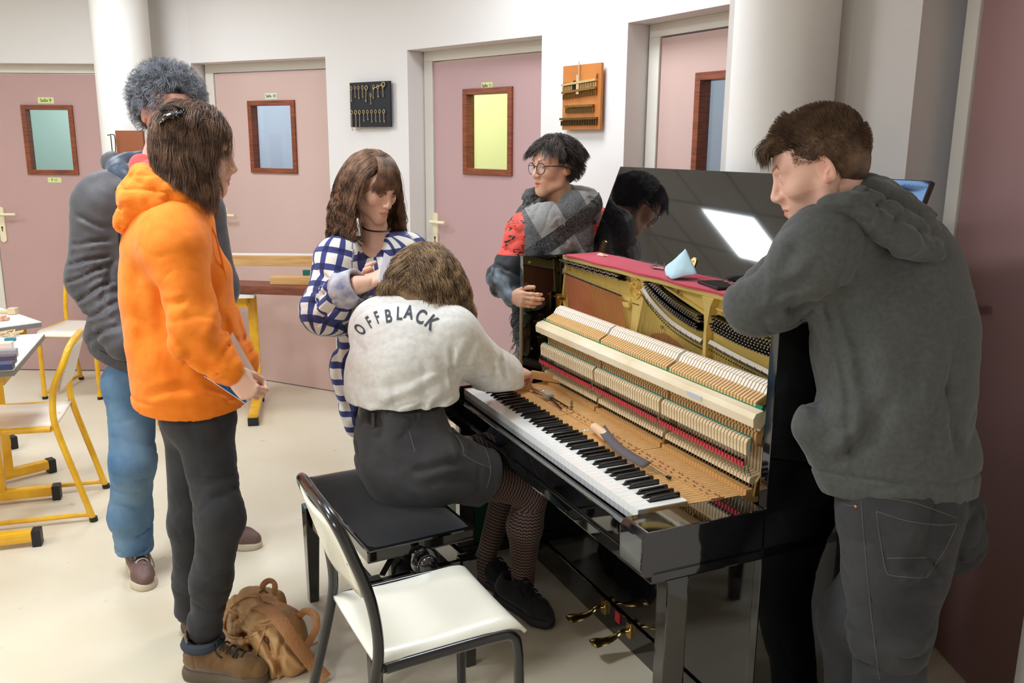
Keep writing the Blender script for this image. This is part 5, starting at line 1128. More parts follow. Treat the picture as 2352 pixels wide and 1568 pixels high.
# ------------------------------------------------------------------ the girl in the checked shirt
def make_plaid():
    root = person('person with long wavy brown hair in a navy and white checked shirt, looking down', (-.42, 3.2, 0))
    f = unit((.62, -.78, 0)); sd = unit((f[1], -f[0], 0))
    c = A3(860, 432, 3.14); ps = Pose(c, (.66, -.66, -.34), up=(.06, 0, 1), sc=.92)
    shR, shL = A3(772, 592, 3.06), A3(935, 585, 3.22); elR = A3(745, 715, 2.98); wrR = A3(822, 655, 2.90); elL = A3(1000, 720, 3.16); wrL = A3(908, 652, 3.02)
    pel = A3(915, 900, 3.16); hR, hL = A3(895, 960, 3.12), A3(960, 960, 3.24); kR, kL = A3(905, 1100, 3.16), A3(965, 1100, 3.26); aR, aL = A3(915, 1235, 3.22), A3(968, 1230, 3.3)
    V1, F1 = head_sdf(fem=1, gaze_down=.75, lid=.0048).mesh(.0024); c1 = head_tint(V1, lipc=(.88, .50, .48), browc=(.16, .10, .09), blush=.10); V1 = ps(V1)
    s = SDF(.03); s.cone(ps.w(0, -.02, -.05), A3(868, 580, 3.16), .046, .055).cone(A3(868, 575, 3.16), A3(865, 640, 3.14), .055, .07); V2, F2 = s.mesh(.006)
    hb = hidden_body([(pel, A3(865, 640, 3.16), .10, .11), (hR, kR, .06, .045), (hL, kL, .06, .045), (kR, aR, .04, .035), (kL, aL, .04, .035), (shR, elR, .04, .035), (shL, elL, .04, .035), (shR, shL, .045, .045), (elR, wrR, .034, .026), (elL, wrL, .034, .026)])
    fa = unit(A3(868, 640, 2.90) - wrR); h1 = hand_mesh(A3(840, 652, 2.90), A3(876, 632, 2.92) - A3(830, 655, 2.90), (.35, .5, -.7), right=True, curl=(.75, .85, .95, 1.0), thumb=(.3, .3), sc=.95)
    h2 = hand_mesh(wrL, (-.7, -.2, .2), (0, -.6, .6), curl=(.8, .8, .8, .8), h=.003)
    s = SDF(.02); s.cone(wrR, A3(846, 650, 2.90), .033, .025); V3, F3 = s.mesh(.004)
    V, F, C = join_parts([(V1, F1, c1), (V2, F2, None), hb, h1, h2, (V3, F3, None)]); np_mesh('body', V, F, SKIN1, root, col=C); eyes(ps, IRIS, root, look=(.0, 1, -.65))
    ch = MB(); cc = A3(864, 524, 3.13); X = f * .049; Y = sd * .047; ch.tube([tuple(cc + X * math.cos(a) + Y * math.sin(a) + V_(0, 0, -.008 * math.cos(a))) for a in [2 * PI * k / 30 for k in range(30)]], .006, 8, closed=True, flat=.5); ch.build('choker', dark, root, smooth=True)
    PL = wrap_mat('checked_cotton', 'plaid')
    s = SDF(.05); s.chain([A3(905, 985, 3.16), A3(897, 930, 3.16), A3(875, 800, 3.15), A3(862, 690, 3.14), A3(862, 615, 3.15)], [.14, .150, .150, .145, .09], flat=(tuple(f), .8)); s.cone(shR, shL, .058, .058, k=.06); yoke(s, A3(866, 595, 3.15), shL, shR, .05, .055)
    s.cone(A3(795, 850, 3.04), A3(815, 985, 3.04), .055, .025, k=.06)
    q = A3(792, 668, 2.93)
    s.cone(shR + (elR - shR) * .1, elR, .066, .078, k=.06).cone(elR, q, .078, .056, k=.04).cone(shL, elL, .08, .08, k=.04).cone(elL, wrL, .075, .055, k=.03)
    s.cone(ps.w(0, -.02, -.12) , A3(868, 600, 3.0), .05, .05, op='-', k=.02)
    fr = (sd[0], sd[1], 0); bones = [(A3(862, 610, 3.15), A3(905, 990, 3.16), .16, fr), (shR, elR, .085, fr), (elR, q, .07, fr), (shL, elL, .08, fr), (elL, wrL, .07, fr)]
    disp = addf(folds(.014, .11, 61, stretch=(1, 1, .5)), limb_folds([(shR, elR, .9), (elR, q, 1.3)], .012, 75, 22, .12), crease([(730, 690, 790, 640, .010, .01), (740, 730, 800, 690, .010, .01), (760, 750, 830, 740, .009, .012), (810, 790, 830, 980, .010, .016), (780, 800, 800, 960, .008, .014)], 3.0))
    def cut(P_): return plane_cut((A3(900, 1000, 3.02), (.25, .1, -1)))(P_)
    sh = garment('checked_shirt', s, PL, root, .0065, disp=disp, cut=cut, bones=bones)
    # rolled cuff
    s = SDF(.006); a_, b_ = A3(793, 668, 2.925), A3(826, 652, 2.905); s.cone(a_, b_, .066, .058); s.cone(a_, A3(860, 640, 2.88), .050, .046, op='-', k=.004); m = unit(b_ - a_); garment('rolled_cuff', s, mat('cuff_pale', (206, 202, 200), .8, noise=1, nscale=22, rgb2=(120, 124, 158)), sh, .0045, disp=folds(.006, .05, 64), cut=plane_cut((b_, m), (a_ - m * .03, -m)))
    # collar
    s = SDF(.01); nb = A3(866, 585, 3.15); s.chain([nb + sd * .075 * -1 + f * .03, nb + sd * -.07 - f * .04, nb - f * .075, nb + sd * .07 - f * .04, nb + sd * .078 + f * .02, nb + sd * .06 + f * .09 - V_(0, 0, .07)], [.018, .02, .02, .02, .02, .01], k=.01); garment('shirt_collar', s, PL, sh, .005, bones=[(nb - sd * .1, nb + sd * .1, .08, (0, 0, 1))])
    s = SDF(.04); s.chain([hR, kR, aR], [.09, .065, .05]); s.chain([hL, kL, aL], [.09, .065, .05]); garment('trousers', s, JEANB, root, .008)
    blk = mat('shoe_black', (20, 20, 22), .6); shoe(root, (-.46, 3.28, 0), (-.40, 3.04, 0), 'shoe', blk, blk); shoe(root, (-.33, 3.36, 0), (-.22, 3.16, 0), 'shoe', blk, blk)
    # long hair with a fringe
    H = hair_mat('hair_chestnut', (160, 120, 92), (84, 62, 50)); H.node_tree.nodes
    s = SDF(.03); s.ell((0, -.024, .042), (.086, .103, .088)); s.ell((0, -.060, -.05), (.083, .050, .10)); 
    for sx in (-1, 1): s.cone((sx * .078, -.024, .01), (sx * .090, -.020, -.12), .026, .034).cone((sx * .090, -.020, -.12), (sx * .085, .01, -.22), .034, .028)
    V, F = s.mesh(.005, cut=lambda P_: np.maximum(np.where(P_[:, 2] > .058, P_[:, 1] - .088, P_[:, 1] - .040 - .0 * P_[:, 0]), -1), disp=folds(.007, .03, 65, stretch=(1, 1, .3))); V = ps(V); V[:, 2] += 0; hair = np_mesh('hair', V, F, under(H), root)
    R, Nn = scalp(6500, 9, lambda p: p[2] > .01 and p[1] < (.052 if p[0] > .02 else .030) and not (abs(p[0]) < .01 and p[2] < 0), r=(.087, .106, .096))
    def comb(q): return np.stack([np.sign(q[:, 0] + RNG.normal(size=len(q)) * .012) * .9, -.62 + q[:, 1] * -3, -.15 - np.abs(q[:, 0]) * 9], 1)
    st = grow(ps, R, Nn, .41, curl=lambda q: np.clip((.02 - q[:, 2]) * .09, .001, .012), cf=62, grav=1, n=26, stiff=.82, comb=comb, seed=12, clump=36, rad=(.088, .105, .092), lift=.10, vary=.25, center=(0, -.024, .042)); strands('hair_strands', st, .00075, H, hair)
    g = np.random.default_rng(4); st = []
    for _ in range(620):
        x = g.uniform(-.060, .072); k = 14; t = np.linspace(0, 1, k); a0 = g.uniform(5, 32); a = np.radians(a0 + (99 - a0 + g.normal() * 2) * np.clip(t / .86, 0, 1)); rr = 1 + .02 * g.random(); dr = np.clip((t - .86) / .14, 0, 1)
        wob = .005 * np.sin(_ % 13) ; cx = x * (.55 + .50 * t) + wob * t; sq = np.sqrt(np.clip(1 - (cx / .098) ** 2, .2, 1))
        y = .002 + .094 * np.sin(a) * sq * rr; z = .044 + .090 * np.cos(a) * (sq * .5 + .5) * rr - dr * (.012 + .008 * g.random() - .006 * np.cos(x * 70))
        st.append(ps(np.stack([cx, y, z], 1)))
    strands('fringe', st, .0006, H, hair)
    rel(None, root)
    # folded paper in the hand
    b = MB(); q = [A3(882, 580, 2.90), A3(897, 590, 2.90), A3(890, 650, 2.88), A3(868, 648, 2.88)]; nn = V_(0, .004, 0); b.add([tuple(p) for p in q] + [tuple(p + nn) for p in q], [(0, 1, 2, 3), (7, 6, 5, 4), (0, 4, 5, 1), (1, 5, 6, 2), (2, 6, 7, 3), (3, 7, 4, 0)])
    tag(b.build('paper_sheet', mat('paper_lilac', (226, 224, 238), .7)), 'folded sheet of white paper held by the person in the checked shirt', 'paper')
make_plaid()
# ------------------------------------------------------------------ the person with glasses and the big grey scarf
def make_scarf():
    root = person('person with short dark hair, glasses and thick grey scarf, hand on the piano side', (.27, 3.8, 0))
    f = unit((-.62, -.78, 0)); sd = unit((f[1], -f[0], 0))
    c = A3(1272, 385, 3.62); ps = Pose(c, (-.80, -.58, -.02), sc=.93)
    shR, shL = A3(1208, 532, 3.60), A3(1365, 520, 3.78); elR = A3(1164, 640, 3.56); wrR = A3(1180, 684, 3.45); elL = A3(1385, 660, 3.85); wrL = A3(1340, 700, 3.8)
    pel = A3(1290, 840, 3.78); hR, hL = A3(1265, 860, 3.74), A3(1320, 860, 3.82); kR, kL = A3(1268, 1010, 3.72), A3(1322, 1000, 3.82); aR, aL = A3(1272, 1135, 3.74), A3(1325, 1120, 3.86)
    V1, F1 = head_sdf(fem=.9, open_=.0035, lid=.0056).mesh(.0024); c1 = head_tint(V1, lipc=(.88, .5, .48), browc=(.2, .13, .1), open_=.003); V1 = ps(V1)
    s = SDF(.03); s.cone(ps.w(0, -.02, -.05), A3(1292, 500, 3.66), .048, .056); V2, F2 = s.mesh(.006)
    hb = hidden_body([(pel, A3(1290, 560, 3.68), .10, .11), (hR, kR, .06, .045), (hL, kL, .06, .045), (kR, aR, .04, .035), (kL, aL, .04, .035), (shR, elR, .04, .035), (shL, elL, .04, .035), (shR, shL, .045, .045), (elR, wrR, .034, .026), (elL, wrL, .034, .026)])
    h1 = hand_mesh(A3(1180, 682, 3.44), (.50, -.84, .02), (.85, .50, -.12), right=True, curl=(.62, .66, .70, .75), spread=.02, thumb=(.45, .1), tk=(.1, .2), sc=.92, h=.002)
    h2 = hand_mesh(wrL, (-.5, -.4, -.2), (0, 0, -1), curl=(.8, .8, .8, .8), h=.003)
    V, F, C = join_parts([(V1, F1, c1), (V2, F2, None), hb, h1, h2]); np_mesh('body', V, F, skin_person((226, 172, 140), 'skin_warm'), root, col=C); eyes(ps, IRIS, root, look=(-.12, 1, -.05))
    KM = wrap_mat('patterned_jacket_cloth', 'kimono', .6)
    s = SDF(.05); s.chain([A3(1290, 850, 3.78), A3(1290, 740, 3.74), A3(1290, 600, 3.70), A3(1290, 545, 3.70)], [.15, .155, .14, .10], flat=(tuple(f), .75)); s.cone(shR, shL, .065, .065, k=.06); yoke(s, A3(1288, 520, 3.68), shL, shR, .055, .06)
    s.cone(shR + (elR - shR) * .1, elR, .072, .082, k=.06).cone(elR, A3(1178, 682, 3.465), .074, .042, k=.03).cone(shL, elL, .08, .09, k=.04).cone(elL, wrL, .08, .06, k=.03)
    garment('jacket', s, KM, root, .0065, disp=addf(folds(.012, .09, 71), limb_folds([(shR, elR, .8), (shL, elL, .8)], .011, 70, 17, .12)))
    s = SDF(.04); s.chain([hR, kR, aR], [.09, .07, .055]); s.chain([hL, kL, aL], [.09, .07, .055]); garment('trousers', s, JEANB, root, .009)
    blk = mat('shoe_black', (20, 20, 22), .6); shoe(root, (.22, 3.82, 0), (.1, 3.62, 0), 'shoe', blk, blk); shoe(root, (.33, 3.92, 0), (.2, 3.72, 0), 'shoe', blk, blk)
    # scarf wound round the neck with hanging ends
    SF = wrap_mat('grey_wool_scarf', 'scarf', .95); s = SDF(.02); nb = A3(1286, 470, 3.66); rg = []
    for k in range(30):
        a = k / 29 * 2 * PI * 1.55 + .6; lv = k / 29; rr = .112 + .028 * lv; p = nb + f * rr * math.cos(a) * 1.0 + sd * rr * 1.04 * math.sin(a) + V_(0, 0, .035 - .10 * lv - .035 * math.cos(a) * (.4 + .6 * lv)); rg.append(p)
    s.chain(rg, [.036 + .014 * math.sin(PI * i / 29) for i in range(30)], k=.012)
    s.cone(A3(1250, 500, 3.54), A3(1300, 560, 3.52), .06, .04, k=.03).cone(A3(1320, 470, 3.56), A3(1340, 570, 3.55), .06, .04, k=.03)
    s.cone(A3(1225, 520, 3.52), A3(1222, 640, 3.50), .045, .038, k=.02, flat=(tuple(f), .6)).cone(A3(1250, 520, 3.50), A3(1290, 640, 3.50), .05, .04, k=.02, flat=(tuple(f), .6)).cone(A3(1332, 480, 3.56), A3(1345, 640, 3.56), .05, .04, k=.02, flat=(tuple(f), .6))
    s.cone(A3(1205, 620, 3.54), A3(1197, 740, 3.62), .040, .040, k=.02, flat=((0, 1, 0), .5)).cone(A3(1197, 740, 3.62), A3(1202, 815, 3.64), .040, .026, k=.01, flat=((0, 1, 0), .5))
    bones = [(rg[i], rg[i + 4], .05, (0, 0, 1)) for i in range(0, 26, 4)] + [(A3(1250, 500, 3.54), A3(1300, 640, 3.52), .05, (0, 1, 0)), (A3(1225, 520, 3.52), A3(1202, 815, 3.64), .05, (0, 1, 0)), (A3(1332, 480, 3.56), A3(1345, 640, 3.56), .05, (0, 1, 0))]
    sf = garment('scarf', s, SF, root, .005, disp=addf(folds(.010, .045, 75, fine=.6), limb_folds([(A3(1210, 440, 3.6), A3(1370, 540, 3.6), .8)], .008, 90, 76, .2)), bones=bones)
    g = np.random.default_rng(6); st = []
    for k in range(90):
        t = k / 89; p = A3(1232 + 118 * t, 503 - 26 * t + 12 * math.sin(PI * t), 3.50 + .05 * t - .03 * math.sin(PI * t)); q = p + V_(g.normal() * .006, -.012, -.022 - .012 * g.random()); st.append(np.stack([p, p * .5 + q * .5 + V_(g.normal() * .003, -.008, 0), q]))
    for k in range(60): p = A3(1178 + 26 * g.random(), 660 + 150 * g.random(), 3.58); st.append(np.stack([p, p + V_(-.012, -.006, -.008), p + V_(-.018, -.008, -.028)]))
    strands('scarf_fringe', st, .0018, mat('fringe_grey', (176, 174, 168), .9), sf)
    # hair, short and tousled, longer on top
    s = SDF(.02); s.ell((0, -.02, .05), (.087, .104, .088)); s.cone((-.03, .045, .095), (.035, .050, .098), .024, .022); s.ell((0, -.06, -.01), (.072, .052, .06))
    V, F = s.mesh(.0045, cut=lambda P_: np.maximum(P_[:, 1] - np.where(P_[:, 2] > .072, .095, np.where(P_[:, 2] > .015, .030, -.030)), -1), disp=folds(.009, .035, 77, fine=.5)); hair = np_mesh('hair', ps(V), F, under(HAIR_DK), root)
    R, Nn = scalp(4200, 15, lambda p: (p[2] > .07 and p[1] < .090) or (p[1] < .0 and p[2] > -.03) or (p[2] > .02 and p[1] < .03), r=(.087, .105, .093))
    def comb(q): return np.stack([np.full(len(q), .25) * np.sign(q[:, 0] + .02) * 2.5, np.where(q[:, 1] > 0, .7, -.5), -.35 - 0 * q[:, 0]], 1)
    st = grow(ps, R, Nn, lambda q: np.where(q[:, 2] > .085, .085, .045), curl=.004, cf=70, grav=.9, n=10, stiff=.88, comb=comb, seed=16, clump=22, rad=(.090, .107, .094), lift=.10, center=(0, -.018, .049)); strands('hair_strands', st, .0007, HAIR_DK, hair)
    # glasses
    gm_ = mat('glasses_dark', (30, 26, 32), .2); b = MB()
    for sx in (-1, 1):
        q = [(sx * .033 + .0255 * math.cos(a), .1005 - .006 * abs(math.cos(a)) * (1 if math.cos(a) * sx > 0 else 0) - .0, .000 + .0225 * math.sin(a) * (1 if math.sin(a) > 0 else 1.12)) for a in [2 * PI * k / 28 for k in range(28)]]; b.tube(q, .0019, 6, closed=True)
        b.tube(bez([(sx * .058, .095, .010), (sx * .072, .080, .010), (sx * .080, .02, .008), (sx * .080, -.012, -.002)], 5), .0022, 6)
    b.tube(bez([(-.009, .101, .006), (0, .105, .010), (.009, .101, .006)], 4), .0018, 6); b.v = [tuple(p) for p in ps(np.array(b.v))]; gl = b.build('glasses', gm_, root, smooth=True)
    b = MB()
    for sx in (-1, 1): b.add([(sx * .033 + .0245 * math.cos(a), .1000, .0 + .0215 * math.sin(a) * (1 if math.sin(a) > 0 else 1.12)) for a in [2 * PI * k / 28 for k in range(28)]], [tuple(range(28))])
    b.v = [tuple(p) for p in ps(np.array(b.v))]; lm_ = mat('lens_clear', (255, 255, 255), .02); lm_.node_tree.nodes['Principled BSDF'].inputs['Alpha'].default_value = .10; b.build('lens', lm_, gl)
    b = MB().ball(tuple(ps(np.array([(.084, -.004, -.036)]))[0]), .0028, 10, 8); b.build('earring', mat('pearl', (240, 236, 226), .15), root, smooth=True)
    rel(None, root)
make_scarf()
# ------------------------------------------------------------------ the girl on the piano stool, seen from behind
def make_seated():
    root = person('person seated at the keyboard, pale grey sweatshirt with dark lettering, denim shorts, patterned tights', (-.40, 2.78, 0))
    SW = cloth_mat('sweatshirt_grey', (240, 236, 229), bump=.15, bs=600, sheen=.3, noise=.09, rgb2=(226, 222, 214), ns=60)
    shL, shR = A3(868, 752, 2.86), A3(1040, 775, 2.80); nk = A3(965, 712, 2.90); c = A3(980, 667, 2.94); ps = Pose(c, (.30, .80, -.62), sc=1.0)
    elR = V_(-.045, 2.93, .845); wrR = V_(.015, 3.16, .795); elL = V_(-.42, 3.10, .83); wrL = V_(-.12, 3.26, .80)
    pel = A3(930, 1030, 2.72); wa = A3(922, 955, 2.74); ch = A3(940, 830, 2.80)
    hR, hL = A3(1000, 1065, 2.66), A3(890, 1050, 2.82); kR, kL = A3(1222, 1125, 2.84), A3(1190, 1040, 3.08); aR, aL = A3(1200, 1372, 2.88), A3(1112, 1290, 3.05)
    V1, F1 = head_sdf(fem=1).mesh(.004); c1 = head_tint(V1); V1 = ps(V1); s = SDF(.03); s.cone(ps.w(0, -.02, -.05), nk + V_(0, 0, -.02), .048, .056); V2, F2 = s.mesh(.007)
    hb = hidden_body([(pel, ch, .10, .10), (hR, kR, .06, .045), (hL, kL, .06, .045), (kR, aR, .042, .032), (kL, aL, .042, .032), (shR, elR, .04, .035), (shL, elL, .04, .035), (shR, shL, .045, .045), (elR, wrR, .034, .026), (elL, wrL, .034, .026)])
    h1 = hand_mesh(wrR, (.35, .80, -.10), (-.25, .1, -1), right=True, curl=(.55, .6, .7, .75), thumb=(.25, .75), sc=1.0); h2 = hand_mesh(wrL, (.8, .5, -.2), (0, 0, -1), curl=(.6, .6, .6, .6), sc=.92, h=.003)
    V, F, C = join_parts([(V1, F1, c1), (V2, F2, None), hb, h1, h2]); np_mesh('body', V, F, SKIN1, root, col=C); eyes(ps, IRIS, root)
    f = unit((.25, .95, 0)); fr = (1, 0, 0)
    # sweatshirt
    s = SDF(.06); b0 = A3(925, 945, 2.74)
    s.chain([b0 + V_(0, 0, -.03), b0, A3(918, 900, 2.75), A3(922, 860, 2.77), A3(935, 800, 2.81), A3(950, 745, 2.86)], [.132, .146, .160, .165, .150, .10], flat=(tuple(f), .82))
    s.cone(shL, shR, .070, .075, k=.07); yoke(s, nk + V_(0, 0, -.04), shL, shR, .06, .065); s.cone(nk + V_(0, 0, -.03), A3(958, 760, 2.88), .075, .12, k=.04)
    q = wrR - unit(wrR - elR) * .055
    s.cone(shR, elR, .078, .082, k=.07).cone(elR, wrR - unit(wrR - elR) * .11, .084, .056, k=.03).cone(wrR - unit(wrR - elR) * .10, q, .044, .034, k=.015); s.cone(shL, elL, .088, .075, k=.04).cone(elL, wrL, .075, .045, k=.03)
    disp = addf(folds(.011, .13, 81, stretch=(.8, 1, 1.2)), limb_folds([(shR, elR, .5), (elR, q, 1.2)], .010, 80, 23, .12), crease([(1020, 880, 880, 950, .013, .014), (990, 920, 940, 955, .010, .010), (1040, 800, 1045, 890, .006, .006), (830, 870, 870, 940, .009, .016), (850, 920, 900, 930, .008, .012), (1000, 940, 1035, 900, .008, .010), (1085, 790, 1060, 850, .008, .012), (1130, 830, 1150, 880, .009, .01), (1160, 850, 1180, 890, .009, .008)], 2.68), limb_folds([(A3(800, 960, 2.6), A3(1060, 840, 2.66), 1.0)], .008, 26, 83, .20), groove(A3(1045, 850, 2.7), (.93, .30, .35), .0045, .004) if False else (lambda P_: 0 * P_[:, 0]))
    sw = garment('sweatshirt', s, SW, root, .0062, disp=disp, cut=plane_cut((A3(925, 945, 2.60), (.0, -.02, -1))))
    # collar band
    s = SDF(.01); X = unit(shR - shL); Yv = unit(np.cross(V_(0, 0, 1), X)); cp = nk + V_(0, .01, -.005)
    s.chain([cp + X * .085 * math.cos(a) + Yv * .07 * math.sin(a) + V_(0, 0, .02 * -math.sin(a)) for a in np.linspace(-.2, -PI + .2, 14)], [.013] * 14); garment('neckband', s, SW, sw, .004)
    # lettering wrapped on the back
    tree = BVHTree.FromPolygons([tuple(v.co) for v in sw.data.vertices], [tuple(p.vertices) for p in sw.data.polygons])
    ink = mat('print_ink', (70, 74, 84), .8)
    pos = [('O', 828, 757, -50, 44), ('F', 849, 741, -30, 44), ('F', 867, 730, -22, 44), ('B', 892, 727, -8, 46), ('L', 917, 721, 2, 46), ('A', 939, 718, 10, 48), ('C', 966, 728, 24, 50), ('K', 990, 741, 40, 52)]
    MV = MF = None; b = MB()
    for chh, px, py, rot, sz in pos:
        cu = bpy.data.curves.new('t', 'FONT'); cu.body = chh; cu.size = 1.0; cu.align_x = 'CENTER'; cu.align_y = 'CENTER'; cu.offset = .022; cu.shear = 0
        t = bpy.data.objects.new('t', cu); COL.objects.link(t); bpy.context.view_layer.update(); me = bpy.data.meshes.new_from_object(t.evaluated_get(bpy.context.evaluated_depsgraph_get())); bpy.data.objects.remove(t)
        bm = bmesh.new(); bm.from_mesh(me); bmesh.ops.triangulate(bm, faces=bm.faces); 
        for _ in range(3): bmesh.ops.subdivide_edges(bm, edges=[e for e in bm.edges if e.calc_length() > .09], cuts=1); bmesh.ops.triangulate(bm, faces=bm.faces)
        base = at(px, py, 2.70); a = -math.radians(rot); vs = []
        o_ = CAM; ux = at(px + 1, py, 2.70) - base; uy = at(px, py - 1, 2.70) - base
        dn_ = (base - CAM).normalized()
        for v in bm.verts:
            x, y = v.co.x * sz * .62 * (.80 if px < 880 else 1), v.co.y * sz * .92; x2, y2 = x * math.cos(a) - y * math.sin(a), x * math.sin(a) + y * math.cos(a)
            p = base + ux * x2 + uy * y2; hit = tree.ray_cast(p - dn_ * .8, dn_)
            vs.append(tuple(hit[0] - dn_ * .0016) if hit[0] is not None else tuple(p))
        bm.verts.index_update(); b.add(vs, [tuple(v.index for v in fc.verts) for fc in bm.faces]); bm.free()
    lt = b.build('back_lettering', ink, sw); lt.modifiers.new('s', 'SOLIDIFY').thickness = .0008
    # shorts
    s = SDF(.05); f2 = unit((.6, .8, 0)); s.chain([A3(922, 935, 2.74), A3(922, 970, 2.74), A3(925, 1005, 2.73), A3(935, 1062, 2.72)], [.122, .134, .150, .165], flat=(tuple(f2), .9)); 
    thR = unit(kR - hR); eR = hR + thR * .20; eL = hL + unit(kL - hL) * .20
    s.cone(hR + V_(0, 0, .0), eR, .115, .098, k=.05).cone(hL, eL, .110, .095, k=.05)
    s.cone(A3(935, 1078, 2.70), A3(1000, 1088, 2.66), .10, .085, k=.05)
    SHM = cloth_mat('washed_black_denim', (72, 71, 73), bump=.3, bs=420, sheen=.15, noise=.3, rgb2=(52, 51, 54), ns=9)
    V, F = s.mesh(.0065, disp=addf(folds(.010, .09, 85), limb_folds([(hR, eR, 1.0)], .010, 70, 24, .15), crease([(960, 1080, 1060, 1060, .010, .012), (1000, 1110, 1090, 1095, .009, .010), (1040, 1000, 1062, 1040, .008, .008), (870, 1040, 960, 1120, .008, .016)], 2.62)), cut=plane_cut((A3(920, 948, 2.6), (0, .05, 1)), (eR, thR + 0), ))
    so = np_mesh('shorts', V, F, SHM, root); tree2 = BVHTree.FromPolygons([tuple(v) for v in V], [tuple(int(i) for i in q) for q in F])
    # stitched lines
    th = mat('stitch_grey', (118, 116, 116), .8); b = MB()
    for path in ([(940, 990), (946, 1012), (953, 1036)], [(1030, 985), (1052, 1005), (1064, 1030), (1062, 1040)], [(1062, 1042), (1095, 1062), (1130, 1074)], [(1108, 1018), (1122, 1050), (1127, 1085), (1118, 1120)]):
        pts = []
        for p in bez([(x, y, 0) for x, y in path], 8):
            d = ray(p.x, p.y).normalized(); hit = tree2.ray_cast(CAM, d)
            if hit[0] is not None: pts.append(hit[0] - d * .0005)
        if len(pts) > 2: b.tube(pts, .0011, 5)
    b.build('stitching', th, so)
    # belt with loops
    bl = mat('belt_leather', (34, 30, 30), .32, bump=.1, bscale=80); sb_ = SDF(.01); sb_.cone(A3(922, 925, 2.74), A3(922, 970, 2.74), .142, .150, flat=(tuple(f2), .9)).cone(A3(922, 970, 2.74), A3(925, 1005, 2.73), .150, .164, flat=(tuple(f2), .9))
    be = garment('belt', sb_, bl, so, .0045, cut=plane_cut((A3(920, 950, 2.6), (0, .05, 1)), (A3(920, 984, 2.6), (0, -.05, -1))))
    tb2 = BVHTree.FromPolygons([tuple(v.co) for v in be.data.vertices], [tuple(p.vertices) for p in be.data.polygons])
    b = MB()
    for px in (858, 962):
        d0 = ray(px, 968).normalized(); hit = tb2.ray_cast(CAM, d0)
        if hit[0] is not None: b.beam(hit[0] + Vector((0, -.002, -.034)), hit[0] + Vector((0, -.002, .028)), .013, .006, up=tuple(hit[1]))
    b.build('belt_loops', SHM, be, bevel=.001)
    # tights
    NT = wrap_mat('patterned_tights', 'net', .7); s = SDF(.03); cR = kR + (aR - kR) * .32; s.cone(hR, kR - thR * .02, .082, .064).cone(kR, cR + V_(-.015, -.005, 0), .060, .060).cone(cR + V_(-.015, -.005, 0), aR, .058, .036).cone(aR, aR + V_(.02, -.02, -.04), .036, .034)
    cL = kL + (aL - kL) * .32; s.cone(hL, kL, .080, .060).cone(kL, cL, .058, .056).cone(cL, aL, .056, .034).cone(aL, aL + V_(.01, -.02, -.04), .034, .033)
    bones = [(hR, kR, .075, (0, 0, 1)), (kR, aR, .052, (1, 0, 0)), (hL, kL, .075, (0, 0, 1)), (kL, aL, .052, (1, 0, 0))]
    garment('tights', s, NT, root, .0055, bones=bones)
    bs = mat('sneaker_black_suede', (24, 27, 30), .85, sheen=.3, bump=.2, bscale=150); bo = mat('sneaker_sole_black', (26, 28, 30), .6); ll = mat('sneaker_lace_black', (16, 17, 19), .8)
    shoe(root, (-.05, 2.90, .030), (.16, 2.715, .004), 'shoe', bs, bo, L=.275, lace=ll); shoe(root, (-.13, 3.10, .0), (.02, 2.94, .0), 'shoe', bs, bo, L=.262, lace=ll)
    # wavy hair falling forward
    H = hair_mat('hair_light_brown', (190, 156, 116), (104, 78, 60)); s = SDF(.03); s.ell((0, -.03, .04), (.094, .106, .096)); s.ell((0, -.06, -.05), (.098, .06, .09)); s.ell((0, .02, -.02), (.100, .07, .10))
    V, F = s.mesh(.005, cut=lambda P_: np.maximum(P_[:, 1] - .08, -1), disp=folds(.010, .032, 87, stretch=(1, 1, .4))); hair = np_mesh('hair', ps(V), F, under(H), root)
    R, Nn = scalp(8000, 19, lambda p: p[2] > -.085 and p[1] < .07, r=(.092, .106, .098))
    def comb(q): return np.stack([np.sign(q[:, 0] + .01 + RNG.normal(size=len(q)) * .02) * .8, -.1 - 0 * q[:, 0], -.4 - np.abs(q[:, 0]) * 4], 1)
    st = grow(ps, R, Nn, lambda q: np.where(q[:, 2] > .03, .24, .15), curl=.009, cf=85, grav=.55, n=20, stiff=.80, comb=comb, seed=20, clump=36, rad=(.098, .112, .102), lift=.14, center=(0, -.026, .042)); strands('hair_strands', st, .00075, H, hair)
    rel(None, root)
make_seated()
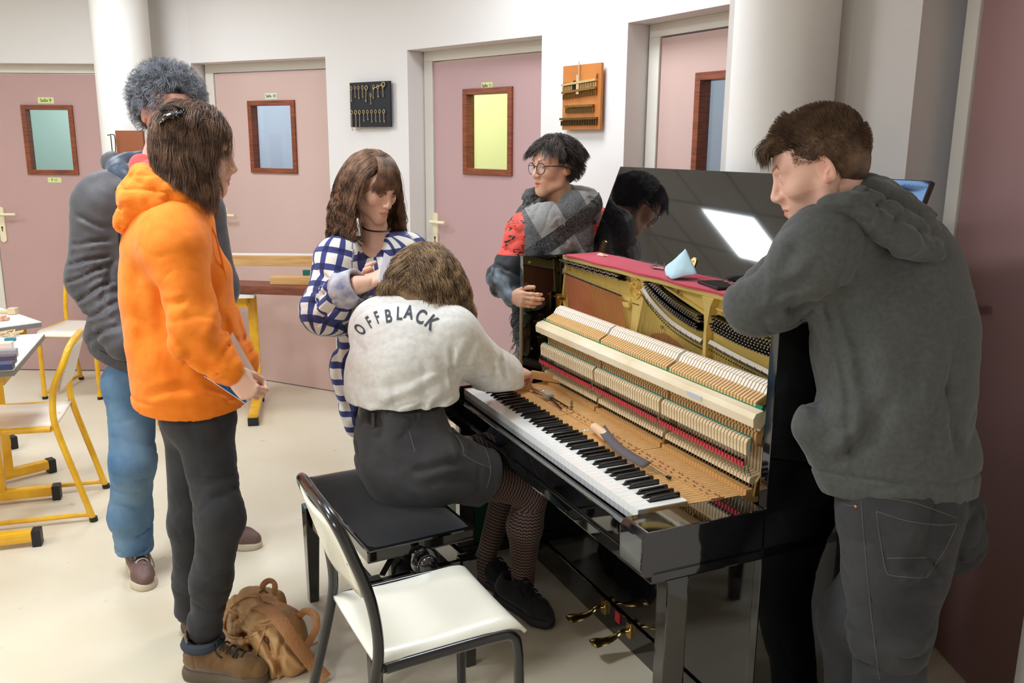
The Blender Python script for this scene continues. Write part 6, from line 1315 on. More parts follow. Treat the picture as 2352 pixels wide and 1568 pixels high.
# ------------------------------------------------------------------ the young man leaning on the piano end
def make_boy():
    root = person('person with short brown hair in dark grey hoodie, leaning on the right piano end', (.95, 1.95, 0))
    f = unit((-.80, .60, 0)); sd = unit((f[1], -f[0], 0))             # right side = far
    c = A3(1882, 388, 1.98); ps = Pose(c, (-.90, .28, -.36), up=(.0, 0, 1), sc=1.0)
    shL, shR = A3(1895, 568, 1.90), A3(2010, 530, 2.20); elL = A3(1742, 700, 1.99); wrL = pw(1.15, .60, 1.27); elR = pw(1.28, .62, 1.30); wrR = pw(1.12, .52, 1.26)
    wrL = V_(*wrL); wrR = V_(*wrR); elR = V_(*elR)
    pel = A3(2085, 1130, 1.96); ch = A3(2030, 700, 2.02)
    hL, hR = A3(2065, 1170, 1.90), A3(2110, 1165, 2.03); kL, kR = A3(2045, 1440, 1.84), A3(1962, 1430, 2.0); aL, aR = V_(.92, 1.80, .09), V_(.92, 2.06, .09)
    V1, F1 = head_sdf(fem=0, nose=1.0, jawd=-.004).mesh(.0022); c1 = head_tint(V1, lipc=(.84, .50, .48), stubble=.28, browc=(.28, .19, .13), blush=.14); V1 = ps(V1)
    s = SDF(.03); s.cone(ps.w(0, -.025, -.05), A3(1965, 500, 2.02), .056, .062); V2, F2 = s.mesh(.006)
    hb = hidden_body([(pel, ch, .11, .12), (hL, kL, .065, .05), (hR, kR, .065, .05), (kL, aL, .045, .036), (kR, aR, .045, .036), (shL, elL, .045, .04), (shR, elR, .045, .04), (shL, shR, .05, .05), (elL, wrL, .036, .028), (elR, wrR, .036, .028)])
    h1 = hand_mesh(wrL, unit(wrL - elL), (0, 0, -1), curl=(.3, .3, .3, .3), h=.003); h2 = hand_mesh(wrR, unit(wrR - elR), (0, 0, -1), right=True, curl=(.3, .3, .3, .3), h=.003)
    V, F, C = join_parts([(V1, F1, c1), (V2, F2, None), hb, h1, h2]); np_mesh('body', V, F, skin_person((236, 186, 166), 'skin_pink'), root, col=C); eyes(ps, IRIS, root, look=(.1, 1, -.2))
    HD = cloth_mat('hoodie_washed_grey', (84, 85, 82), bump=.14, bs=700, sheen=.2, noise=.16, rgb2=(74, 75, 73), ns=90)
    s = SDF(.07); lat = sd
    s.chain([A3(2082, 1125, 1.96), A3(2075, 1060, 1.96), A3(2050, 900, 1.97), A3(2035, 750, 2.0), A3(2040, 640, 2.03), A3(2005, 540, 2.04)], [.150, .165, .174, .168, .140, .085], flat=(tuple(f), .88))
    s.cone(shL, shR, .070, .075, k=.08); yoke(s, A3(1975, 500, 2.04), shL, shR, .07, .065); s.cone(A3(2070, 620, 2.06), A3(2112, 760, 2.02), .105, .112, k=.1)
    s.cone(shL + (elL - shL) * .1, elL, .074, .070, k=.08).cone(elL, elL + (wrL - elL) * .5, .072, .066, k=.03).cone(elL + (wrL - elL) * .5, wrL, .07, .045, k=.03).cone(shR, elR, .09, .075, k=.04).cone(elR, wrR, .075, .05, k=.03)
    s.cone(A3(1872, 980, 1.93), A3(1940, 1080, 1.93), .05, .06, k=.06)
    dm = addf(folds(.012, .15, 91, stretch=(1, 1, .7)), limb_folds([(shL, elL, .9), (elL, wrL, .8)], .010, 60, 25, .13), crease([(1860, 640, 1780, 690, .010, .014), (1870, 690, 1760, 730, .009, .012), (1905, 700, 1960, 1060, .006, .008), (1950, 700, 1990, 960, .009, .022), (1990, 1000, 1930, 1060, .011, .012), (2040, 900, 1980, 1040, .009, .020), (2180, 860, 2140, 1010, .010, .018), (2210, 900, 2190, 1020, .008, .012), (1870, 780, 1880, 960, .009, .02), (1840, 560, 1800, 640, .007, .014), (2120, 640, 2190, 800, .008, .02)], 1.88), groove(A3(2080, 1092, 1.86), (.0, .16, 1), .006, .004))
    # armhole seam
    ax = unit(elL - shL); sp = shL + V_(.012, 0, -.01); nseam = unit((-.97, -.05, .12)); seam = lambda P_: .004 * np.exp(-(((P_ - sp) @ nseam) / .0035) ** 2) * (np.linalg.norm(P_ - sp, axis=1) < .19)
    ho = garment('hoodie', s, HD, root, .0055, disp=addf(dm, seam), cut=plane_cut((A3(2085, 1150, 1.86), (.0, -.16, -1))))
    # hood lying in layers on the shoulders
    s = SDF(.02)
    for k_, (r_, pts) in enumerate(((.030, [(1905, 478, 1.88), (1950, 470, 1.86), (2010, 512, 1.85), (2075, 555, 1.86), (2130, 578, 1.92), (2150, 548, 2.02)]), (.026, [(1925, 458, 1.90), (1975, 452, 1.88), (2040, 490, 1.88), (2100, 528, 1.92), (2140, 528, 2.02)]), (.024, [(1955, 440, 1.94), (2000, 432, 1.93), (2060, 462, 1.95), (2115, 498, 2.0), (2125, 500, 2.1)]), (.022, [(1985, 428, 2.0), (2040, 440, 2.0), (2090, 470, 2.05)]))):
        q = [A3(*p) for p in pts]; s.chain(q, [r_ * (.6 + .4 * min(1, 2 * i / (len(q) - 1))) for i in range(len(q))], k=.012)
    for a_, b_, r_ in (((1990, 450, 1.98), (2100, 520, 1.98), .052), ((1985, 455, 2.1), (2090, 505, 2.1), .045), ((1935, 470, 1.96), (1985, 450, 2.0), .04), ((1900, 500, 2.05), (1990, 450, 2.15), .035)): s.cone(A3(*a_), A3(*b_), r_, r_ * .85, k=.02)
    s.cone(A3(1850, 530, 1.96), A3(1905, 478, 1.88), .022, .028).cone(A3(1850, 530, 1.96), A3(1835, 560, 2.08), .022, .02)
    garment('hood', s, HD, ho, .0045, disp=folds(.008, .06, 94, stretch=(1, 1, 2)))
    # jeans
    JB = cloth_mat('faded_black_denim', (58, 57, 58), bump=.3, bs=420, sheen=.1, noise=.3, rgb2=(42, 41, 43), ns=6)
    s = SDF(.05); s.chain([A3(2075, 1120, 1.93), hL, A3(2055, 1300, 1.87), kL, (kL + aL) / 2, aL], [.125, .128, .108, .085, .075, .065]); s.chain([A3(2100, 1120, 2.05), hR, kR, aR], [.11, .108, .080, .062]); s.cone(A3(2170, 1180, 1.97), A3(2185, 1240, 2.0), .085, .08, k=.06)
    V, F = s.mesh(.006, disp=addf(folds(.010, .10, 95), limb_folds([(hL, kL, .5), (kL, aL, 1.1), (hR, kR, .9)], .008, 60, 26, .16), crease([(2150, 1230, 2090, 1300, .008, .012), (2110, 1250, 2150, 1290, .007, .008), (2140, 1330, 2000, 1200, .006, .02), (2130, 1340, 2060, 1360, .009, .012)], 1.82))); jn = np_mesh('jeans', V, F, JB, root)
    tree = BVHTree.FromPolygons([tuple(v) for v in V], [tuple(int(i) for i in q) for q in F]); b = MB()
    for path in ([(2013, 1174), (2080, 1195), (2150, 1205), (2198, 1203)], [(2013, 1174), (2022, 1240), (2035, 1310), (2050, 1322)], [(2050, 1322), (2090, 1326), (2128, 1325)], [(2198, 1203), (2170, 1262), (2128, 1325)], [(2020, 1142), (2100, 1155), (2200, 1190)], [(2036, 1282), (2080, 1281), (2128, 1280)], [(1978, 1150), (1985, 1240), (2000, 1400), (2020, 1560)], [(1930, 1150), (1945, 1160), (1972, 1162)]):
        pts = []
        for p in bez([(x, y, 0) for x, y in path], 10):
            d = ray(p.x, p.y).normalized(); hit = tree.ray_cast(CAM, d)
            if hit[0] is not None and (hit[0] - CAM).length < 2.3: pts.append(hit[0] - d * .0006)
        if len(pts) > 2: b.tube(pts, .0013, 5)
    b.build('pocket_stitching', mat('stitch_dark', (88, 84, 80), .8), jn)
    hit = tree.ray_cast(CAM, ray(1966, 1163).normalized())
    if hit[0] is not None: MB().ball(tuple(hit[0]), .005, 10, 6).build('rivet', mat('rivet_copper', (190, 140, 104), .3, metal=.9), jn, smooth=True)
    blk = mat('shoe_black', (20, 20, 22), .6); shoe(root, (.965, 1.78, 0), (.75, 1.93, 0), 'shoe', blk, blk); shoe(root, (.98, 2.06, 0), (.78, 2.0, 0), 'shoe', blk, blk)
    # short hair, faded at the sides
    HB = hair_mat('hair_brown', (124, 94, 70), (72, 52, 40)); HS = hair_mat('hair_fade', (140, 108, 86), (106, 80, 62))
    s = SDF(.02); s.ell((0, -.017, .043), (.079, .098, .082)); s.ell((0, .035, .070), (.050, .053, .042), k=.03); s.ell((0, -.055, -.005), (.064, .053, .055)); 
    def cut(P_): return np.maximum(P_[:, 1] - np.where(P_[:, 2] > .072, .094, np.where(P_[:, 2] > .030, .040, np.where(P_[:, 2] > .0, .022, -.022))), -.060 - P_[:, 2])
    V, F = s.mesh(.0035, cut=cut, disp=folds(.0015, .02, 97)); hair = np_mesh('hair', ps(V), F, HB, root)
    R, Nn = scalp(6000, 23, lambda p: (p[2] > .06 and p[1] < .085), r=(.080, .100, .088), c=(0, -.014, .044))
    def comb(q): return np.stack([q[:, 0] * 3, .55 + q[:, 1] * 5, .55 + q[:, 2] * 4 - np.clip(q[:, 1] - .03, 0, 1) * 16], 1)
    st = grow(ps, R, Nn, lambda q: np.where(q[:, 1] > .02, .026, .014), curl=.001, cf=60, grav=.05, n=6, stiff=.95, comb=comb, seed=24, clump=5, rad=(.080, .100, .088), center=(0, -.014, .03)); 
    g = np.random.default_rng(8)
    for _ in range(1100):                                              # the long front lock, swept forward and down
        x = g.uniform(-.045, .05); p = V_(x, .070 + .01 * g.random(), .105 - 8 * x * x); q = p + V_(x * .2 + g.normal() * .004, .024 + g.normal() * .005, -.018 + g.normal() * .005); r_ = q + V_(g.normal() * .004, .008, -.022 + g.normal() * .007); st.append(ps(np.array(bez([tuple(p), tuple(q), tuple(r_)], 4))))
    strands('hair_strands', st, .0006, HB, hair)
    R, Nn = scalp(6000, 25, lambda p: p[2] < .065 and p[2] > -.05 and (p[1] < .02 or (p[2] > .025 and p[1] < .045)) and not (p[2] < .02 and p[1] > -.01), r=(.079, .100, .086), c=(0, -.016, .042))
    st = grow(ps, R, Nn, .009, curl=.0002, grav=.5, n=4, stiff=.8, seed=26, rad=(.078, .098, .085), center=(0, -.014, .03)); strands('hair_fade', st, .0005, HS, hair)
    rel(None, root)
make_boy()
# ================================================================== FURNITURE AND THE REST
# ---- piano stool
SA = math.atan2(.578, -.328)
sc_ = V_(-.427, 2.714, 0); st_ = tag(empty('piano_stool', tuple(sc_), SA - PI), 'black lacquered adjustable piano stool with a padded black top', 'stool')
MB().box((-.33, -.175, .435), (.33, .175, .475)).build('seat_frame', gloss, st_, bevel=.006)
vs = []; fs = []; nx, ny = 24, 16
for i in range(nx + 1):
    for j in range(ny + 1):
        x, y = -1 + 2 * i / nx, -1 + 2 * j / ny; vs.append((x * .318, y * .165, .474 + .030 * (1 - abs(x) ** 6) * (1 - abs(y) ** 5)))
fs = [(i * (ny + 1) + j, (i + 1) * (ny + 1) + j, (i + 1) * (ny + 1) + j + 1, i * (ny + 1) + j + 1) for i in range(nx) for j in range(ny)]
MB().add(vs, fs).build('cushion', mat('stool_velvet', (30, 31, 34), .9, sheen=.35, bump=.08, bscale=500), st_, smooth=True)
lg = None
for x in (-.315, .315):
    for y in (-.155, .155):
        b = MB(); sx, sy = (-1 if x < 0 else 1), (-1 if y < 0 else 1); w0, w1 = .026, .017
        vs = [(x + sx * .004 + a * w1, y + sy * .004 + c_ * w1, 0) for a, c_ in ((-1, -1), (1, -1), (1, 1), (-1, 1))] + [(x + a * w0, y + c_ * w0, .375) for a, c_ in ((-1, -1), (1, -1), (1, 1), (-1, 1))]
        b.add(vs, [(0, 3, 2, 1), (4, 5, 6, 7), (0, 1, 5, 4), (1, 2, 6, 5), (2, 3, 7, 6), (3, 0, 4, 7)]); b.build('leg', gloss, st_, bevel=.003)
for y in (-.158, .158): MB().box((-.315, y - .010, .305), (.315, y + .010, .372)).build('apron', gloss, st_, bevel=.003)
for x in (-.318, .318): MB().box((x - .010, -.155, .305), (x + .010, .155, .372)).build('apron', gloss, st_, bevel=.003)
for s in (-1, 1):
    k = MB().lathe([(.0, .0), (.012, 0), (.012, .02), (.022, .022), (.030, .030), (.033, .042), (.030, .054), (.018, .064), (0, .067)], 28, axis='x')
    k.v = [(s * (x + .325), y - .0, z + .405) for x, y, z in k.v]; k.build('height_knob', chrome if False else mat('knob_black', (20, 20, 22), .06, coat=1), st_, smooth=True)
    r_ = MB().lathe([(.034, .0), (.040, 0), (.040, .006), (.034, .006)], 24, axis='x'); r_.v = [(s * (x + .328), y, z + .405) for x, y, z in r_.v]; r_.build('knob_ring', chrome, st_)
b = MB()
for s in (-1, 1): b.beam((s * .05, -.10, .34), (s * .24, .10, .43), .018, .004).beam((s * .24, -.10, .34), (s * .05, .10, .43), .018, .004)
b.cyl((-.32, 0, .405), (.32, 0, .405), .007, n=10); b.build('lift_mechanism', mat('mech_steel', (120, 116, 108), .25, metal=1), st_)
# ---- school chairs: tube frame with laminated seat and back
def school_chair(label, fm_, panel, loc, rz, group=None, tubes=.0125, wide=.39, backh=.83, panel_back=True):
    """x across, front of the seat towards +y"""
    t = tag(empty('school_chair', loc, rz), label, 'chair', group); W2 = wide / 2
    sh = .45
    for s in (-1, 1):
        x = s * W2
        # front leg, bend, side of the seat, rising into the curved back hoop
        MB().tube(bez([(x, .19, .0), (x, .185, .30), (x, .18, sh - .06), (x, .165, sh - .018), (x, .11, sh - .008), (x, -.10, sh - .010), (x, -.17, sh - .012)], 6), tubes, 12).build('front_leg', fm_, t, smooth=True)
        MB().tube(bez([(x, -.30, .0), (x, -.25, .20), (x, -.20, .40), (x, -.185, .50), (x * .995, -.20, .62), (x * .97, -.24, backh - .09), (x * .86, -.262, backh - .03), (x * .55, -.272, backh - .005), (0, -.275, backh)], 6), tubes, 12).build('rear_leg', fm_, t, smooth=True)
        MB().cyl((x, .188, 0), (x, .187, .018), tubes * 1.25, n=12).build('foot_cap', dark, t); MB().cyl((x, -.30, 0), (x, -.298, .02), tubes * 1.25, n=12).build('foot_cap', dark, t)
        if group: MB().tube([(x, .188, .035), (x, -.29, .035)], tubes * .8, 8).build('skid', fm_, t, smooth=True)
    MB().tube([(-W2, -.17, sh - .012), (W2, -.17, sh - .012)], tubes * .9, 10).build('cross_bar', fm_, t, smooth=True)
    MB().tube([(-W2, .175, sh - .035), (W2, .175, sh - .035)], tubes * .9, 10).build('cross_bar', fm_, t, smooth=True)
    # seat panel, curled down at the front
    prof = [(-.19, sh), (-.05, sh - .004), (.10, sh), (.165, sh + .001), (.195, sh - .008), (.21, sh - .028)]; q = bez([(0, y, z) for y, z in prof], 4); b = MB(); vs = []; n = len(q)
    for i, p in enumerate(q):
        yy = i / (n - 1); wd = W2 - .002 - (.018 if i == n - 1 else .006 if i == n - 2 else 0)
        for x in (-wd, -wd * .6, 0, wd * .6, wd): vs.append((x, p.y, p.z - .004 * (1 - (x / W2) ** 2)))
    b.add(vs, [(5 * i + j, 5 * i + j + 1, 5 * i + j + 6, 5 * i + j + 5) for i in range(n - 1) for j in range(4)]); o = b.build('seat', panel, t, smooth=True); m_ = o.modifiers.new('s', 'SOLIDIFY'); m_.thickness = .009; m_.offset = 0
    b = MB(); vs = []; nx, nz = 12, 8
    for i in range(nx + 1):
        for j in range(nz + 1):
            u, v = -1 + 2 * i / nx, j / nz; z = backh - .195 + .175 * v; wd = W2 * (.955 - .30 * max(0, v - .5) ** 2 * 4 * .5 - .05 * (1 - v) ** 3); vs.append((u * wd, -.212 - .055 * v - .020 * (1 - u * u), z - .012 * (1 - v) * u * u))
    b.add(vs, [(i * (nz + 1) + j, (i + 1) * (nz + 1) + j, (i + 1) * (nz + 1) + j + 1, i * (nz + 1) + j + 1) for i in range(nx) for j in range(nz)]); o = b.build('backrest', panel, t, smooth=True); m_ = o.modifiers.new('s', 'SOLIDIFY'); m_.thickness = .008; m_.offset = 0
    sr = MB()
    for x in (-1, 1): sr.ball((x * W2 * .86, -.218, backh - .12), .006, 10, 6); sr.ball((x * W2 * .86, -.240, backh - .12), .006, 10, 6)
    sr.build('screw', steel, t, smooth=True); return t
blackt = mat('tube_black', (22, 21, 26), .22, coat=.5); cream = mat('laminate_cream', (246, 240, 222), .3, coat=.2); yel = mat('tube_yellow', (242, 186, 34), .3, coat=.4, noise=.06, nscale=12, rgb2=(222, 162, 20))
lam = mat('laminate_pale', (236, 226, 214), .35)
school_chair('school chair with black tube frame and cream seat, in front of the piano stool', blackt, cream, (-.225, 2.06, 0), math.radians(-62.5) - 0, wide=.37, tubes=.0135)
# two yellow chairs
school_chair('yellow tube chair facing left, nearest of the yellow chairs', yel, lam, (-2.19, 3.686, 0), math.radians(107.3), 'yellow tube school chairs', wide=.40, backh=.80, tubes=.014)
school_chair('yellow tube chair standing by the wall behind the dark jacket', yel, lam, (-2.865, 5.65, 0), PI, 'yellow tube school chairs', wide=.36, backh=.86, tubes=.014)
# ---- school tables with yellow legs
wht = mat('table_top_white', (238, 236, 230), .3); edge = mat('table_edge_grey', (128, 124, 118), .5)
def table(label, corner, e1, l1, l2, z, grp='white school tables with yellow legs'):
    """corner on the plan, e1 = direction of the long side, the feet run at right angles to it"""
    e1 = Vector((*e1, 0)).normalized(); A = math.atan2(e1.y, e1.x); t = tag(empty('school_table', (*corner, 0), A), label, 'table', grp); L, D = l1, -l2
    sg = 1 if Vector((-e1.y, e1.x, 0)).dot(Vector((-.9, -.5, 0))) > 0 else -1; y0, y1 = (0, l2) if sg > 0 else (-l2, 0)
    MB().box((0, y0, z - .004), (L, y1, z)).build('table_top', wht, t); MB().box((0, y0, z - .026), (L, y1, z - .004)).build('top_edge', edge, t)
    MB().box((.06, y0 + .05, z - .075), (L - .06, y1 - .05, z - .026)).build('frame', yel, t)
    for x in (.05, L - .13):
        MB().box((x - .022, (y0 + y1) / 2 - .03, .06), (x + .022, (y0 + y1) / 2 + .03, z - .04)).build('leg', yel, t, bevel=.008)
        MB().box((x - .026, y0 + .02, .022), (x + .026, y1 - .02, .068)).build('foot', yel, t, bevel=.014)
        for y in (y0 + .014, y1 - .014): MB().box((x - .028, y - .018, .0), (x + .028, y + .018, .070)).build('foot_cap', dark, t, bevel=.006)
    return t
TZ = .782
table('white school table at the left edge, farther one, with wooden parts on it', (-2.29, 4.15), (-.745, .666), .70, .44, TZ)
table('white school table at the left edge, nearer one, with cases on it', (-2.135, 3.885), (.324, -.946), .69, .50, TZ)
def block(nm, mats, size, loc, rz, label, cat, grp=None, bevel=.003):
    b = MB().box((-size[0] / 2, -size[1] / 2, 0), (size[0] / 2, size[1] / 2, size[2])); o = b.build(nm, mats, bevel=bevel); o.location = loc; o.rotation_euler = (0, 0, rz); tag(o, label, cat, grp); return o
beech = mat('beech', (226, 196, 158), .5, noise=.15, nscale=20)
def onT(px, py, dx=0, dy=0): p = atz(px, py, TZ + .002); return (p.x + dx, p.y + dy, TZ + .002)
b = MB().cyl((-.16, 0, .012), (0, .02, .012), .010, n=10).box((-.02, .0, .0), (.02, .04, .03)); o = b.build('wooden_action_part', beech); o.location = onT(26, 722); tag(o, 'pale wooden piano action part on the farther white table', 'piano part')
b = MB().box((-.05, -.012, 0), (.03, .012, .014)).box((-.01, -.02, .0), (.01, .02, .02)); o = b.build('wooden_action_part', mat('reddish_wood', (214, 160, 130), .5)); o.location = onT(6, 735); tag(o, 'small reddish wooden piece near the edge of the farther white table', 'piano part')
g = random.Random(5); b = MB()
for k in range(14): a = g.uniform(0, PI); p = Vector((g.uniform(-.04, .04), g.uniform(-.03, .03), .006 + g.random() * .012)); d = Vector((math.cos(a), math.sin(a), .1)) * .028; b.beam(p - d, p + d, .006, .006)
o = b.build('wood_slips', beech); o.location = onT(18, 772); tag(o, 'heap of thin wooden slips on the nearer white table', 'wood slips')
RT = math.radians(19)
block('eraser', mat('teal_block', (40, 120, 136), .5), (.045, .018, .012), onT(24, 782), RT, 'small teal block on the nearer white table', 'block')
block('wooden_box', mat('pinkish_wood', (226, 196, 178), .5), (.20, .05, .035), onT(34, 803, -.10, -.034), RT, 'pale pinkish wooden block lying on the nearer white table', 'box')
block('tool_case', mat('case_grey', (150, 142, 140), .5), (.22, .045, .03), onT(44, 817, -.11, -.036), RT, 'grey case lying in front of the pinkish wooden block', 'case')
block('dark_case', mat('case_maroon', (84, 64, 78), .5), (.22, .045, .030), onT(41, 831, -.11, -.036), RT, 'dark maroon case between the grey case and the blue folder', 'case')
block('blue_folder', mat('folder_blue', (44, 54, 92), .4), (.24, .06, .024), onT(34, 846, -.12, -.034), RT, 'dark blue folder at the front corner of the nearer white table', 'folder')
# ---- table with the wooden work bench board, behind the orange hoodie
tb = tag(empty('work_table', (-1.62, 5.16, 0), math.radians(12)), 'white work table with one thick yellow leg frame, behind the orange hoodie', 'table')
MB().box((-.55, -.06, .738), (.07, .42, .760)).build('table_top', wht, tb); MB().box((-.5, -.0, .67), (.02, .36, .737)).build('frame', yel, tb, bevel=.005)
MB().box((.012, .14, .05), (.068, .20, .72)).build('leg', yel, tb, bevel=.012)
MB().box((.010, -.24, .028), (.068, .30, .075)).build('foot', yel, tb, bevel=.016)
for y in (-.225, .285): MB().box((.008, y - .02, 0), (.070, y + .02, .05)).build('foot_cap', dark, tb, bevel=.006)
MB().box((-.5, .14, .05), (-.44, .20, .72)).build('leg', yel, tb, bevel=.012); MB().box((-.5, -.24, .028), (-.44, .30, .075)).build('foot', yel, tb, bevel=.016)
redw = mat('mahogany', (128, 68, 48), .4, noise=.3, nscale=10, rgb2=(98, 48, 34), stretch=(1, 6, 6)); pine = mat('pine', (216, 170, 110), .5, noise=.2, nscale=8, stretch=(.6, 8, 8), rgb2=(196, 146, 84))
q = A3(535, 650, 5.14); q2 = A3(720, 656, 5.06)
bd = tag(empty('mahogany_board', (q[0], q[1], .764), math.atan2(q2[1] - q[1], q2[0] - q[0])), 'thick reddish brown wooden board lying across the work table', 'board')
MB().box((-.25, -.02, .0), (.62, .18, .050)).build('board', redw, bd, bevel=.004)
z_ = .815
block('pine_block', pine, (.30, .09, .045), tuple(V_(q[0] + .37, q[1] + .05, z_)), -.02, 'pale pine block lying on the reddish board', 'block')
block('green_felt_roll', mat('green_roll', (20, 96, 84), .8), (.04, .03, .03), tuple(V_(q[0] + .42, q[1] + .09, z_ + .047)), 0, 'small dark green piece on top of the pine block', 'felt')
pl = tag(empty('pine_plank', (q[0] - .1, q[1] + .19, z_), 0), 'long pine plank standing on edge behind the reddish board', 'plank')
MB().box((-.15, 0, .085), (.62, .022, .150)).build('plank_face', pine, pl, bevel=.002); MB().box((-.14, .0, .0), (-.10, .022, .085)).box((.55, .0, .0), (.59, .022, .085)).build('plank_support', pine, pl); MB().box((-.0, .022, .13), (.62, .04, .160)).build('white_strip', mat('strip_white', (232, 230, 228), .6), pl)
# ---- wooden rack on the left column, behind the man
p_ = A3(285, 330, 5.55)
rk = tag(empty('wooden_rack', tuple(p_)), 'small brown wooden rack fixed to the left column above the dark jacket', 'rack'); MB().box((-.05, 0, -.25), (.12, .03, .08)).build('rack_board', mat('rack_wood', (140, 76, 42), .5), rk, bevel=.002)
MB().tube(bez([(-.09, -.02, .05), (-.05, -.03, .055), (-.04, -.03, .03), (-.045, -.03, -.08)], 5), .003, 6).tube(bez([(-.07, -.02, .05), (-.068, -.02, -.1)], 3), .003, 6).build('rack_hook', dark, rk, smooth=True)
# ---- boards on the wall
def wall_board(label, pts, m, nm, th=.018):
    """a board on the wall face between two doors; pts = corners in the photograph, all on one wall plane"""
    pass
def wallplane(a, b):
    a, b = Vector((*a, 0)), Vector((*b, 0)); d = (b - a).normalized(); return a, d, Vector((-d.y, d.x, 0))
a_, d_, n_ = wallplane(P['10r'], P['11l']); M_ = math.atan2(d_.y, d_.x)
def onw(px, py, off=.03): p = atp(px, py, a_ - n_ * off, n_) - (a_ - n_ * off); return p.dot(d_), p.z
(x0, z1), (x1, z0) = onw(801, 190), onw(896, 291)
kb = tag(empty('key_board', a_ - n_ * .012, M_), 'black panel on the wall with two rows of old brass keys', 'display board')
MB().box((x0, -.012, z0), (x1, .0, z1)).build('panel', mat('panel_black', (14, 16, 24), .6), kb, bevel=.002)
keym = mat('old_brass', (196, 170, 130), .35, metal=.8); cnt = 0
def old_key(x, z, L, r_, tilt=0):
    b = MB(); b.tube([(r_ * math.cos(a), 0, -r_ + r_ * 1.1 * math.sin(a)) for a in [2 * PI * k / 18 for k in range(18)]], r_ * .26, 6, closed=True)
    b.cyl((0, 0, -r_ * 2), (0, 0, -L), r_ * .22, n=8).cyl((0, 0, -r_ * 2.1), (0, 0, -r_ * 2.5), r_ * .4, n=8).box((0, -.0015, -L + .001), (r_ * .95, .0015, -L + r_ * .55)).box((0, -.0015, -L + r_ * .75), (r_ * .7, .0015, -L + r_ * 1.2)).cyl((0, .006, 0.001), (0, -.004, .004), .0014, n=6)
    o = b.build('old_key', keym, smooth=True); o.location = a_ + d_ * x - n_ * .032 + Vector((0, 0, z)); o.rotation_euler = (0, tilt, M_); return o
W_ = x1 - x0; H_ = z1 - z0
rows = [(.045, [(.06, .10, .011), (.16, .075, .009), (.25, .085, .010), (.35, .078, .010), (.45, .105, .013), (.55, .07, .009), (.63, .085, .010), (.73, .078, .011), (.85, .075, .009)]), (.585, [(.055, .135, .011), (.16, .135, .012), (.255, .13, .011), (.36, .075, .010), (.46, .065, .010), (.56, .08, .010), (.66, .078, .010), (.76, .080, .010), (.86, .080, .011)])]
for r_, (fz, ks) in enumerate(rows):
    for j, (fx, L, rr) in enumerate(ks):
        dz = .0 if not (r_ == 0 and j in (5,)) else .045
        o = old_key(x0 + W_ * fx, z1 - H_ * fz - .012 - dz, L * H_ / .30, rr * H_ / .32, tilt=(.12 if (r_ == 0 and j in (4, 6)) else 0))
        tag(o, 'old brass key, %s from the left in the %s row of the black panel' % (('first', 'second', 'third', 'fourth', 'fifth', 'sixth', 'seventh', 'eighth', 'ninth')[j], 'upper' if r_ == 0 else 'lower'), 'key', 'old keys on the black panel')
o = old_key(x0 + W_ * .90, z1 - H_ * .02 - .012, .10, .012, tilt=1.35); tag(o, 'old brass key lying slantwise along the top edge of the black panel', 'key')
a_, d_, n_ = wallplane(P['11r'], P['12l']); M_ = math.atan2(d_.y, d_.x)
(x0, z1), (x1, z0) = onw(1292, 152), onw(1376, 297)
bb = tag(empty('fittings_board', a_ - n_ * .012, M_), 'orange-brown wooden board on the wall carrying rows of brass fittings', 'display board')
MB().box((x0, -.014, z0), (x1, .0, z1)).build('panel', mat('board_orange', (196, 122, 52), .5, noise=.15, nscale=6, rgb2=(178, 104, 40)), bb, bevel=.002)
W_ = x1 - x0; H_ = z1 - z0
for k, (f0, f1, fz, hh, c_) in enumerate(((.03, .92, .30, .050, (232, 200, 140)), (.04, .92, .42, .045, (160, 120, 66)), (.12, .86, .635, .040, (150, 116, 70)), (.0, .95, .83, .060, (120, 96, 62)))):
    b = MB(); xa, xb = x0 + W_ * f0, x0 + W_ * f1; z = z1 - H_ * fz
    b.beam((xa, -.020, z), (xb, -.020, z + .014 * (1 if k < 2 else 0)), .010, .024, up=(0, 1, 0)); nn = 22
    for j in range(nn): t = j / (nn - 1); x = xa + (xb - xa) * (.02 + .96 * t); zz = z + .014 * t * (1 if k < 2 else 0); b.box((x - .0022, -.026, zz - .030), (x + .0022, -.016, zz - .008))
    for j in range(5): t = (j + .5) / 5; x = xa + (xb - xa) * t; b.cyl((x, -.026, z + .004 + .014 * t * (1 if k < 2 else 0)), (x, -.028, z + .004 + .014 * t * (1 if k < 2 else 0)), .003, n=8)
    b.build('brass_comb', mat('comb_%d' % k, c_, .3, metal=.85), bb)
b = MB(); x = x0 + W_ * .46; b.box((x - .009, -.03, z1 - .13), (x + .009, -.014, z1 - .045)).cyl((x, -.02, z1 - .05), (x, -.022, z1 + .012), .003, n=6); b.build('hanging_fitting', mat('fitting_pale', (206, 176, 140), .4, metal=.4), bb)
b = MB(); x = x0 + W_ * .36; b.box((x - .007, -.028, z1 - .12), (x + .007, -.014, z1 - .07)); b.build('dark_fitting', steel_d, bb)
b = MB()
for k in range(4): x = x0 + W_ * (.06 + .062 * k); b.box((x - .003, -.022, z1 - .10), (x + .003, -.014, z1 - .075))
for k in range(3): x = x0 + W_ * (.86 + .01 * k); b.beam((x, -.02, z1 - .11 + .015 * k), (x + .012, -.02, z1 - .075 + .015 * k), .004, .004)
b.build('small_hooks', mat('hook_bronze', (140, 108, 64), .4, metal=.8), bb)
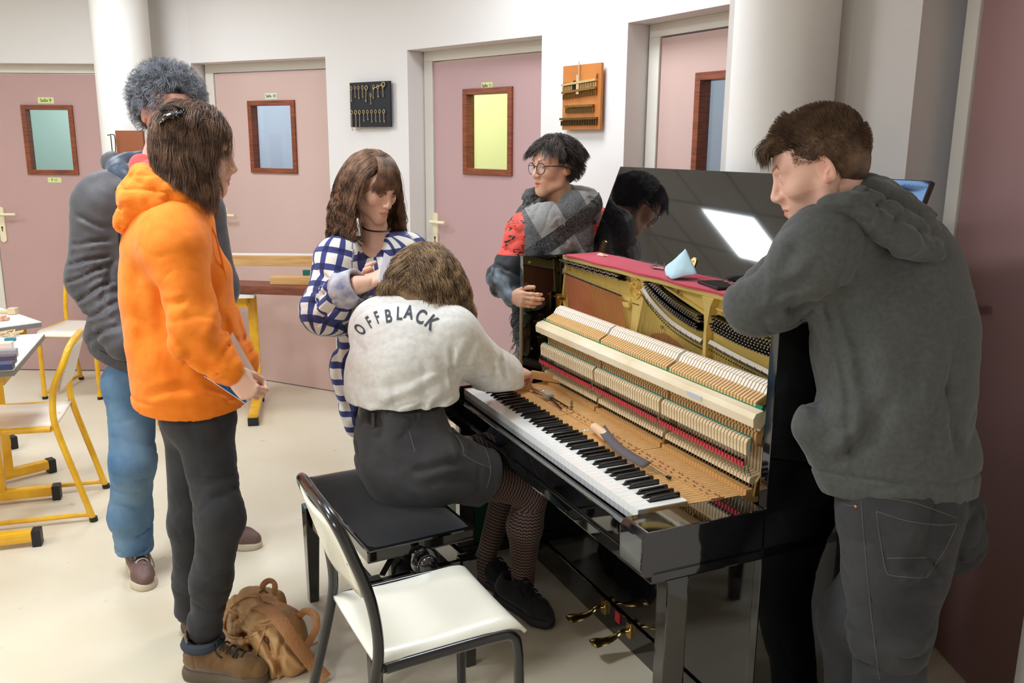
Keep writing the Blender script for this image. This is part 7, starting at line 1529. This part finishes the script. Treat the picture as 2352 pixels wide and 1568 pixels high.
# ---- tan leather backpack on the floor
def bag():
    t = tag(empty('leather_backpack', (-.72, 2.52, 0)), 'tan leather backpack slumped on the floor against the brown boot', 'bag')
    TN = mat('leather_tan', (202, 156, 106), .42, bump=.25, bscale=70, noise=.15, nscale=9, rgb2=(180, 132, 82)); TD = mat('leather_strap', (178, 122, 76), .45, bump=.4, bscale=160)
    s = SDF(.045); c1, c2, c3 = A3(572, 1408, 2.62), A3(640, 1462, 2.52), A3(668, 1510, 2.48)
    s.cone(c1, c2, .066, .082, flat=((.2, .9, .3), .95)).cone(c2, c3, .082, .058); s.cone(c1, A3(560, 1470, 2.62), .064, .075).cone(A3(560, 1470, 2.62), A3(640, 1520, 2.50), .075, .062); s.cone(A3(588, 1372, 2.66), A3(632, 1380, 2.64), .030, .034, k=.03)
    dsp = addf(folds(.012, .08, 101, fine=.5), crease([(520, 1470, 640, 1420, .012, .010), (560, 1440, 610, 1560, .014, .012), (640, 1440, 700, 1520, .010, .008), (600, 1440, 650, 1540, .012, .009), (530, 1400, 600, 1450, .008, .008), (660, 1450, 640, 1550, .010, .008)], 2.5, .6))
    V, F = s.mesh(.0042, disp=dsp, cut=plane_cut(((0, 0, .003), (0, 0, -1)))); bd_ = np_mesh('bag_body', V, F, TN, t); tree = BVHTree.FromPolygons([tuple(v) for v in V], [tuple(int(i) for i in q) for q in F])
    def ribbon(px, w_, nm, m=TD, fl=.2):
        P_ = []
        for p in bez([(a, b_, 0) for a, b_ in px], 6):
            d = ray(p.x, p.y).normalized(); hit = tree.ray_cast(CAM, d)
            if hit[0] is not None: P_.append(hit[0] - d * .002)
        b = MB(); b.tube(P_, w_, 8, flat=fl); return b.build(nm, m, t, smooth=True)
    def strap(pts, w_, nm, flatdir=(0, 0, 1)): b = MB(); b.tube(bez([tuple(p) for p in pts], 8), w_, 8, flat=.16, flatdir=flatdir); b.build(nm, TD, t, smooth=True)
    ribbon([(524, 1405), (515, 1440), (530, 1462), (570, 1462), (612, 1440)], .0045, 'piping', TN, 1); ribbon([(530, 1395), (560, 1372), (590, 1370)], .0045, 'piping', TN, 1); ribbon([(612, 1440), (596, 1480), (590, 1530)], .0035, 'piping', TN, 1)
    strap([A3(588, 1392, 2.57), A3(622, 1402, 2.47), A3(655, 1440, 2.42), A3(690, 1490, 2.41), A3(722, 1530, 2.42), atz(748, 1560, .012)], .022, 'shoulder_strap', (.5, -.7, .5))
    strap([A3(600, 1372, 2.62), A3(640, 1386, 2.58), A3(675, 1402, 2.56), A3(690, 1416, 2.56)], .009, 'thin_strap', (.2, -.6, .8)); strap([A3(682, 1420, 2.53), A3(700, 1404, 2.52), A3(722, 1412, 2.50), A3(727, 1440, 2.48), A3(712, 1470, 2.48), A3(700, 1492, 2.47)], .012, 'loop_strap', (.3, -.9, .2)); strap([atz(712, 1482, .04), atz(733, 1474, .02)], .009, 'strap_end')
    strap([A3(603, 1368, 2.64), A3(604, 1344, 2.64), A3(618, 1333, 2.64), A3(631, 1342, 2.63), A3(629, 1376, 2.62)], .010, 'carry_handle', (.1, 1, 0))
    for p in (A3(606, 1362, 2.63), A3(682, 1424, 2.53)): b = MB(); b.tube([(p[0] + .013 * math.cos(a), p[1] - .004, p[2] + .012 * math.sin(a)) for a in [2 * PI * k / 16 for k in range(16)]], .0025, 6, closed=True); b.build('ring_buckle', mat('buckle_bronze', (120, 90, 60), .3, metal=.9), t, smooth=True)
    hit = tree.ray_cast(CAM, ray(612, 1468).normalized())
    if hit[0] is not None: p = hit[0]; MB().ball(tuple(p), (.014, .010, .012), 12, 8).cyl(p, p + Vector((.012, -.012, -.03)), .005, .002, n=8).build('clasp', mat('clasp_dark', (96, 58, 36), .4), t, smooth=True)
    for c_ in t.children: c_.matrix_parent_inverse = Matrix.Translation(-Vector(t.location))
bag()
# ---- pale blue skylight in the ceiling, mirrored at the right end of the lid
t = tag(empty('skylight', (-.96, 3.09, CZ), math.atan2(.97, .22)), 'pale blue ceiling skylight with dark ribs, mirrored at the right end of the piano lid', 'skylight')
MB().box((-.02, -.02, -.02), (.52, .0, 0)).box((-.02, .40, -.02), (.52, .42, 0)).box((-.02, .0, -.02), (.0, .40, 0)).box((.50, .0, -.02), (.52, .40, 0)).build('skylight_frame', mat('skylight_frame_grey', (60, 62, 74), .5), t)
MB().box((0, 0, -.012), (.5, .4, -.002)).build('skylight_pane', mat('skylight_pane_blue', (120, 165, 225), .3, emit=(138, 178, 230, 6.5)), t)
for k in range(6): MB().tube(bez([(.045 + .022 * k, .03 + .05 * k * .3, -.016), (.10 + .022 * k, .12 + .01 * k, -.016), (.20 + .022 * k, .20, -.016), (.40 + .01 * k, .26, -.016)], 5), .0035, 6).build('skylight_rib', mat('rib_dark', (16, 20, 30), .6), t, smooth=True)
# ---- green case and dark bag on the floor left of the piano, behind the seated legs
t = tag(empty('green_case', (-.06, 3.50, 0), PT + PI / 2), 'dark green case on castors on the floor behind the seated legs', 'case')
MB().box((-.22, -.16, .05), (.12, .16, .33)).build('case_body', mat('case_green', (12, 70, 52), .6), t, bevel=.01)
for x in (-.19, .09):
    for y in (-.12, .12): MB().ball((x, y, .027), .027, 14, 8).build('castor', dark, t, smooth=True)
o = MB().ball((0, 0, .15), (.13, .10, .15), 20, 14); V, F = SDF(.04).ell((.10, 3.42, .17), (.09, .10, .16)).ell((.08, 3.40, .07), (.11, .10, .07)).mesh(.008, disp=folds(.01, .06, 111), cut=plane_cut(((0, 0, .004), (0, 0, -1))))
tag(np_mesh('black_bag', V, F, mat('bag_black', (20, 20, 22), .7)), 'soft black bag on the floor beside the left end of the piano', 'bag')
